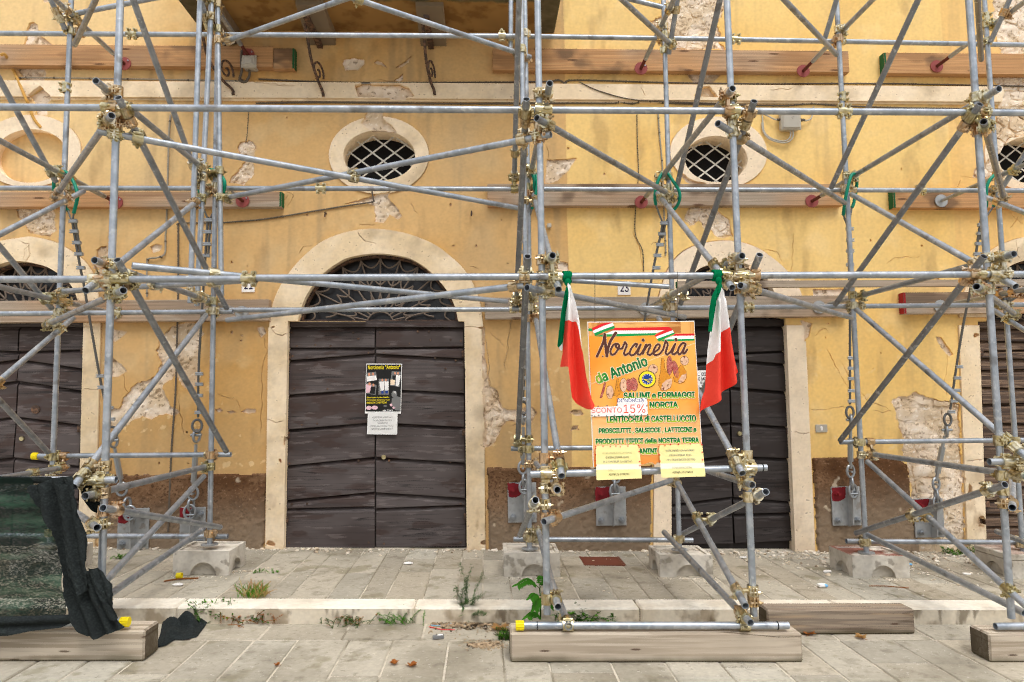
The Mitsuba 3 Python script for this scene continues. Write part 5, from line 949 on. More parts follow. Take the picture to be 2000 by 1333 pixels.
# ================================================================ cables, boxes and number tiles on the wall
def cable(px, r, mat_, label, clips=0):
    k = tag(put('cable', sweep(spline(px, 5), r, 7), mat_, smooth=50), label, 'cable', 'cables clipped along the house front')
    p = spline(px, 5)
    for i in np.linspace(2, len(p) - 3, clips).astype(int) if clips else []:
        put('clip', box(p[i][0] - .009, p[i][0] + .009, p[i][1] - r - 0.001, -0.001, p[i][2] - r - .001, p[i][2] + r + .001, .002), 'cable_dark', k)
cable([(-5.9174,-0.015,5.1428),(-5.1563,-0.015,5.1363),(-5.0763,-0.015,5.1775),(-4.8322,-0.012,5.1835),(-3.8955,-0.012,5.1753),(-2.8936,-0.012,5.1644),(-2.6694,-0.012,5.16)], 0.008, 'cable_grey', 'pale cable above the string course at the left, running to the balcony', 12)
cable([(-2.4734,-0.012,5.1849),(-1.7112,-0.012,5.1545),(-1.0289,-0.012,5.153),(-0.2267,-0.012,5.1613),(0.6988,-0.012,5.1763),(0.8737,-0.012,5.1955),(0.9604,-0.012,5.16),(1.0777,-0.012,5.1969),(2.1038,-0.012,5.1735),(3.1709,-0.012,5.1653),(3.8895,-0.012,5.173),(4.5407,-0.012,5.1772),(4.5639,-0.012,5.159),(4.6739,-0.012,5.1781),(5.4029,-0.012,5.1705),(7.2485,-0.012,5.1451)], 0.009, 'cable_dark', 'dark cable above the string course from the balcony to the right edge', 34)
cable([(-2.6639,-0.03,5.1927),(-2.6178,-0.03,5.1225),(-2.5421,-0.02,5.0923),(-2.1629,-0.012,5.1279),(-1.7111,-0.012,5.1397),(-0.8004,-0.012,5.1397),(0.1191,-0.012,5.1516)], 0.006, 'cable_grey', 'thin pale cable looping under the small junction box', 10)
cable([(-2.4966,-0.012,4.9081),(-1.709,-0.012,4.9211),(-0.2283,-0.012,4.9142),(0.9269,-0.012,4.9262),(1.4806,-0.012,4.9291),(1.5687,-0.012,4.9416),(1.7146,-0.012,4.9243),(1.8619,-0.012,4.9491),(2.2729,-0.012,4.9273),(3.1604,-0.012,4.9138),(3.5178,-0.012,4.9126),(3.7879,-0.012,4.9352),(4.1165,-0.012,4.9126),(4.8387,-0.012,4.8919),(5.6888,-0.012,4.8839),(7.2243,-0.012,4.8607)], 0.009, 'cable_dark', 'dark cable tucked under the string course', 26)
cable([(1.101,-0.05,5.1611),(1.3308,-0.052,5.054),(1.6778,-0.052,4.9604),(2.092,-0.03,4.9425),(2.8019,-0.02,4.9265)], 0.006, 'cable_dark', 'slack dark cable drooping across the string course')
cable([(1.7642,-0.012,4.8107),(1.7606,-0.012,4.4646),(1.7641,-0.012,4.1683),(1.7538,-0.012,4.0032),(1.7044,-0.012,3.4648),(1.7845,-0.012,3.2323),(1.7895,-0.012,3.0011)], 0.005, 'cable_dark', 'thin dark wire hanging down the yellow wall below the string course')
cable([(2.0059,-0.012,4.8538),(2.0154,-0.012,4.5846),(2.0379,-0.012,4.1687),(2.0392,-0.012,3.6391),(2.0459,-0.012,3.2893),(2.0423,-0.012,3.1733)], 0.008, 'cable_grey', 'pale cable dropping beside the rear standard left of the lattice oval', 7)
cable([(-3.3181,-0.014,3.5333),(-3.3076,-0.014,3.5503),(-3.2639,-0.014,3.5559),(-3.0227,-0.014,3.5554),(-2.803,-0.014,3.5606),(-2.3624,-0.014,3.5997),(-1.9198,-0.014,3.6734),(-1.4742,-0.014,3.7475),(-1.2102,-0.02,3.7859),(-1.1991,-0.02,3.8147),(-1.2091,-0.03,3.8982),(-1.2165,0.05,4.01)], 0.008, 'cable_dark', 'dark conduit climbing to the lattice oval over the double door', 5)
cable([(-3.3071,-0.014,3.5333),(-3.2892,-0.014,2.8577),(-3.2868,-0.014,2.3574),(-3.2868,-0.014,1.7533),(-3.3096,-0.014,1.2114),(-3.312,-0.025,0.8903),(-3.3096,-0.04,0.4673),(-3.31,-0.05,0.2584)], 0.0095, 'cable_dark', 'dark vertical conduit dropping down the flaked plaster at the left')
cable([(-3.4238,-0.012,4.7692),(-3.4349,-0.012,4.5658),(-3.4347,-0.012,4.1619),(-3.4338,-0.012,3.5341),(-3.4415,-0.012,3.4209),(-3.4332,-0.02,3.2498),(-3.4542,-0.03,3.1916),(-3.5242,-0.03,3.1694),(-3.6075,-0.025,3.1595),(-3.6247,-0.02,3.1102),(-3.6195,-0.015,2.8594),(-3.6162,-0.015,2.748)], 0.009, 'cable_grey', 'pale conduit with a swan neck bend behind the left trestle', 6)
cable([(-2.5562,-0.05,4.8737),(-2.5781,-0.012,4.773),(-2.5855,-0.012,4.5687),(-2.6001,-0.012,4.4524)], 0.004, 'cable_dark', 'short thin wire hanging to the hole in the plaster')
cable([(-5.1887,-0.13,5.3805),(-5.1459,-0.13,5.3866),(-5.1499,-0.02,5.3085),(-5.0774,-0.03,5.1762),(-4.9548,-0.06,4.9318),(-4.9321,-0.04,4.8658),(-4.8775,-0.03,4.7147),(-4.8034,-0.02,4.6155)], 0.015, 'ochre_paint', 'ochre painted pipe slanting across the string course at the upper left')
cable([(-2.5603,-0.06,5.279),(-2.5623,-0.05,5.2074),(-2.6001,-0.05,5.1367),(-2.6674,-0.05,5.1539),(-2.6365,-0.08,5.2393),(-2.6303,-0.12,5.3366),(-2.6237,-0.13,5.4601)], 0.014, 'cable_dark', 'thick black cable looping beside the small junction box')
def jbox(l, r, zt, zb, label, y=-0.095):
    k = tag(put('junction_box', join([box(l[0], r[0], y, -0.001, zb[1], zt[1], 0.018), box(l[0] - .006, r[0] + .006, y + 0.02, y + 0.03, zb[1] - .006, zt[1] + .006, 0.004)]), 'junction_grey'), label, 'junction box'); return k
j1 = jbox((-2.6207,5.3375), (-2.4686,5.3386), (-2.5654,5.3972), (-2.5631,5.2669), 'small grey junction box under the balcony', -0.15); x, z = (-2.5369,5.3298); put('cover', box(x - .04, x + .035, -0.159, -0.14, z - .035, z + .035, .006), 'junction_grey', j1)
j2 = jbox((3.394,4.7335), (3.6121,4.7344), (3.5044,4.8295), (3.494,4.6028), 'grey junction box with looping cables near the lattice oval at the right', -0.11)
for px in ([(3.4215,-0.05,4.7303),(3.3445,-0.05,4.73),(3.2662,-0.03,4.78),(3.2124,-0.02,4.814),(3.1866,-0.015,4.8583)], [(3.5008,-0.06,4.6187),(3.5031,-0.06,4.541),(3.4698,-0.05,4.491),(3.3969,-0.04,4.4826),(3.2846,-0.03,4.522),(3.2209,-0.02,4.5976),(3.2077,-0.02,4.7057),(3.2075,-0.015,4.792)], [(3.5304,-0.06,4.6188),(3.5324,-0.06,4.5351),(3.4868,-0.05,4.4731),(3.3961,-0.04,4.4647),(3.2722,-0.03,4.51),(3.2091,-0.02,4.5975),(3.1959,-0.02,4.7056)], [(3.6288,-0.05,4.7252),(3.7047,-0.04,4.7236),(3.7644,-0.03,4.7521),(3.7902,-0.02,4.8167),(3.8085,-0.015,4.8976)]):
    put('lead', sweep(spline(px, 6), 0.0085, 7), 'junction_grey', j2, smooth=50)
for a, b in (((3.4215,-0.05,4.7303), (3.3563,-0.05,4.73)), ((3.6288,-0.05,4.7252), (3.6823,-0.05,4.7254))): put('gland', rod(a, b, 0.02, 8, 0.013), 'cable_dark', j2)
put('emboss', sweep([((3.5189,4.7299)[0] + .014 * math.cos(q), -0.111, (3.5189,4.7299)[1] + .014 * math.sin(q)) for q in np.linspace(0, 6.2, 16)], 0.0015, 5), 'cable_grey', j2)

flat('tile_white', 238, 234, 230, 0.35, spec=0.5); flat('ink_navy', 28, 26, 58, 0.5); flat('paper_white', 234, 234, 232, 0.8); flat('ink_black', 24, 22, 22, 0.6)
def text_poly(s, h, bold=False):
    m = meshkit.text_mesh(s, h, 0.01, bold); f = m.faces[m.face_normals[:, 2] > 0.9]
    return so.unary_union([sg.Polygon(m.vertices[t][:, :2]).buffer(1e-5) for t in f])
def fit(p, x0, x1, z0, z1):
    a = p.bounds; return affinity.translate(affinity.scale(affinity.translate(p, -a[0], -a[1]), (x1 - x0) / (a[2] - a[0]), (z1 - z0) / (a[3] - a[1]), origin=(0, 0)), x0, z0)
def serif(s, h):
    """plain letters given slab serifs at their feet and heads"""
    p = text_poly(s, h); return p
for l, r, zt, zb, num, lab in (((-2.6153,2.856), (-2.4754,2.8552), (-2.5483,2.94), (-2.5456,2.791), '21', 'white house number tile reading 21 left of the double door'), ((1.4949,2.8321), (1.6382,2.8312), (1.5651,2.8892), (1.5612,2.7341), '23', 'white house number tile reading 23 on the yellow wall left of the banner doorway')):
    k = tag(put('house_number_tile', box(l[0], r[0], -0.012, -0.0005, zb[1], zt[1], 0.003), 'tile_white'), lab, 'house number')
    w = r[0] - l[0]; h = zt[1] - zb[1]; p = text_poly(num, 0.1, True); p = fit(p, l[0] + w * .2, l[0] + w * .86, zb[1] + h * .22, zb[1] + h * .80)
    put('number', slab(p, -0.0135, -0.0122), 'ink_navy', k)
l, r, zt, zb = (3.6544,1.2369), (3.787,1.2351), (3.7198,1.2782), (3.7155,1.1911)
k = tag(put('switch_plate', box(l[0], r[0], -0.014, -0.0005, zb[1], zt[1], 0.004), 'junction_grey'), 'small beige switch plate low on the yellow wall right of the almost black door', 'switch')
put('rocker', box((l[0] + r[0]) / 2 - .012, (l[0] + r[0]) / 2 + .012, -0.018, -0.0135, zb[1] + .02, zt[1] - .02, .002), 'tile_white', k)
x, z = (0.7418,3.5107); tag(put('wall_stud', box(x - .022, x + .022, -0.06, -0.001, z - .022, z + .024, .004), 'junction_grey'), 'small grey metal block fixed to the wall right of the middle trestle pole', 'bracket')
for px, lab in (((-1.7167,3.6596), 'bent iron hook in the ochre wall left of the conduit end over the double door'), ((-0.1173,3.6689), 'bent iron hook in the ochre wall upper right of the double door')):
    tag(put('wall_hook', join([rod((px[0], 0.0, px[1]), (px[0], -0.06, px[1]), 0.009, 7), rod((px[0], -0.058, px[1]), (px[0], -0.062, px[1] - 0.05), 0.009, 7)]), 'wrought_iron'), lab, 'hook')

# ================================================================ cloth: netting, flags
from scipy.spatial import Delaunay
def sheet(outline, st, depth_fn, fray=0.0):
    """a cloth cut to an outline in (x, z), its folds given by depth_fn"""
    po = jag(outline, fray, 5, st * 1.2) if fray else sg.Polygon(outline).buffer(0); po = max(po.geoms, key=lambda q: q.area) if po.geom_type != 'Polygon' else po
    x0, z0, x1, z1 = po.bounds; n = max(8, int(po.exterior.length / st))
    b = np.array([(lambda s: (s.x, s.y))(po.exterior.interpolate(i / n, True)) for i in range(n)])
    X, Zz = np.meshgrid(np.arange(x0, x1, st), np.arange(z0, z1, st)); q = np.c_[X.ravel(), Zz.ravel()]
    q = q[shapely.contains_xy(po.buffer(-st * 0.5), q[:, 0], q[:, 1])]; p = np.vstack([b, q]); t = Delaunay(p).simplices
    c = p[t].mean(1); t = t[shapely.contains_xy(po, c[:, 0], c[:, 1])]
    return trimesh.Trimesh(np.c_[p[:, 0], depth_fn(p[:, 0], p[:, 1]), p[:, 1]], t, process=False)
def net_o(p, n, uv):
    # an open weave: threads run across, the gaps between them let the background through
    g = mikit.fbm(p.x * 110, p.z * 190, 1.0, 2); b = fbm(p.x * 2.0, p.z * 5, 4.0, 3)
    return dr.clip(0.95 - 0.30 * smoothstep(0.45, 0.75, g) - 0.10 * smoothstep(0.45, 0.75, b), 0.3, 1.0)
scene['net_veil'] = {'type': 'mask', 'opacity': mikit.proc(net_o), 'bsdf': {'type': 'ref', 'id': 'net_green'}}
def netg_c(p, n, uv):
    m = mikit.fbm(p.x * 3, p.z * 14, 2.0, 4); f = mikit.fbm(p.x * 50, p.z * 170, 1.0, 2)
    c = mix(rgb(14, 29, 24), rgb(40, 66, 52), smoothstep(0.4, 0.7, m + 0.25 * (f - 0.5)))
    return mix(c, rgb(86, 110, 92), smoothstep(0.6, 0.8, m) * f * 0.6)
mat('net_green', netg_c, 0.8, spec=0.15)
t = thing('shade_net', 'dark green shade netting tied over the left trestle, bunched up at its right end', 'netting')
k1 = put('panel', sheet([(-3.9682,1.1626),(-3.1357,1.1421),(-2.9094,1.135),(-2.9199,1.0795),(-2.8634,0.9641),(-2.8083,0.8816),(-2.7592,0.7831),(-2.7289,0.6692),(-2.7083,0.5558),(-2.6822,0.3787),(-2.6551,0.2599),(-2.9028,0.2343),(-3.2821,0.212),(-3.9093,0.2026)], 0.04, lambda x, z: -2.915 - 0.03 * meshkit.fbm(np.c_[x * 3, z * 3, x * 0], 3, 4) - 0.012 * np.sin(z * 26 + 3 * meshkit.noise(np.c_[x * 2, z * 2, x * 0]))), 'net_veil', t, smooth=True)
put('top_hem', sheet([(-3.9726,1.1654),(-3.1393,1.1482),(-2.7992,1.1392),(-2.7909,1.093),(-3.137,1.099),(-3.9694,1.1133)], 0.012, lambda x, z: -2.895 - 0.022 * np.sqrt(np.clip(1 - ((z - np.interp(x, [-4, -2], [z.mean(), z.mean()])) / 0.03) ** 2, 0, 1)) - 0.006 * meshkit.noise(np.c_[x * 40, z * 40, x * 0])), 'net_cloth', t, smooth=True)
NC = np.array([(-2.7149,-2.95,1.1465),(-2.6963,-2.95,1.0811),(-2.6643,-2.95,0.9186),(-2.6292,-2.95,0.7568),(-2.6052,-2.95,0.6281),(-2.5685,-2.95,0.4997),(-2.5255,-2.95,0.3716),(-2.4643,-2.95,0.2593),(-2.4027,-2.95,0.1317)])[::-1]
def folds(k, amp, sd, y0, lean=0.0):
    # long pleats that run down the gathered cloth and drift slowly
    def fn(x, z):
        u = x - np.interp(z, NC[:, 2], NC[:, 0]); ph = u * k + 1.1 * np.sin(z * 2.3 + sd) + 0.8 * meshkit.fbm(np.c_[u * 2, z * 1.6, x * 0], 2, sd)
        return y0 - amp * (0.62 * np.abs(np.sin(ph)) + 0.38 * np.sin(ph * 0.43 + sd + 1.5 * z) ** 2) - 0.014 * np.abs(np.sin(u * 95 + z * 38 + 4 * meshkit.fbm(np.c_[u * 6, z * 6, x * 0], 2, sd + 4))) * meshkit.noise(np.c_[u * 8, z * 7, x * 0], sd) - 0.012 * meshkit.fbm(np.c_[u * 9, z * 3, x * 0], 2, sd + 2)
    return fn
put('bottom_hem', sheet([(-3.8753,0.2723),(-3.2531,0.2756),(-2.8762,0.2758),(-2.6268,0.2791),(-2.6185,0.2285),(-2.6837,0.1986),(-2.8723,0.1845),(-2.997,0.1626),(-3.1843,0.1487),(-3.867,0.1384)], 0.012, lambda x, z: -2.93 - 0.035 * np.abs(np.sin(z * 40 + 3 * meshkit.fbm(np.c_[x * 1.2, z * 2, x * 0], 2, 9))) - 0.01 * meshkit.noise(np.c_[x * 20, z * 30, x * 0])), 'net_cloth', t, smooth=True)
put('bunched_end', sheet([(-2.7666,1.142),(-2.6354,1.1495),(-2.6157,1.055),(-2.5867,0.9671),(-2.5611,0.8795),(-2.5347,0.7729),(-2.5216,0.6765),(-2.5141,0.5582),(-2.4631,0.5571),(-2.4174,0.5242),(-2.3773,0.4724),(-2.3622,0.4022),(-2.3474,0.3385),(-2.3129,0.2586),(-2.2667,0.2039),(-2.3105,0.1861),(-2.3856,0.1565),(-2.4542,0.1269),(-2.512,0.1535),(-2.5577,0.1923),(-2.5914,0.2498),(-2.6267,0.3452),(-2.6558,0.4407),(-2.6722,0.5363),(-2.7101,0.69),(-2.7403,0.8091),(-2.8278,0.9232),(-2.8946,1.0696),(-2.8927,1.0987),(-2.8417,1.1011)], 0.011, folds(34, 0.085, 3, -2.92), 0.005), 'net_cloth', t, smooth=True)
put('hanging_fold', sheet([(-2.696,1.1022),(-2.6003,1.0973),(-2.5618,0.923),(-2.5241,0.7625),(-2.497,0.5397),(-2.4872,0.4448),(-2.5428,0.4146),(-2.6107,0.5422),(-2.6586,0.7971)], 0.011, folds(48, 0.05, 7, -2.985), 0.005), 'net_cloth', t, smooth=True)
put('back_fold', sheet([(-2.7072,1.1034),(-2.6009,1.0684),(-2.5585,0.9848),(-2.5293,0.9017),(-2.5143,0.8487),(-2.5674,0.8695),(-2.6177,0.9034),(-2.6699,0.9868)], 0.02, folds(30, 0.06, 11, -2.74)), 'net_cloth', t, smooth=True)
put('loose_end', sheet([(-2.4961,0.58),(-2.4297,0.5785),(-2.3843,0.5459),(-2.3503,0.4758),(-2.3276,0.3651),(-2.2868,0.2733),(-2.3177,0.2553),(-2.3686,0.2721),(-2.3902,0.351),(-2.4176,0.4144),(-2.4629,0.4469),(-2.4898,0.4947)], 0.010, folds(42, 0.05, 17, -2.985), 0.005), 'net_cloth', t, smooth=True)
# a torn scrap of it on the street
ol = [(-2.2431,-2.6065),(-2.3303,-2.3379),(-2.4876,-1.9382),(-2.5001,-1.8215),(-2.4093,-1.8474),(-2.3006,-1.9374),(-2.1413,-1.9746),(-2.0938,-2.203),(-2.0651,-2.4024),(-2.1217,-2.4551),(-2.197,-2.4446),(-2.206,-2.5671)]
po = sg.Polygon(ol).buffer(0.01); x0, y0, x1, y1 = po.bounds
m = sheet(np.array(po.exterior.coords), 0.016, lambda x, y: x * 0); v = m.vertices.copy()
d_ = np.array([po.exterior.distance(sg.Point(a, b)) for a, b in v[:, [0, 2]]])
hgt = 0.006 + np.minimum(d_ * 0.8, 0.07) * (0.15 + 1.5 * np.abs(np.sin(v[:, 0] * 21 + v[:, 2] * 9 + 3 * meshkit.fbm(np.c_[v[:, 0] * 4, v[:, 2] * 4, v[:, 1]], 2, 4))) * meshkit.fbm(np.c_[v[:, 0] * 5, v[:, 2] * 7, v[:, 1]], 2, 8))
tag(put('net_scrap', trimesh.Trimesh(np.c_[v[:, 0], v[:, 2], STREET + SLOPE * v[:, 0] + hgt], m.faces, process=False), 'net_cloth', smooth=True), 'crumpled scrap of black netting lying on the street beside the beam', 'netting scrap')

def cloth_c(a, b):
    def fn(p, n, uv):
        w = noise(p.x * 300, p.z * 300, 2.0)
        return mix(a, b, 0.5 * w + 0.25)
    return fn
for nm, a, b in (('flag_green', rgb(6, 104, 64), rgb(14, 122, 78)), ('flag_white', rgb(232, 230, 230), rgb(246, 244, 244)), ('flag_red', rgb(224, 62, 50), rgb(240, 88, 72))):
    scene[nm] = {'type': 'principledthin', 'base_color': mikit.proc(cloth_c(a, b)), 'roughness': 0.7, 'diff_trans': 0.2}
def flag(knot, parts, label, seed, k, amp=0.05):
    t = thing('flag', label, 'flag', 'tricolour flags knotted to the scaffold rail')
    kx, kz = knot
    def fold(off):
        def fn(x, z):
            d = np.maximum(kz - z, 0.02); u = (x - kx) / (0.05 + d * 0.42)
            return off - np.minimum(1, d * 6) * amp * (0.6 + d) * (0.9 + np.sin(u * k + seed + 1.2 * meshkit.fbm(np.c_[x * 5, z * 4, x * 0], 2, seed))) - 0.012 * meshkit.fbm(np.c_[x * 30, z * 12, x * 0], 3, seed + 1)
        return fn
    for nm, mt, ol, off in parts: put(nm, sheet(spline(ol, 3, True) if len(ol) > 99 else ol, 0.010, fold(off)), mt, t, smooth=True)
    # the knot round the tube
    a = np.linspace(0, 2 * math.pi, 20, endpoint=False)
    wrap = [sweep([(kx + dx + 0.004 * math.sin(3 * q), FP - O_ + 0.033 * math.cos(q), kz + 0.035 + 0.033 * math.sin(q)) for q in a], 0.010, 7, True) for dx in (-0.020, -0.006, 0.008, 0.021)]
    b = trimesh.creation.icosphere(2, 0.026); b.apply_scale([0.9, 0.8, 1.1]); b.vertices += 0.006 * (meshkit.noise(b.vertices * 60)[:, None] - 0.5); b.apply_translation([kx, FP - O_ - 0.042, kz - 0.01])
    put('knot', join(wrap + [b, sweep([(kx, FP - O_ - 0.06, kz - 0.01), (kx + 0.01, FP - O_ - 0.066, kz - 0.06), (kx + 0.004, FP - O_ - 0.07, kz - 0.14)], [0.009, 0.007, 0.003], 6)]), 'flag_green', t, smooth=50)
O_ = 0.053
flag((0.5826,2.4064), [('green_band', 'flag_green', [(0.5727,2.3783),(0.5541,2.322),(0.5353,2.2518),(0.5199,2.1748),(0.5078,2.0839),(0.4916,1.9552),(0.5053,1.9412),(0.5337,1.9757),(0.5459,2.0662),(0.5586,2.1885),(0.5784,2.3113)], -2.93),
    ('white_tip', 'flag_white', [(0.511,1.9461),(0.5361,1.9808),(0.5427,1.9597),(0.528,1.9215)], -2.907),
    ('white_band', 'flag_white', [(0.5799,2.3888),(0.5609,2.3114),(0.5523,2.2236),(0.547,2.1256),(0.6237,2.1197),(0.6334,2.0829),(0.6425,2.013),(0.6513,1.9294),(0.6446,2.1178),(0.6257,2.2231),(0.6097,2.3005),(0.5971,2.3711)], -2.915),
    ('red_band', 'flag_red', [(0.5475,2.1244),(0.6223,2.1186),(0.6352,2.0644),(0.6467,1.9426),(0.6564,1.9078),(0.6652,1.8316),(0.674,1.7521),(0.6895,1.6658),(0.7054,1.5969),(0.7286,1.5521),(0.7039,1.5284),(0.6763,1.5322),(0.6286,1.5636),(0.5811,1.6087),(0.5719,1.6672),(0.5631,1.7533),(0.5573,1.812),(0.5158,1.8159),(0.5314,1.9091),(0.5406,2.0304)], -2.922)],
    'tricolour flag knotted to the rail left of the orange banner', 2, 17.0)
flag((1.6319,2.4113), [('green_band', 'flag_green', [(1.6208,2.3884),(1.5911,2.3566),(1.5601,2.2859),(1.535,2.1801),(1.5177,2.0922),(1.5051,2.0361),(1.5368,2.0323),(1.5537,2.1095),(1.5788,2.2151),(1.603,2.2927),(1.6229,2.3493)], -2.945),
    ('white_band', 'flag_white', [(1.624,2.383),(1.6302,2.358),(1.6465,2.3153),(1.6583,2.2513),(1.6696,2.1733),(1.6806,2.0884),(1.6476,2.0605),(1.6255,2.0395),(1.6027,2.001),(1.5886,1.9064),(1.5596,1.8892),(1.5475,1.8474),(1.5182,1.8197),(1.5234,1.8651),(1.5384,1.9876),(1.5619,2.1458),(1.5835,2.2518),(1.6075,2.3226)], -2.915),
    ('red_band', 'flag_red', [(1.6806,2.0884),(1.6951,2.0037),(1.7088,1.8983),(1.7319,1.7651),(1.7134,1.7444),(1.6911,1.7167),(1.6686,1.6822),(1.6245,1.6375),(1.5732,1.5862),(1.5081,1.5351),(1.472,1.5079),(1.4429,1.4773),(1.4331,1.4981),(1.4595,1.553),(1.4977,1.6391),(1.5072,1.7084),(1.5182,1.8197),(1.5475,1.8474),(1.5596,1.8892),(1.5886,1.9064),(1.6027,2.001),(1.6255,2.0395),(1.6476,2.0605)], -2.915)],
    'tricolour flag knotted to the rail right of the orange banner', 5, 19.0)

# ================================================================ printed things
for nm, c in dict(print_red=(222, 28, 36), print_green=(8, 150, 74), print_white=(244, 242, 240), print_brown=(84, 46, 34), print_blue=(20, 58, 140), print_yellow=(246, 222, 40), print_halo=(250, 226, 196), print_salmon=(230, 92, 74), print_pink=(238, 196, 206), print_grey=(120, 120, 120), print_skin=(214, 150, 120), print_black=(26, 26, 26), print_faint=(190, 186, 140)).items(): flat(nm, *c, 0.45)
def grad_c(p, n, uv): return mix(mix(rgb(190, 196, 30), rgb(60, 160, 50), smoothstep(0.0, 0.35, uv[1])), rgb(2, 110, 50), smoothstep(0.2, 0.5, uv[1]))
mat('print_letters', grad_c, 0.45)
def meat_c(p, n, uv):
    d1, d2, w = mikit.voronoi(p.x * 95, p.z * 95); e = smoothstep(0.16, 0.02, d2 - d1); f = fbm(p.x * 70, p.z * 70, 2.0, 2)
    dark = mix(mix(rgb(178, 70, 66), rgb(226, 160, 140), w * 0.6), rgb(90, 44, 40), e)
    ham = mix(mix(rgb(206, 124, 24), rgb(226, 160, 50), f), rgb(150, 80, 24), smoothstep(0.6, 0.8, f) * 0.7)
    pale = mix(mix(rgb(236, 206, 170), rgb(206, 150, 120), f), rgb(120, 72, 52), smoothstep(0.62, 0.75, f))
    return mix(mix(dark, ham, smoothstep(0.25, 0.3, uv[0])), pale, smoothstep(0.7, 0.75, uv[0]))
mat('print_meat', meat_c, 0.45)
BNY = -2.905
BA, BB, BC_ = np.array((0.686,2.1542)), np.array((1.5348,2.1478)), np.array((0.6626,1.0342))
def b1(X, Y): return BA + (BB - BA) * (X / 2000) + (BC_ - BA) * (Y / 8.3333 / 325)
def b2(X, Y): return BA + (BB - BA) * (X / 1729) + (BC_ - BA) * ((140 + Y / 7.204) / 325)
def banner_c(p, n, uv):
    z = (p.z - BC_[1]) / (BA[1] - BC_[1]); x = (p.x - BA[0]) / (BB[0] - BA[0])
    g = fbm(x * 3.0, z * 34.0, 4.0, 4); big = fbm(x * 3.5, z * 2.4, 1.0, 3); gv = fbm(x * 26, z * 2, 7.0, 3)
    c = mix(rgb(240, 158, 48), rgb(244, 180, 86), smoothstep(0.35, 0.7, big))
    c = mix(c, rgb(236, 138, 36), smoothstep(0.6, 0.8, fbm(x * 2, z * 3, 12.0, 3)) * 0.7)
    lowp = smoothstep(0.50, 0.30, z)
    c = mix(c, mix(rgb(246, 206, 150), rgb(236, 172, 104), g), lowp * 0.85)
    c = mix(c, rgb(232, 140, 50), smoothstep(0.22, 0.14, z) * 0.85)
    wood = mix(rgb(240, 186, 110), rgb(178, 110, 48), smoothstep(0.35, 0.68, g)); post = mix(rgb(238, 178, 100), rgb(190, 116, 50), smoothstep(0.4, 0.65, gv))
    c = mix(c, wood, smoothstep(0.885, 0.887, z)); c = mix(c, post, smoothstep(0.885, 0.887, z) * smoothstep(0.785, 0.787, x)); c = mix(c, post, smoothstep(0.885, 0.887, z) * smoothstep(0.15, 0.148, x))
    return c
mat('banner_print', banner_c, 0.42, spec=0.35)
ban = thing('banner', 'tall orange delicatessen banner with green lettering and hams hung on the front of the scaffold', 'banner')
LV = 0.0007
def pr(pts, mt, lvl, name='print', parent=None, tone=None, yb=BNY):
    p = pts if hasattr(pts, 'geom_type') else sg.Polygon(pts).buffer(0)
    return put(name, slab(p, yb - LV * lvl, yb - LV * lvl + 0.0006), mt, ban if parent is None else parent, tone=tone)
torn = [b2(*q) for q in ((1655, 1060), (1380, 1068), (1100, 1075), (1020, 1050), (985, 1085), (930, 1048), (880, 1060), (820, 1085), (780, 1075), (400, 1100), (130, 1110))]
pr([b1(60, 75), b1(1800, 60)] + torn, 'print_white', -4, 'panel')
pr([b1(74, 88), b1(1790, 74)] + [q * [1, 1] + [(-0.006 if q[0] > BA[0] + .3 else 0.006) * (abs(q[0] - BA[0] - .33) > .25), 0.002] for q in map(np.array, torn)], 'banner_print', 1, 'picture')
P1 = lambda *a: [b1(a[i], a[i + 1]) for i in range(0, len(a), 2)]
P2 = lambda *a: [b2(a[i], a[i + 1]) for i in range(0, len(a), 2)]
# ribbon
for a, mt, lv in (((76, 185, 140, 185, 146, 230, 78, 228), 'print_green', 2), ((500, 180, 1380, 162, 1420, 185, 1425, 212, 1300, 218, 470, 222), 'print_red', 2), ((470, 222, 1310, 216, 1180, 264, 330, 285), 'print_white', 2), ((330, 283, 1180, 264, 1150, 300, 350, 325, 190, 315), 'print_green', 2),
                  ((1480, 278, 1790, 272, 1792, 307, 1440, 312), 'print_red', 2), ((1440, 312, 1792, 308, 1793, 362, 1300, 368), 'print_white', 2), ((1300, 368, 1793, 362, 1795, 392, 1230, 402), 'print_green', 2),
                  ((135, 180, 300, 105, 420, 85, 468, 92, 300, 152, 140, 230), 'print_red', 3), ((140, 230, 300, 152, 468, 92, 492, 140, 330, 200, 165, 268), 'print_white', 3), ((165, 268, 330, 200, 495, 142, 503, 180, 330, 240, 190, 315), 'print_green', 3),
                  ((1150, 300, 1290, 228, 1425, 196, 1442, 216, 1165, 326), 'print_red', 3), ((1165, 326, 1442, 216, 1465, 256, 1185, 362), 'print_white', 3), ((1185, 362, 1465, 256, 1480, 276, 1330, 345, 1215, 405), 'print_green', 3)):
    pr(P1(*a), mt, lv, 'ribbon')
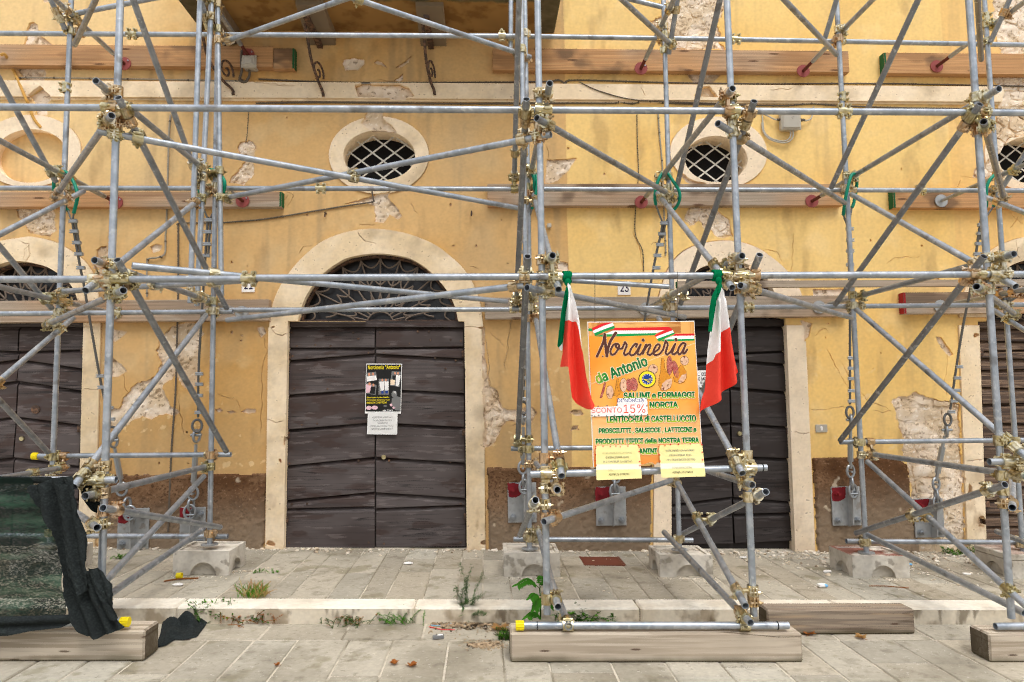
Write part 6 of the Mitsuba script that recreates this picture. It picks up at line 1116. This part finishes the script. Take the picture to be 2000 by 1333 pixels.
# stick and hanging meats
for a in ((110, 1105, 200, 1062), (1040, 726, 1312, 622), (1650, 490, 1795, 436)): pr(sg.LineString(P1(*a)).buffer(0.0016), 'print_halo', 2, 'stick')
def ell(cx, cy, rx, ry, ang=0): return affinity.rotate(sg.Polygon([b1(cx + rx * math.cos(q), cy + ry * math.sin(q)) for q in np.linspace(0, 6.283, 25)[:-1]]), ang)
for s, tn in ((P1(1255, 690, 1295, 690, 1310, 860, 1370, 950, 1425, 1050, 1400, 1160, 1320, 1215, 1250, 1205, 1205, 1120, 1210, 1030, 1240, 900), .5), (P1(1560, 800, 1600, 810, 1650, 900, 1665, 990, 1620, 1080, 1540, 1100, 1460, 1060, 1450, 990, 1510, 890), .5),
              (ell(1386, 800, 44, 152, 0), .1), (ell(1482, 870, 46, 145, 12), .1), (ell(1630, 722, 66, 74), .9), (ell(1118, 862, 76, 78), .9), (P1(330, 1085, 352, 1090, 330, 1200, 290, 1320, 262, 1330, 300, 1200), .1), (ell(420, 1235, 56, 105), .9),
              (P1(535, 1020, 555, 1020, 580, 1160, 600, 1240, 540, 1300, 480, 1290, 500, 1220), .5), (ell(640, 1120, 52, 112), .9), (ell(725, 1120, 46, 100, 4), .1), (ell(805, 1110, 60, 110, 8), .1)): pr(s.buffer(0.002) if hasattr(s, 'buffer') else sg.Polygon(s).buffer(0.002), 'print_brown', 2, 'meat_outline'); pr(s, 'print_meat', 3, 'hanging_meat', tone=(tn, .5))
for s in (P1(1262, 1100, 1330, 1040, 1418, 1012, 1424, 1090, 1390, 1170, 1310, 1213, 1245, 1198), P1(1520, 1060, 1580, 960, 1655, 935, 1650, 1010, 1600, 1075, 1540, 1098)): pr(s, 'print_meat', 4, 'ham_cut', tone=(.9, .5))
# script title, drawn with a brush
def brush(strokes, w): return so.unary_union([sg.LineString(spline([b1(*q) for q in s], 6)).buffer(w_ * (BB[0] - BA[0]) / 2000) for s, w_ in strokes])
sk = [([(215, 645), (262, 540), (318, 410), (336, 285)], 21), ([(336, 285), (348, 430), (372, 640)], 23), ([(372, 640), (400, 490), (440, 380), (518, 262)], 23), ([(305, 645), (309, 648)], 11),
      ([(520, 440), (470, 470), (432, 560), (452, 622), (505, 600), (552, 530), (570, 468), (532, 440), (520, 490), (570, 522), (622, 515)], 17),
      ([(622, 515), (655, 440), (664, 415), (688, 445), (692, 475), (662, 555), (650, 605), (672, 628), (720, 600)], 17), ([(845, 490), (860, 452), (822, 450), (762, 530), (742, 600), (772, 632), (832, 600), (918, 455)], 17),
      ([(918, 455), (880, 560), (870, 608), (898, 622), (945, 580), (1008, 455)], 17), ([(958, 378), (962, 384)], 25), ([(1008, 455), (985, 520), (955, 605)], 17), ([(965, 560), (1040, 465), (1078, 470), (1042, 560), (1032, 608), (1068, 627), (1122, 590)], 17),
      ([(1122, 590), (1198, 540), (1230, 480), (1202, 450), (1160, 490), (1124, 580), (1152, 627), (1222, 610), (1282, 540)], 17), ([(1282, 540), (1318, 420), (1326, 396), (1350, 430), (1358, 462), (1330, 560), (1326, 602), (1350, 620), (1402, 580)], 17),
      ([(1402, 580), (1480, 445), (1442, 550), (1432, 600), (1460, 617), (1510, 580)], 17), ([(1493, 372), (1498, 378)], 25), ([(1640, 440), (1600, 432), (1542, 500), (1522, 580), (1550, 617), (1602, 560), (1650, 450), (1612, 560), (1612, 605), (1640, 592), (1672, 540)], 17)]
sp_ = brush(sk, 1)
pr(sp_.buffer(0.0016), 'print_halo', 4, 'title_outline'); pr(sp_, 'print_brown', 5, 'title')
def lettering(s, x0, x1, y0, y1, mp, lvl, mt='print_letters', halo=0.0022, bold=True, rot=0, name='lettering', parent=None, yb=BNY, fat=0.0):
    p = text_poly(s, 0.1, bold); a, c = mp(x0, y1), mp(x1, y0); p = fit(p, a[0], c[0], a[1], c[1]).buffer(fat)
    if rot: p = affinity.rotate(p, rot)
    if halo: pr(p.buffer(halo), 'print_halo', lvl, name + '_outline', parent, yb=yb)
    m = slab(p, yb - LV * (lvl + 1), yb - LV * (lvl + 1) + 0.0006); b = p.bounds
    kk = key_for(name, ban if parent is None else parent); v = m.vertices; uv = np.c_[v[:, 0] * 0 + .5, np.clip((v[:, 2] - b[1]) / (b[3] - b[1]), 0, 1)] if not rot else np.c_[v[:, 0] * 0 + .5, np.clip(0.15 + (v[:, 0] - b[0]) / (b[2] - b[0]) * 1.1, 0, 1)]
    scene[kk] = {'type': 'ply', 'filename': meshkit.write_ply((v, m.faces), False, uv), 'face_normals': True, 'bsdf': {'type': 'ref', 'id': mt}}
lettering('da Antonio', 165, 1035, 775, 960, b1, 6, rot=19.5, halo=0.0042, fat=0.0016)
E_ = lambda r: ell(1022, 1025, r, r)
star = sg.Polygon([b1(1022 + (147 if i % 2 else 136) * math.cos(i * math.pi / 36), 1025 + (147 if i % 2 else 136) * math.sin(i * math.pi / 36)) for i in range(72)])
pr(star, 'print_black', 6, 'emblem'); pr(E_(130), 'print_yellow', 7, 'emblem'); pr(E_(88), 'print_blue', 8, 'emblem')
pr(so.unary_union([ell(1022 + 76 * math.cos(q), 1025 + 76 * math.sin(q), 8, 8) for q in np.arange(12) * math.pi / 6]), 'print_white', 9, 'emblem_stars')
pr(so.unary_union([sg.LineString(P1(965, 1020 + 4 * i, 1000 + 6 * i, 1030 + 8 * i, 1030 + 10 * i, 1082 - 2 * i)).buffer(0.0009) for i in range(4)] + [sg.LineString(P1(960, 1022, 1022, 1032, 1082, 1012)).buffer(.0012), sg.LineString(P1(1030, 1050, 1082, 1028)).buffer(.0011), sg.LineString(P1(1040, 1072, 1078, 1050)).buffer(.0011)]), 'print_yellow', 9, 'emblem_field')
for a in (('SALUMI e FORMAGGI', 555, 1540, 58, 155), ('DI NORCIA', 775, 1305, 195, 290), ('LENTICCHIA di CASTELLUCCIO', 320, 1555, 388, 492), ('PROSCIUTTI , SALSICCE , LATTICINI e', 210, 1558, 556, 650), ('PRODOTTI TIPICI della NOSTRA TERRA', 168, 1592, 702, 792), ('PANINI e', 712, 1080, 850, 934)):
    lettering(*a, b2, 6, rot=0, fat=0.0016, halo=0.003)
# discount strip pinned over it
stp = thing('discount_strip', 'white paper discount strip pinned across the left of the banner', 'paper strip')
pr(P2(95, 272, 430, 258, 465, 252, 465, 148, 875, 140, 885, 385, 95, 402), 'print_white', 12, 'paper', stp)
lettering('DI NORCIA', 466, 835, 152, 202, b2, 12, 'print_blue', 0, False, parent=stp); lettering('SCONTO', 106, 524, 276, 350, b2, 12, 'print_salmon', 0, False, parent=stp); lettering('15%', 550, 848, 232, 356, b2, 12, 'print_salmon', 0, False, parent=stp)
pins = so.unary_union([sg.Point(b2(*q)).buffer(0.0048) for q in ((110, 245), (195, 258), (320, 250), (460, 240), (475, 150), (550, 152), (625, 150), (715, 152), (800, 148), (862, 150), (872, 255), (880, 380), (795, 382), (700, 382), (630, 380), (530, 387), (420, 387), (310, 394), (205, 387), (150, 395), (112, 385))])
pr(pins, 'print_grey', 14, 'pins', stp)
def notice(quad, lines, label, dots):
    t = thing('notice', label, 'paper notice', 'yellow paper notices pinned to the banner')
    p = sg.Polygon(P2(*quad)).buffer(0); m = sheet(np.array(p.exterior.coords)[:-1], 0.016, lambda x, z: -2.9175 - 0.004 * meshkit.fbm(np.c_[x * 9, z * 16, x * 0], 3, 3))
    put('paper', m, 'paper_yellow', t, smooth=True)
    for s, x0, x1, y, mt in lines: lettering(s, x0, x1, y - 15, y + 13, b2, 2, mt, 0, False, parent=t, yb=-2.9205)
    for q in dots: put('pin', trimesh.creation.icosphere(1, 0.0045).apply_translation([b2(*q)[0], -2.923, b2(*q)[1]]), 'print_red', t)
def pap_c(p, n, uv): return mix(mix(rgb(244, 232, 150), rgb(250, 240, 180), fbm(p.x * 8, p.z * 14, 3.0, 3)), rgb(250, 248, 226), smoothstep(PZ0 + 0.006, PZ0, p.z) * smoothstep(PZ1, PZ1 + 0.006, p.z))
PZ0, PZ1 = b2(0, 1075)[1], b2(0, 1150)[1]
mat('paper_yellow', pap_c, 0.7)
notice((160, 806, 760, 798, 795, 1265, 170, 1285), [('NORCINERIA DA ANTONIO', 255, 660, 910, 'print_faint'), ('CAUSA SISMA 2016', 300, 615, 970, 'print_black'), ('SI E TRASFERITO DIETRO', 260, 660, 1030, 'print_grey'), ('CON', 330, 390, 1150, 'print_faint'), ('ASINELLI STORICI', 340, 620, 1205, 'print_black')], 'yellow paper notice pinned at the lower left of the orange banner',
       [(160, 818), (262, 816), (360, 820), (438, 815), (495, 822), (602, 812), (748, 806), (158, 846), (758, 830), (155, 930), (758, 892), (152, 1015), (762, 1030), (166, 1076), (768, 1082)])
notice((1030, 806, 1632, 788, 1675, 1245, 1060, 1260), [('NORCINERIA DA ANTONIO', 1125, 1525, 882, 'print_grey'), ('CAUSA SISMA 2016', 1170, 1480, 946, 'print_grey'), ('SI E TRASFERITO DIETRO', 1135, 1530, 1010, 'print_grey'), ('CON ESPOSIZIONE', 1210, 1490, 1120, 'print_faint'), ('ASINELLI STORICI', 1215, 1495, 1185, 'print_black')], 'yellow paper notice pinned at the lower right of the orange banner',
       [(1040, 800), (1115, 810), (1188, 798), (1300, 796), (1465, 788), (1618, 780), (1030, 826), (1626, 802), (1040, 940), (1630, 908), (1044, 1026), (1634, 1014)])
for a, b in (((0.7702,-2.905,2.4649), (0.7626,-2.905,2.122)), ((1.3423,-2.905,2.4656), (1.3312,-2.905,2.1211))): put('hanging_wire', rod(a, b, 0.0022, 6), 'cable_dark', ban)

# poster and paper on the double door
DA, DB, DC = np.array((-1.3713,2.0686)), np.array((-0.8121,2.063)), np.array((-1.3662,1.1766))
def b3(X, Y): return DA + (DB - DA) * (X / 833) + (DC - DA) * (Y / 1333)
P3_ = lambda *a: [b3(a[i], a[i + 1]) for i in range(0, len(a), 2)]
DY = 0.068
po_ = thing('poster', 'black shop poster with yellow title and small photographs on the double door', 'poster')
Q = lambda a, mt, lv, nm='print', pa=po_: pr(P3_(*a), mt, lv, nm, pa, yb=DY)
Q((132, 90, 715, 95, 692, 908, 110, 905), 'print_white', 0, 'sheet'); Q((140, 106, 702, 106, 684, 872, 124, 870), 'print_black', 2, 'ground')
lettering('Norcineria', 160, 420, 118, 186, b3, 2, 'print_yellow', 0, True, parent=po_, yb=DY); lettering('"Antonio"', 440, 682, 112, 184, b3, 2, 'print_yellow', 0, True, parent=po_, yb=DY)
E3 = lambda cx, cy, rx, ry: [v for q in np.linspace(0, 6.283, 15)[:-1] for v in (cx + rx * math.cos(q), cy + ry * math.sin(q))]
for a in ((135, 240, 290, 225, 310, 360, 145, 390), (545, 215, 695, 225, 675, 470, 515, 450), (335, 340, 500, 340, 500, 600, 330, 596), (128, 402, 300, 440, 282, 605, 128, 575)): Q(a, 'print_grey', 3, 'photo')
for a, mt in ((E3(180, 268, 20, 26), 'print_skin'), (E3(242, 262, 20, 26), 'print_skin'), ((140, 300, 290, 285, 308, 358, 146, 386), 'print_white'), ((555, 285, 612, 285, 605, 360, 560, 350), 'print_black'), (E3(600, 250, 16, 22), 'print_skin'), (E3(645, 250, 16, 22), 'print_skin'), ((615, 275, 690, 285, 670, 400, 655, 465, 610, 455), 'print_white'), ((525, 350, 600, 360, 590, 440, 525, 440), 'print_halo'),
              (E3(393, 360, 16, 20), 'print_skin'), (E3(450, 360, 16, 20), 'print_skin'), ((345, 390, 425, 380, 420, 530, 365, 535), 'print_white'), ((430, 380, 495, 385, 490, 530, 435, 530), 'print_white'), ((375, 535, 415, 535, 412, 580, 375, 580), 'print_blue'), ((440, 532, 485, 532, 480, 578, 442, 578), 'print_blue'),
              (E3(186, 425, 22, 26), 'print_skin'), ((130, 425, 215, 450, 190, 560, 130, 570), 'print_pink'), ((205, 470, 280, 470, 270, 590, 190, 575), 'print_black'), (E3(248, 440, 18, 22), 'print_skin'), (E3(585, 592, 46, 58), 'print_grey'), ((545, 660, 630, 625, 682, 640, 680, 860, 600, 850, 540, 760), 'print_grey'), ((570, 545, 612, 540, 622, 580, 575, 580), 'print_white'),
              (E3(175, 812, 46, 34), 'print_pink'), (E3(270, 808, 50, 32), 'print_pink'), (E3(535, 765, 24, 22), 'print_pink'), (E3(578, 810, 24, 20), 'print_pink'), (E3(440, 782, 30, 14), 'print_grey')): Q(a, mt, 4, 'picture')
for s, x0, x1, y in (('Salumi tipici di prima Qualità...', 140, 512, 645), ('Convenienza, Risparmio e Gusto', 140, 512, 687), ('AMICIZIA E CORTESIA!!', 138, 466, 728)): lettering(s, x0, x1, y - 17, y + 15, b3, 3, 'print_yellow', 0, True, parent=po_, yb=DY)
lettering('dal 1945', 400, 560, 838, 868, b3, 3, 'print_white', 0, True, parent=po_, yb=DY)
pp = thing('paper_sheet', 'white typed paper sheet fixed below the black poster on the double door', 'paper notice')
put('paper', sheet(P3_(162, 876, 640, 884, 630, 1246, 145, 1236), 0.014, lambda x, z: 0.056 - 0.004 * meshkit.fbm(np.c_[x * 12, z * 12, x * 0], 3, 5)), 'paper_white', pp, smooth=True)
for s, x0, x1, y in (('NORCINERIA DA ANTONIO', 232, 556, 965), ('CAUSA SISMA 2016 SI E', 245, 545, 1015), ('TRASFERITA', 310, 480, 1058), ('DIETRO ALLA CHIESA, SULLA', 195, 580, 1108), ('CIRCONVALLAZIONE ASINELLI', 210, 560, 1152)): lettering(s, x0, x1, y - 15, y + 13, b3, 0, 'print_grey', 0, False, parent=pp, yb=0.0525)
sgk = thing('stencilled_sign', 'small white sign with black stencilled letters on the almost black door behind the right flag', 'sign')
l, r, zt, zb = (2.3214,1.8026), (2.5587,1.8), (2.4345,1.8929), (2.4279,1.7044)
put('sheet', box(l[0], r[0], 0.066, 0.076, zb[1], zt[1]), 'print_white', sgk)
for s, a, b, c, d in (('L. DI', (2.3765,1.8302), (2.4762,1.8691), 0, 0), ('10 METRI', (2.3632,1.779), (2.5438,1.8169), 0, 0), ('SUL', (2.4081,1.7414), (2.49,1.769), 0, 0), ('R V', (2.4243,1.7099), (2.4829,1.732), 0, 0)):
    put('lettering', slab(fit(text_poly(s, 0.1, True), a[0], b[0], a[1], b[1]), 0.0645, 0.0658), 'print_black', sgk)

# ================================================================ plants in the joints
rg = np.random.default_rng(31)
def leaf_mesh(base, d, up, L, w, bend=0.25, n=4):
    d = np.asarray(d, float) / np.linalg.norm(d); s = np.cross(d, up); s /= np.linalg.norm(s) + 1e-9; V, F = [], []
    for k in range(n + 1):
        t = k / n; c = np.asarray(base) + d * L * t - np.array([0, 0, 1]) * bend * L * t * t; ww = w * math.sin(math.pi * min(0.97, 0.08 + 0.9 * t)) ** 0.8
        V += [c - s * ww / 2, c + np.array([0, 0, -0.1 * ww]), c + s * ww / 2]
    for k in range(n):
        a = 3 * k; F += [[a, a + 1, a + 4], [a, a + 4, a + 3], [a + 1, a + 2, a + 5], [a + 1, a + 5, a + 4]]
    return trimesh.Trimesh(V, F, process=False)
def gl(x, y, base): return np.array([x, y, base + SLOPE * x])
def clump(pos, n, h, spread, lw, ll, mats, label, grass=False, kind='small weed', name='weed'):
    t = thing(name, label, kind); groups = {m: [] for m in mats}; stems = []
    for i in range(n):
        a = rg.uniform(0, 2 * math.pi); lean = rg.uniform(0.05, 1.0); q = pos + [rg.normal(0, spread * .35), rg.normal(0, spread * .2), 0]
        m = mats[min(len(mats) - 1, int(rg.random() ** 1.3 * len(mats)))]
        if grass:
            groups[m].append(leaf_mesh(q, [math.cos(a) * lean, math.sin(a) * lean * 0.7 - 0.1, 1.0], [0.3, 1, 0.2], h * rg.uniform(0.5, 1.1), lw, rg.uniform(0.1, 0.7), 5))
        else:
            top = q + np.array([math.cos(a) * lean * spread * 0.6, math.sin(a) * lean * spread * 0.35, h * rg.uniform(0.3, 1.0)]); mid = (q + top) / 2 + [0, 0, h * 0.12]
            stems.append(sweep(spline([q, mid, top], 4), 0.0022, 5))
            for k in range(rg.integers(5, 10)):
                s = rg.uniform(0.15, 1.0); b = q * (1 - s) ** 2 + 2 * s * (1 - s) * mid + top * s * s
                groups[m].append(leaf_mesh(b, [rg.normal(), rg.normal(), rg.uniform(-.1, .8)], [0.1, 0.2, 1], ll * rg.uniform(0.5, 1.2), lw * rg.uniform(.7, 1.2), .3, 3))
    for m, ms in groups.items():
        if ms: tag(put('foliage', join(ms), m, t, smooth=True), kind='stuff')
    if stems: tag(put('stems', join(stems), mats[-1], t), kind='stuff')
    return t
PG = lambda q: gl(q[0], q[1], 0.0)
PS_ = lambda q: gl(q[0], q[1], STREET)
clump(PG((-1.8432,-1.8047)), 130, 0.20, 0.14, 0.007, 0.1, ['leaf_green', 'leaf_straw', 'leaf_dry'], 'tuft of green and straw coloured grass on the kerb', True, 'grass tuft', 'grass_tuft')
clump(PS_((-2.1007,-1.9994)), 60, 0.16, 0.22, 0.018, 0.04, ['leaf_dark', 'leaf_green'], 'leafy green weed at the kerb foot next to the black net scrap')
clump(PS_((-1.7976,-2.0354)), 60, 0.10, 0.24, 0.014, 0.034, ['leaf_dark', 'leaf_brown'], 'low dark weed at the kerb foot under the grass tuft')
clump(PS_((-1.05,-2.0818)), 50, 0.08, 0.24, 0.009, 0.026, ['leaf_brown', 'leaf_dark'], 'reddish low weed at the kerb foot below the double door')
clump(PS_((-0.6566,-2.056)), 60, 0.12, 0.22, 0.012, 0.03, ['leaf_dark', 'leaf_green'], 'dark green weed at the kerb joint right of the reddish weed')
clump(PS_((0.1501,-2.4438)), 40, 0.10, 0.10, 0.012, 0.022, ['leaf_green', 'leaf_dark'], 'small bright green weed against the left end of the middle beam')
clump(PG((-2.0739,-1.019)), 6, 0.05, 0.06, 0.016, 0.02, ['leaf_green'], 'tiny round leaved weed in a pavement joint behind the grass tuft')
clump(PG((-1.9043,-1.0163)), 5, 0.035, 0.10, 0.016, 0.018, ['leaf_green'], 'tiny creeping weed in a pavement joint right of the round leaved weed')
clump(PG((5.0597,-0.1071)), 30, 0.08, 0.16, 0.014, 0.03, ['leaf_dark', 'leaf_green'], 'green weed at the wall foot below the bare stone')
clump(PG((5.3849,-0.0749)), 34, 0.10, 0.2, 0.016, 0.035, ['leaf_green', 'leaf_dark'], 'green weed at the wall foot by the rightmost door')
clump(PG((-3.5816,-0.5004)), 14, 0.06, 0.08, 0.012, 0.025, ['leaf_green'], 'small weed at the wall foot under the leftmost anchor plate')
clump(PS_((0.7443,-2.0262)), 70, 0.13, 0.4, 0.022, 0.045, ['leaf_green', 'leaf_dark'], 'low green weed behind the bottom rail of the middle trestle')
# tall wispy weed
t = thing('wispy_weed', 'tall wispy grey green weed leaning over the kerb left of the middle beam', 'weed')
base = PS_((-0.1348,-2.0043)); fol, st_ = [], []
for tip in ([(-0.2036,-1.9,0.2947),(-0.1048,-1.95,0.2803),(-0.0119,-2,0.2429),(-0.0026,-2.25,0.005),(-0.233,-2,0.15),(-0.1732,-2,0.129),(-0.0645,-2.1,0.084),(-0.0132,-2.05,0.0998),(-0.1459,-1.95,0.202)]):
    tip = np.array(tip); mid = (base + tip) / 2 + [rg.normal(0, .03), 0, 0.03]; c = spline([base, mid, tip], 10); st_.append(sweep(c, np.linspace(0.0022, 0.0008, len(c)), 5))
    for q in c[4:]:
        for _ in range(9): fol.append(leaf_mesh(q + rg.normal(0, .008, 3), [rg.normal(), rg.normal(), rg.uniform(-.3, .7)], [.1, .2, 1], rg.uniform(.012, .034), 0.008, .2, 2))
for _ in range(130): fol.append(leaf_mesh(base + [rg.normal(0, .04), rg.normal(0, .03), abs(rg.normal(0, .05))], [rg.normal(), rg.normal(), rg.uniform(0, 1)], [.1, .2, 1], rg.uniform(.03, .08), 0.012, .3, 3))
tag(put('stems', join(st_), 'leaf_dark', t), kind='stuff'); tag(put('foliage', join(fol), 'leaf_dark', t, smooth=True), kind='stuff')
# young tree-of-heaven shoot: feathered leaves
leaf_b('leaf_deep', 62, 118, 36)
t = thing('seedling', 'bright green feather leaved seedling growing behind the middle trestle pole', 'plant')
base = PS_((0.4254,-2.0523)) + [0, 0.03, 0]; stem = [base, np.array((0.4046,-2.35,0.0983)), np.array((0.3988,-2.35,0.2086))]
put('stem', sweep(spline(stem, 6), [0.005] * 13, 6), 'leaf_dark', t)
for tip, st0 in (((0.2313,-2.55,0.2937), 2), ((0.3141,-2.6,0.2138), 1), ((0.4919,-2.2,0.1667), 2), ((0.4266,-2.3,0.2616), 2), ((0.2878,-2.65,0.1006), 0), ((0.4969,-2.25,0.06), 1), ((0.3453,-2.6,0.1363), 1)):
    a = np.array(stem[st0]); tip = np.array(tip); mid = (a + tip) / 2 + [0, 0, 0.05]; c = spline([a, mid, tip], 7)
    fr = put('frond', sweep(c, 0.0022, 5), 'leaf_dark', t)
    for i in range(3, len(c)):
        d = c[i] - c[i - 1]; s = np.cross(d, [0, -0.6, 1]); s /= np.linalg.norm(s)
        for sg_ in (-1, 1): put('leaflet', leaf_mesh(c[i], s * sg_ + d / np.linalg.norm(d) * 0.7 - np.array([0, 0, 0.35]), [0, -.7, .7], rg.uniform(.032, .048), 0.017, .3, 4), 'leaf_deep', fr, smooth=True)

# ================================================================ litter
def on(q, base=0.0, z=0.0): return np.array([q[0], q[1], base + SLOPE * q[0] + z])
def scrap(pos, s, mt, label, kind, seed, flatn=0.35, name='paper_scrap', grp=None):
    m = trimesh.creation.icosphere(2, s); v = m.vertices; v = v * (0.55 + 0.9 * meshkit.fbm(v / s * 1.6 + seed, 3, seed))[:, None] * [1.2, 0.9, flatn]; v[:, 2] -= v[:, 2].min(); m.vertices = v + pos
    return tag(put(name, m, mt), label, kind, grp)
def dryleaf(pos, s, mt, label, seed):
    r = np.random.default_rng(seed); n = 26; a = np.linspace(0, 2 * math.pi, n, endpoint=False); R = s * (0.62 + 0.38 * np.cos(5 * a + r.uniform(0, 6)) ** 2 * (0.7 + 0.5 * r.random(n)))
    V = np.c_[R * np.cos(a), R * np.sin(a), 0.012 + s * 0.45 * np.abs(np.sin(a * 1.5 + seed))]; V = np.vstack([V, [[0, 0, 0.006]]]); i = np.arange(n)
    m = trimesh.Trimesh(V + pos, np.c_[i, (i + 1) % n, i * 0 + n], process=False); k = tag(put('dry_leaf', m, mt), label, 'leaf')
    put('stalk', sweep([pos + [0, 0, .006], pos + [s * 1.3 * math.cos(seed), s * 1.3 * math.sin(seed), 0.012]], 0.0018, 5), 'leaf_brown', k)
dryleaf(on((0.1032,-2.2444), STREET), 0.07, 'leaf_dry', 'large tan dry leaf on the dirt left of the middle beam', 1); dryleaf(on((-0.5942,-2.9144), STREET), 0.035, 'leaf_brown', 'curled brown leaf on the street in front, left of its twin', 2)
dryleaf(on((-0.4753,-2.9493), STREET), 0.036, 'leaf_brown', 'curled brown leaf on the street in front, right of its twin', 3); dryleaf(on((2.4098,-2.3435), STREET), 0.05, 'leaf_brown', 'orange brown leaf between the middle beam and the loose beam', 4)
dryleaf(on((2.7604,-2.4211), STREET), 0.045, 'leaf_dry', 'pale brown leaf in front of the loose beam', 5); dryleaf(on((-1.3364,-2.9376), STREET), 0.022, 'leaf_brown', 'tiny brown leaf on the street at the lower left of the double door', 6)
scrap(on((-0.7461,-0.6802)), 0.035, 'litter_white', 'crumpled white paper on the pavement below the double door', 'paper scrap', 1); scrap(on((-2.5914,-1.4774)), 0.035, 'litter_white', 'crumpled white paper on the pavement near the yellow cap', 'paper scrap', 2)
scrap(on((3.2568,-0.9357)), 0.032, 'litter_white', 'crumpled white tissue left of the red topped concrete block', 'paper scrap', 3); scrap(on((4.5926,-0.9737)), 0.03, 'litter_white', 'white plaster flake on the pavement by the right edge', 'paper scrap', 4, 0.2)
scrap(on((2.6749,-0.3267)), 0.032, 'litter_white', 'white plastic scrap by the wall below the almost black door', 'plastic scrap', 5, 0.2)
k = scrap(on((2.9472,-1.4626)), 0.036, 'litter_white', 'crumpled white and blue packet on the pavement', 'packet', 6, 0.5, 'packet'); m = trimesh.creation.icosphere(2, 0.020); m.apply_scale([1, .7, .7]); m.apply_translation(on((2.971,-1.4789), 0, .02)); put('blue_corner', m, 'litter_blue', k)
k = scrap(on((4.2534,-0.6102)), 0.03, 'litter_blue', 'blue plastic scrap behind the red topped concrete block', 'plastic scrap', 8, 0.3)
k = tag(put('cigarette_packet', hull([on((-0.3387,-2.4227), STREET, z) + np.array(d) for z in (0.002, 0.022) for d in ((-.04, -.02, 0), (.038, -.005, 0), (.03, .035, 0), (-.045, .018, 0))]), 'print_grey'), 'flattened grey cigarette packet on the street below the kerb', 'packet'); put('label', hull([on((-0.3283,-2.4119), STREET, z) + np.array(d) for z in (0.0225, 0.024) for d in ((-.02, -.01, 0), (.02, -.002, 0), (.015, .02, 0), (-.02, .01, 0))]), 'litter_white', k)
c = np.array(on((-2.6785,-1.2444), 0, 0.026)); k = tag(put('loose_end_cap', join([pipe(c - [0.022, 0, 0], c + [0.022, 0, 0], 0.027, 0.022, 18)]), 'yellow_cap', smooth=40), 'loose yellow tube cap lying on the pavement', 'tube cap')
tag(put('stick', sweep(spline([on((-2.7639,-1.348), 0, .006), on((-2.6638,-1.2787), 0, .008), on((-2.5119,-1.2421), 0, .006)], 5), 0.006, 6), 'leaf_brown'), 'thin dry stick on the pavement beside the loose yellow tube cap', 'stick')
tag(put('stick', sweep(spline([on((3.3901,-1.4241), 0, .005), on((3.5292,-1.4393), 0, .008), on((3.7075,-1.4872), 0, .005)], 5), 0.004, 6), 'leaf_brown'), 'thin dry stick in front of the red topped concrete block', 'stick')
for a, mt, lab in ((((-0.4149,-2.1401), (-0.3251,-2.1518), (-0.2314,-2.0791)), 'litter_blue', 'blue scrap of wire in the dirt at the kerb'), (((-0.4276,-2.1757), (-0.3318,-2.2338), (-0.2323,-2.2451)), 'print_red', 'red scrap of wire in the dirt at the kerb')):
    tag(put('wire_scrap', sweep(spline([on(q, STREET, .006) for q in a], 5), 0.003, 5), mt), lab, 'wire')
# plaster crumbs and grit
def grit(n, sample, base, s0, s1, mt, label, kd, name, seed):
    r = np.random.default_rng(seed); ms = []; o = trimesh.creation.icosphere(0, 1.0)
    for _ in range(n):
        x, y = sample(r); s = s0 * (s1 / s0) ** (r.random() ** 2.2); m = o.copy(); m.vertices = m.vertices * (0.6 + 0.7 * r.random((12, 1))) * s * [1.2, 1, 0.65]
        m.apply_transform(trimesh.transformations.rotation_matrix(r.uniform(0, 6), [0, 0, 1])); m.apply_translation([x, y, base + SLOPE * x + s * 0.3]); ms.append(m)
    tag(put(name, join(ms), mt), label, kind='stuff')
def by_wall(r):
    x = r.choice([r.uniform(-4.2, 3), r.uniform(2.6, 6.4), r.uniform(3.0, 5.6)]); return x, -abs(r.exponential(0.07 if x < 2.6 else 0.26)) - 0.02
grit(1500, by_wall, 0.0, 0.004, 0.030, 'rubble_chips', 'crumbled plaster and grit along the foot of the wall', None, 'rubble', 3)
def on_pav(r): x = r.choice([r.uniform(-4, 6), r.uniform(1.0, 6)]); return x, r.uniform(-1.85, -0.05)
grit(420, on_pav, 0.0, 0.003, 0.012, 'rubble_chips', 'scattered crumbs of plaster on the pavement', None, 'crumbs', 4)
DP = (0.0027,-2.5685); DQ = (-0.0737,-2.1272)
def dirtp(r): a = r.uniform(0, 6.28); q = abs(r.normal(0, .55)); return DP[0] + 0.17 * q * math.cos(a), DP[1] + 0.10 * q * math.sin(a) + 0.02
grit(900, dirtp, STREET, 0.003, 0.012, 'dirt_grit', 'brown gritty dirt spilled beside the middle beam', None, 'gravel', 5)
def dirtk(r): return r.uniform(DQ[0] - .35, DQ[0] + .25), -2.085 - abs(r.exponential(.06))
def dirt_c(p, n, uv): return mix(mix(rgb(120, 98, 72), rgb(190, 168, 140), noise(p.x * 61, p.y * 61, 1.0)), rgb(60, 48, 34), smoothstep(0.55, 0.8, noise(p.x * 37, p.y * 37, 3.0)))
mat('dirt_grit', dirt_c, 0.95, spec=0.1)
grit(700, dirtk, STREET, 0.003, 0.018, 'dirt_grit', 'dark soil and grit gathered along the kerb foot', None, 'soil', 6)
def blockp(r): c = [(-2.55, -1.17), (0.43, -1.17), (1.85, -1.17), (3.7, -1.17), (-2.26, -.95)][r.integers(5)]; return c[0] + r.normal(0, .13), c[1] - abs(r.exponential(.04))
grit(420, blockp, 0.0, 0.003, 0.010, 'rubble_chips', 'plaster crumbs gathered round the concrete blocks', None, 'block_crumbs', 8)
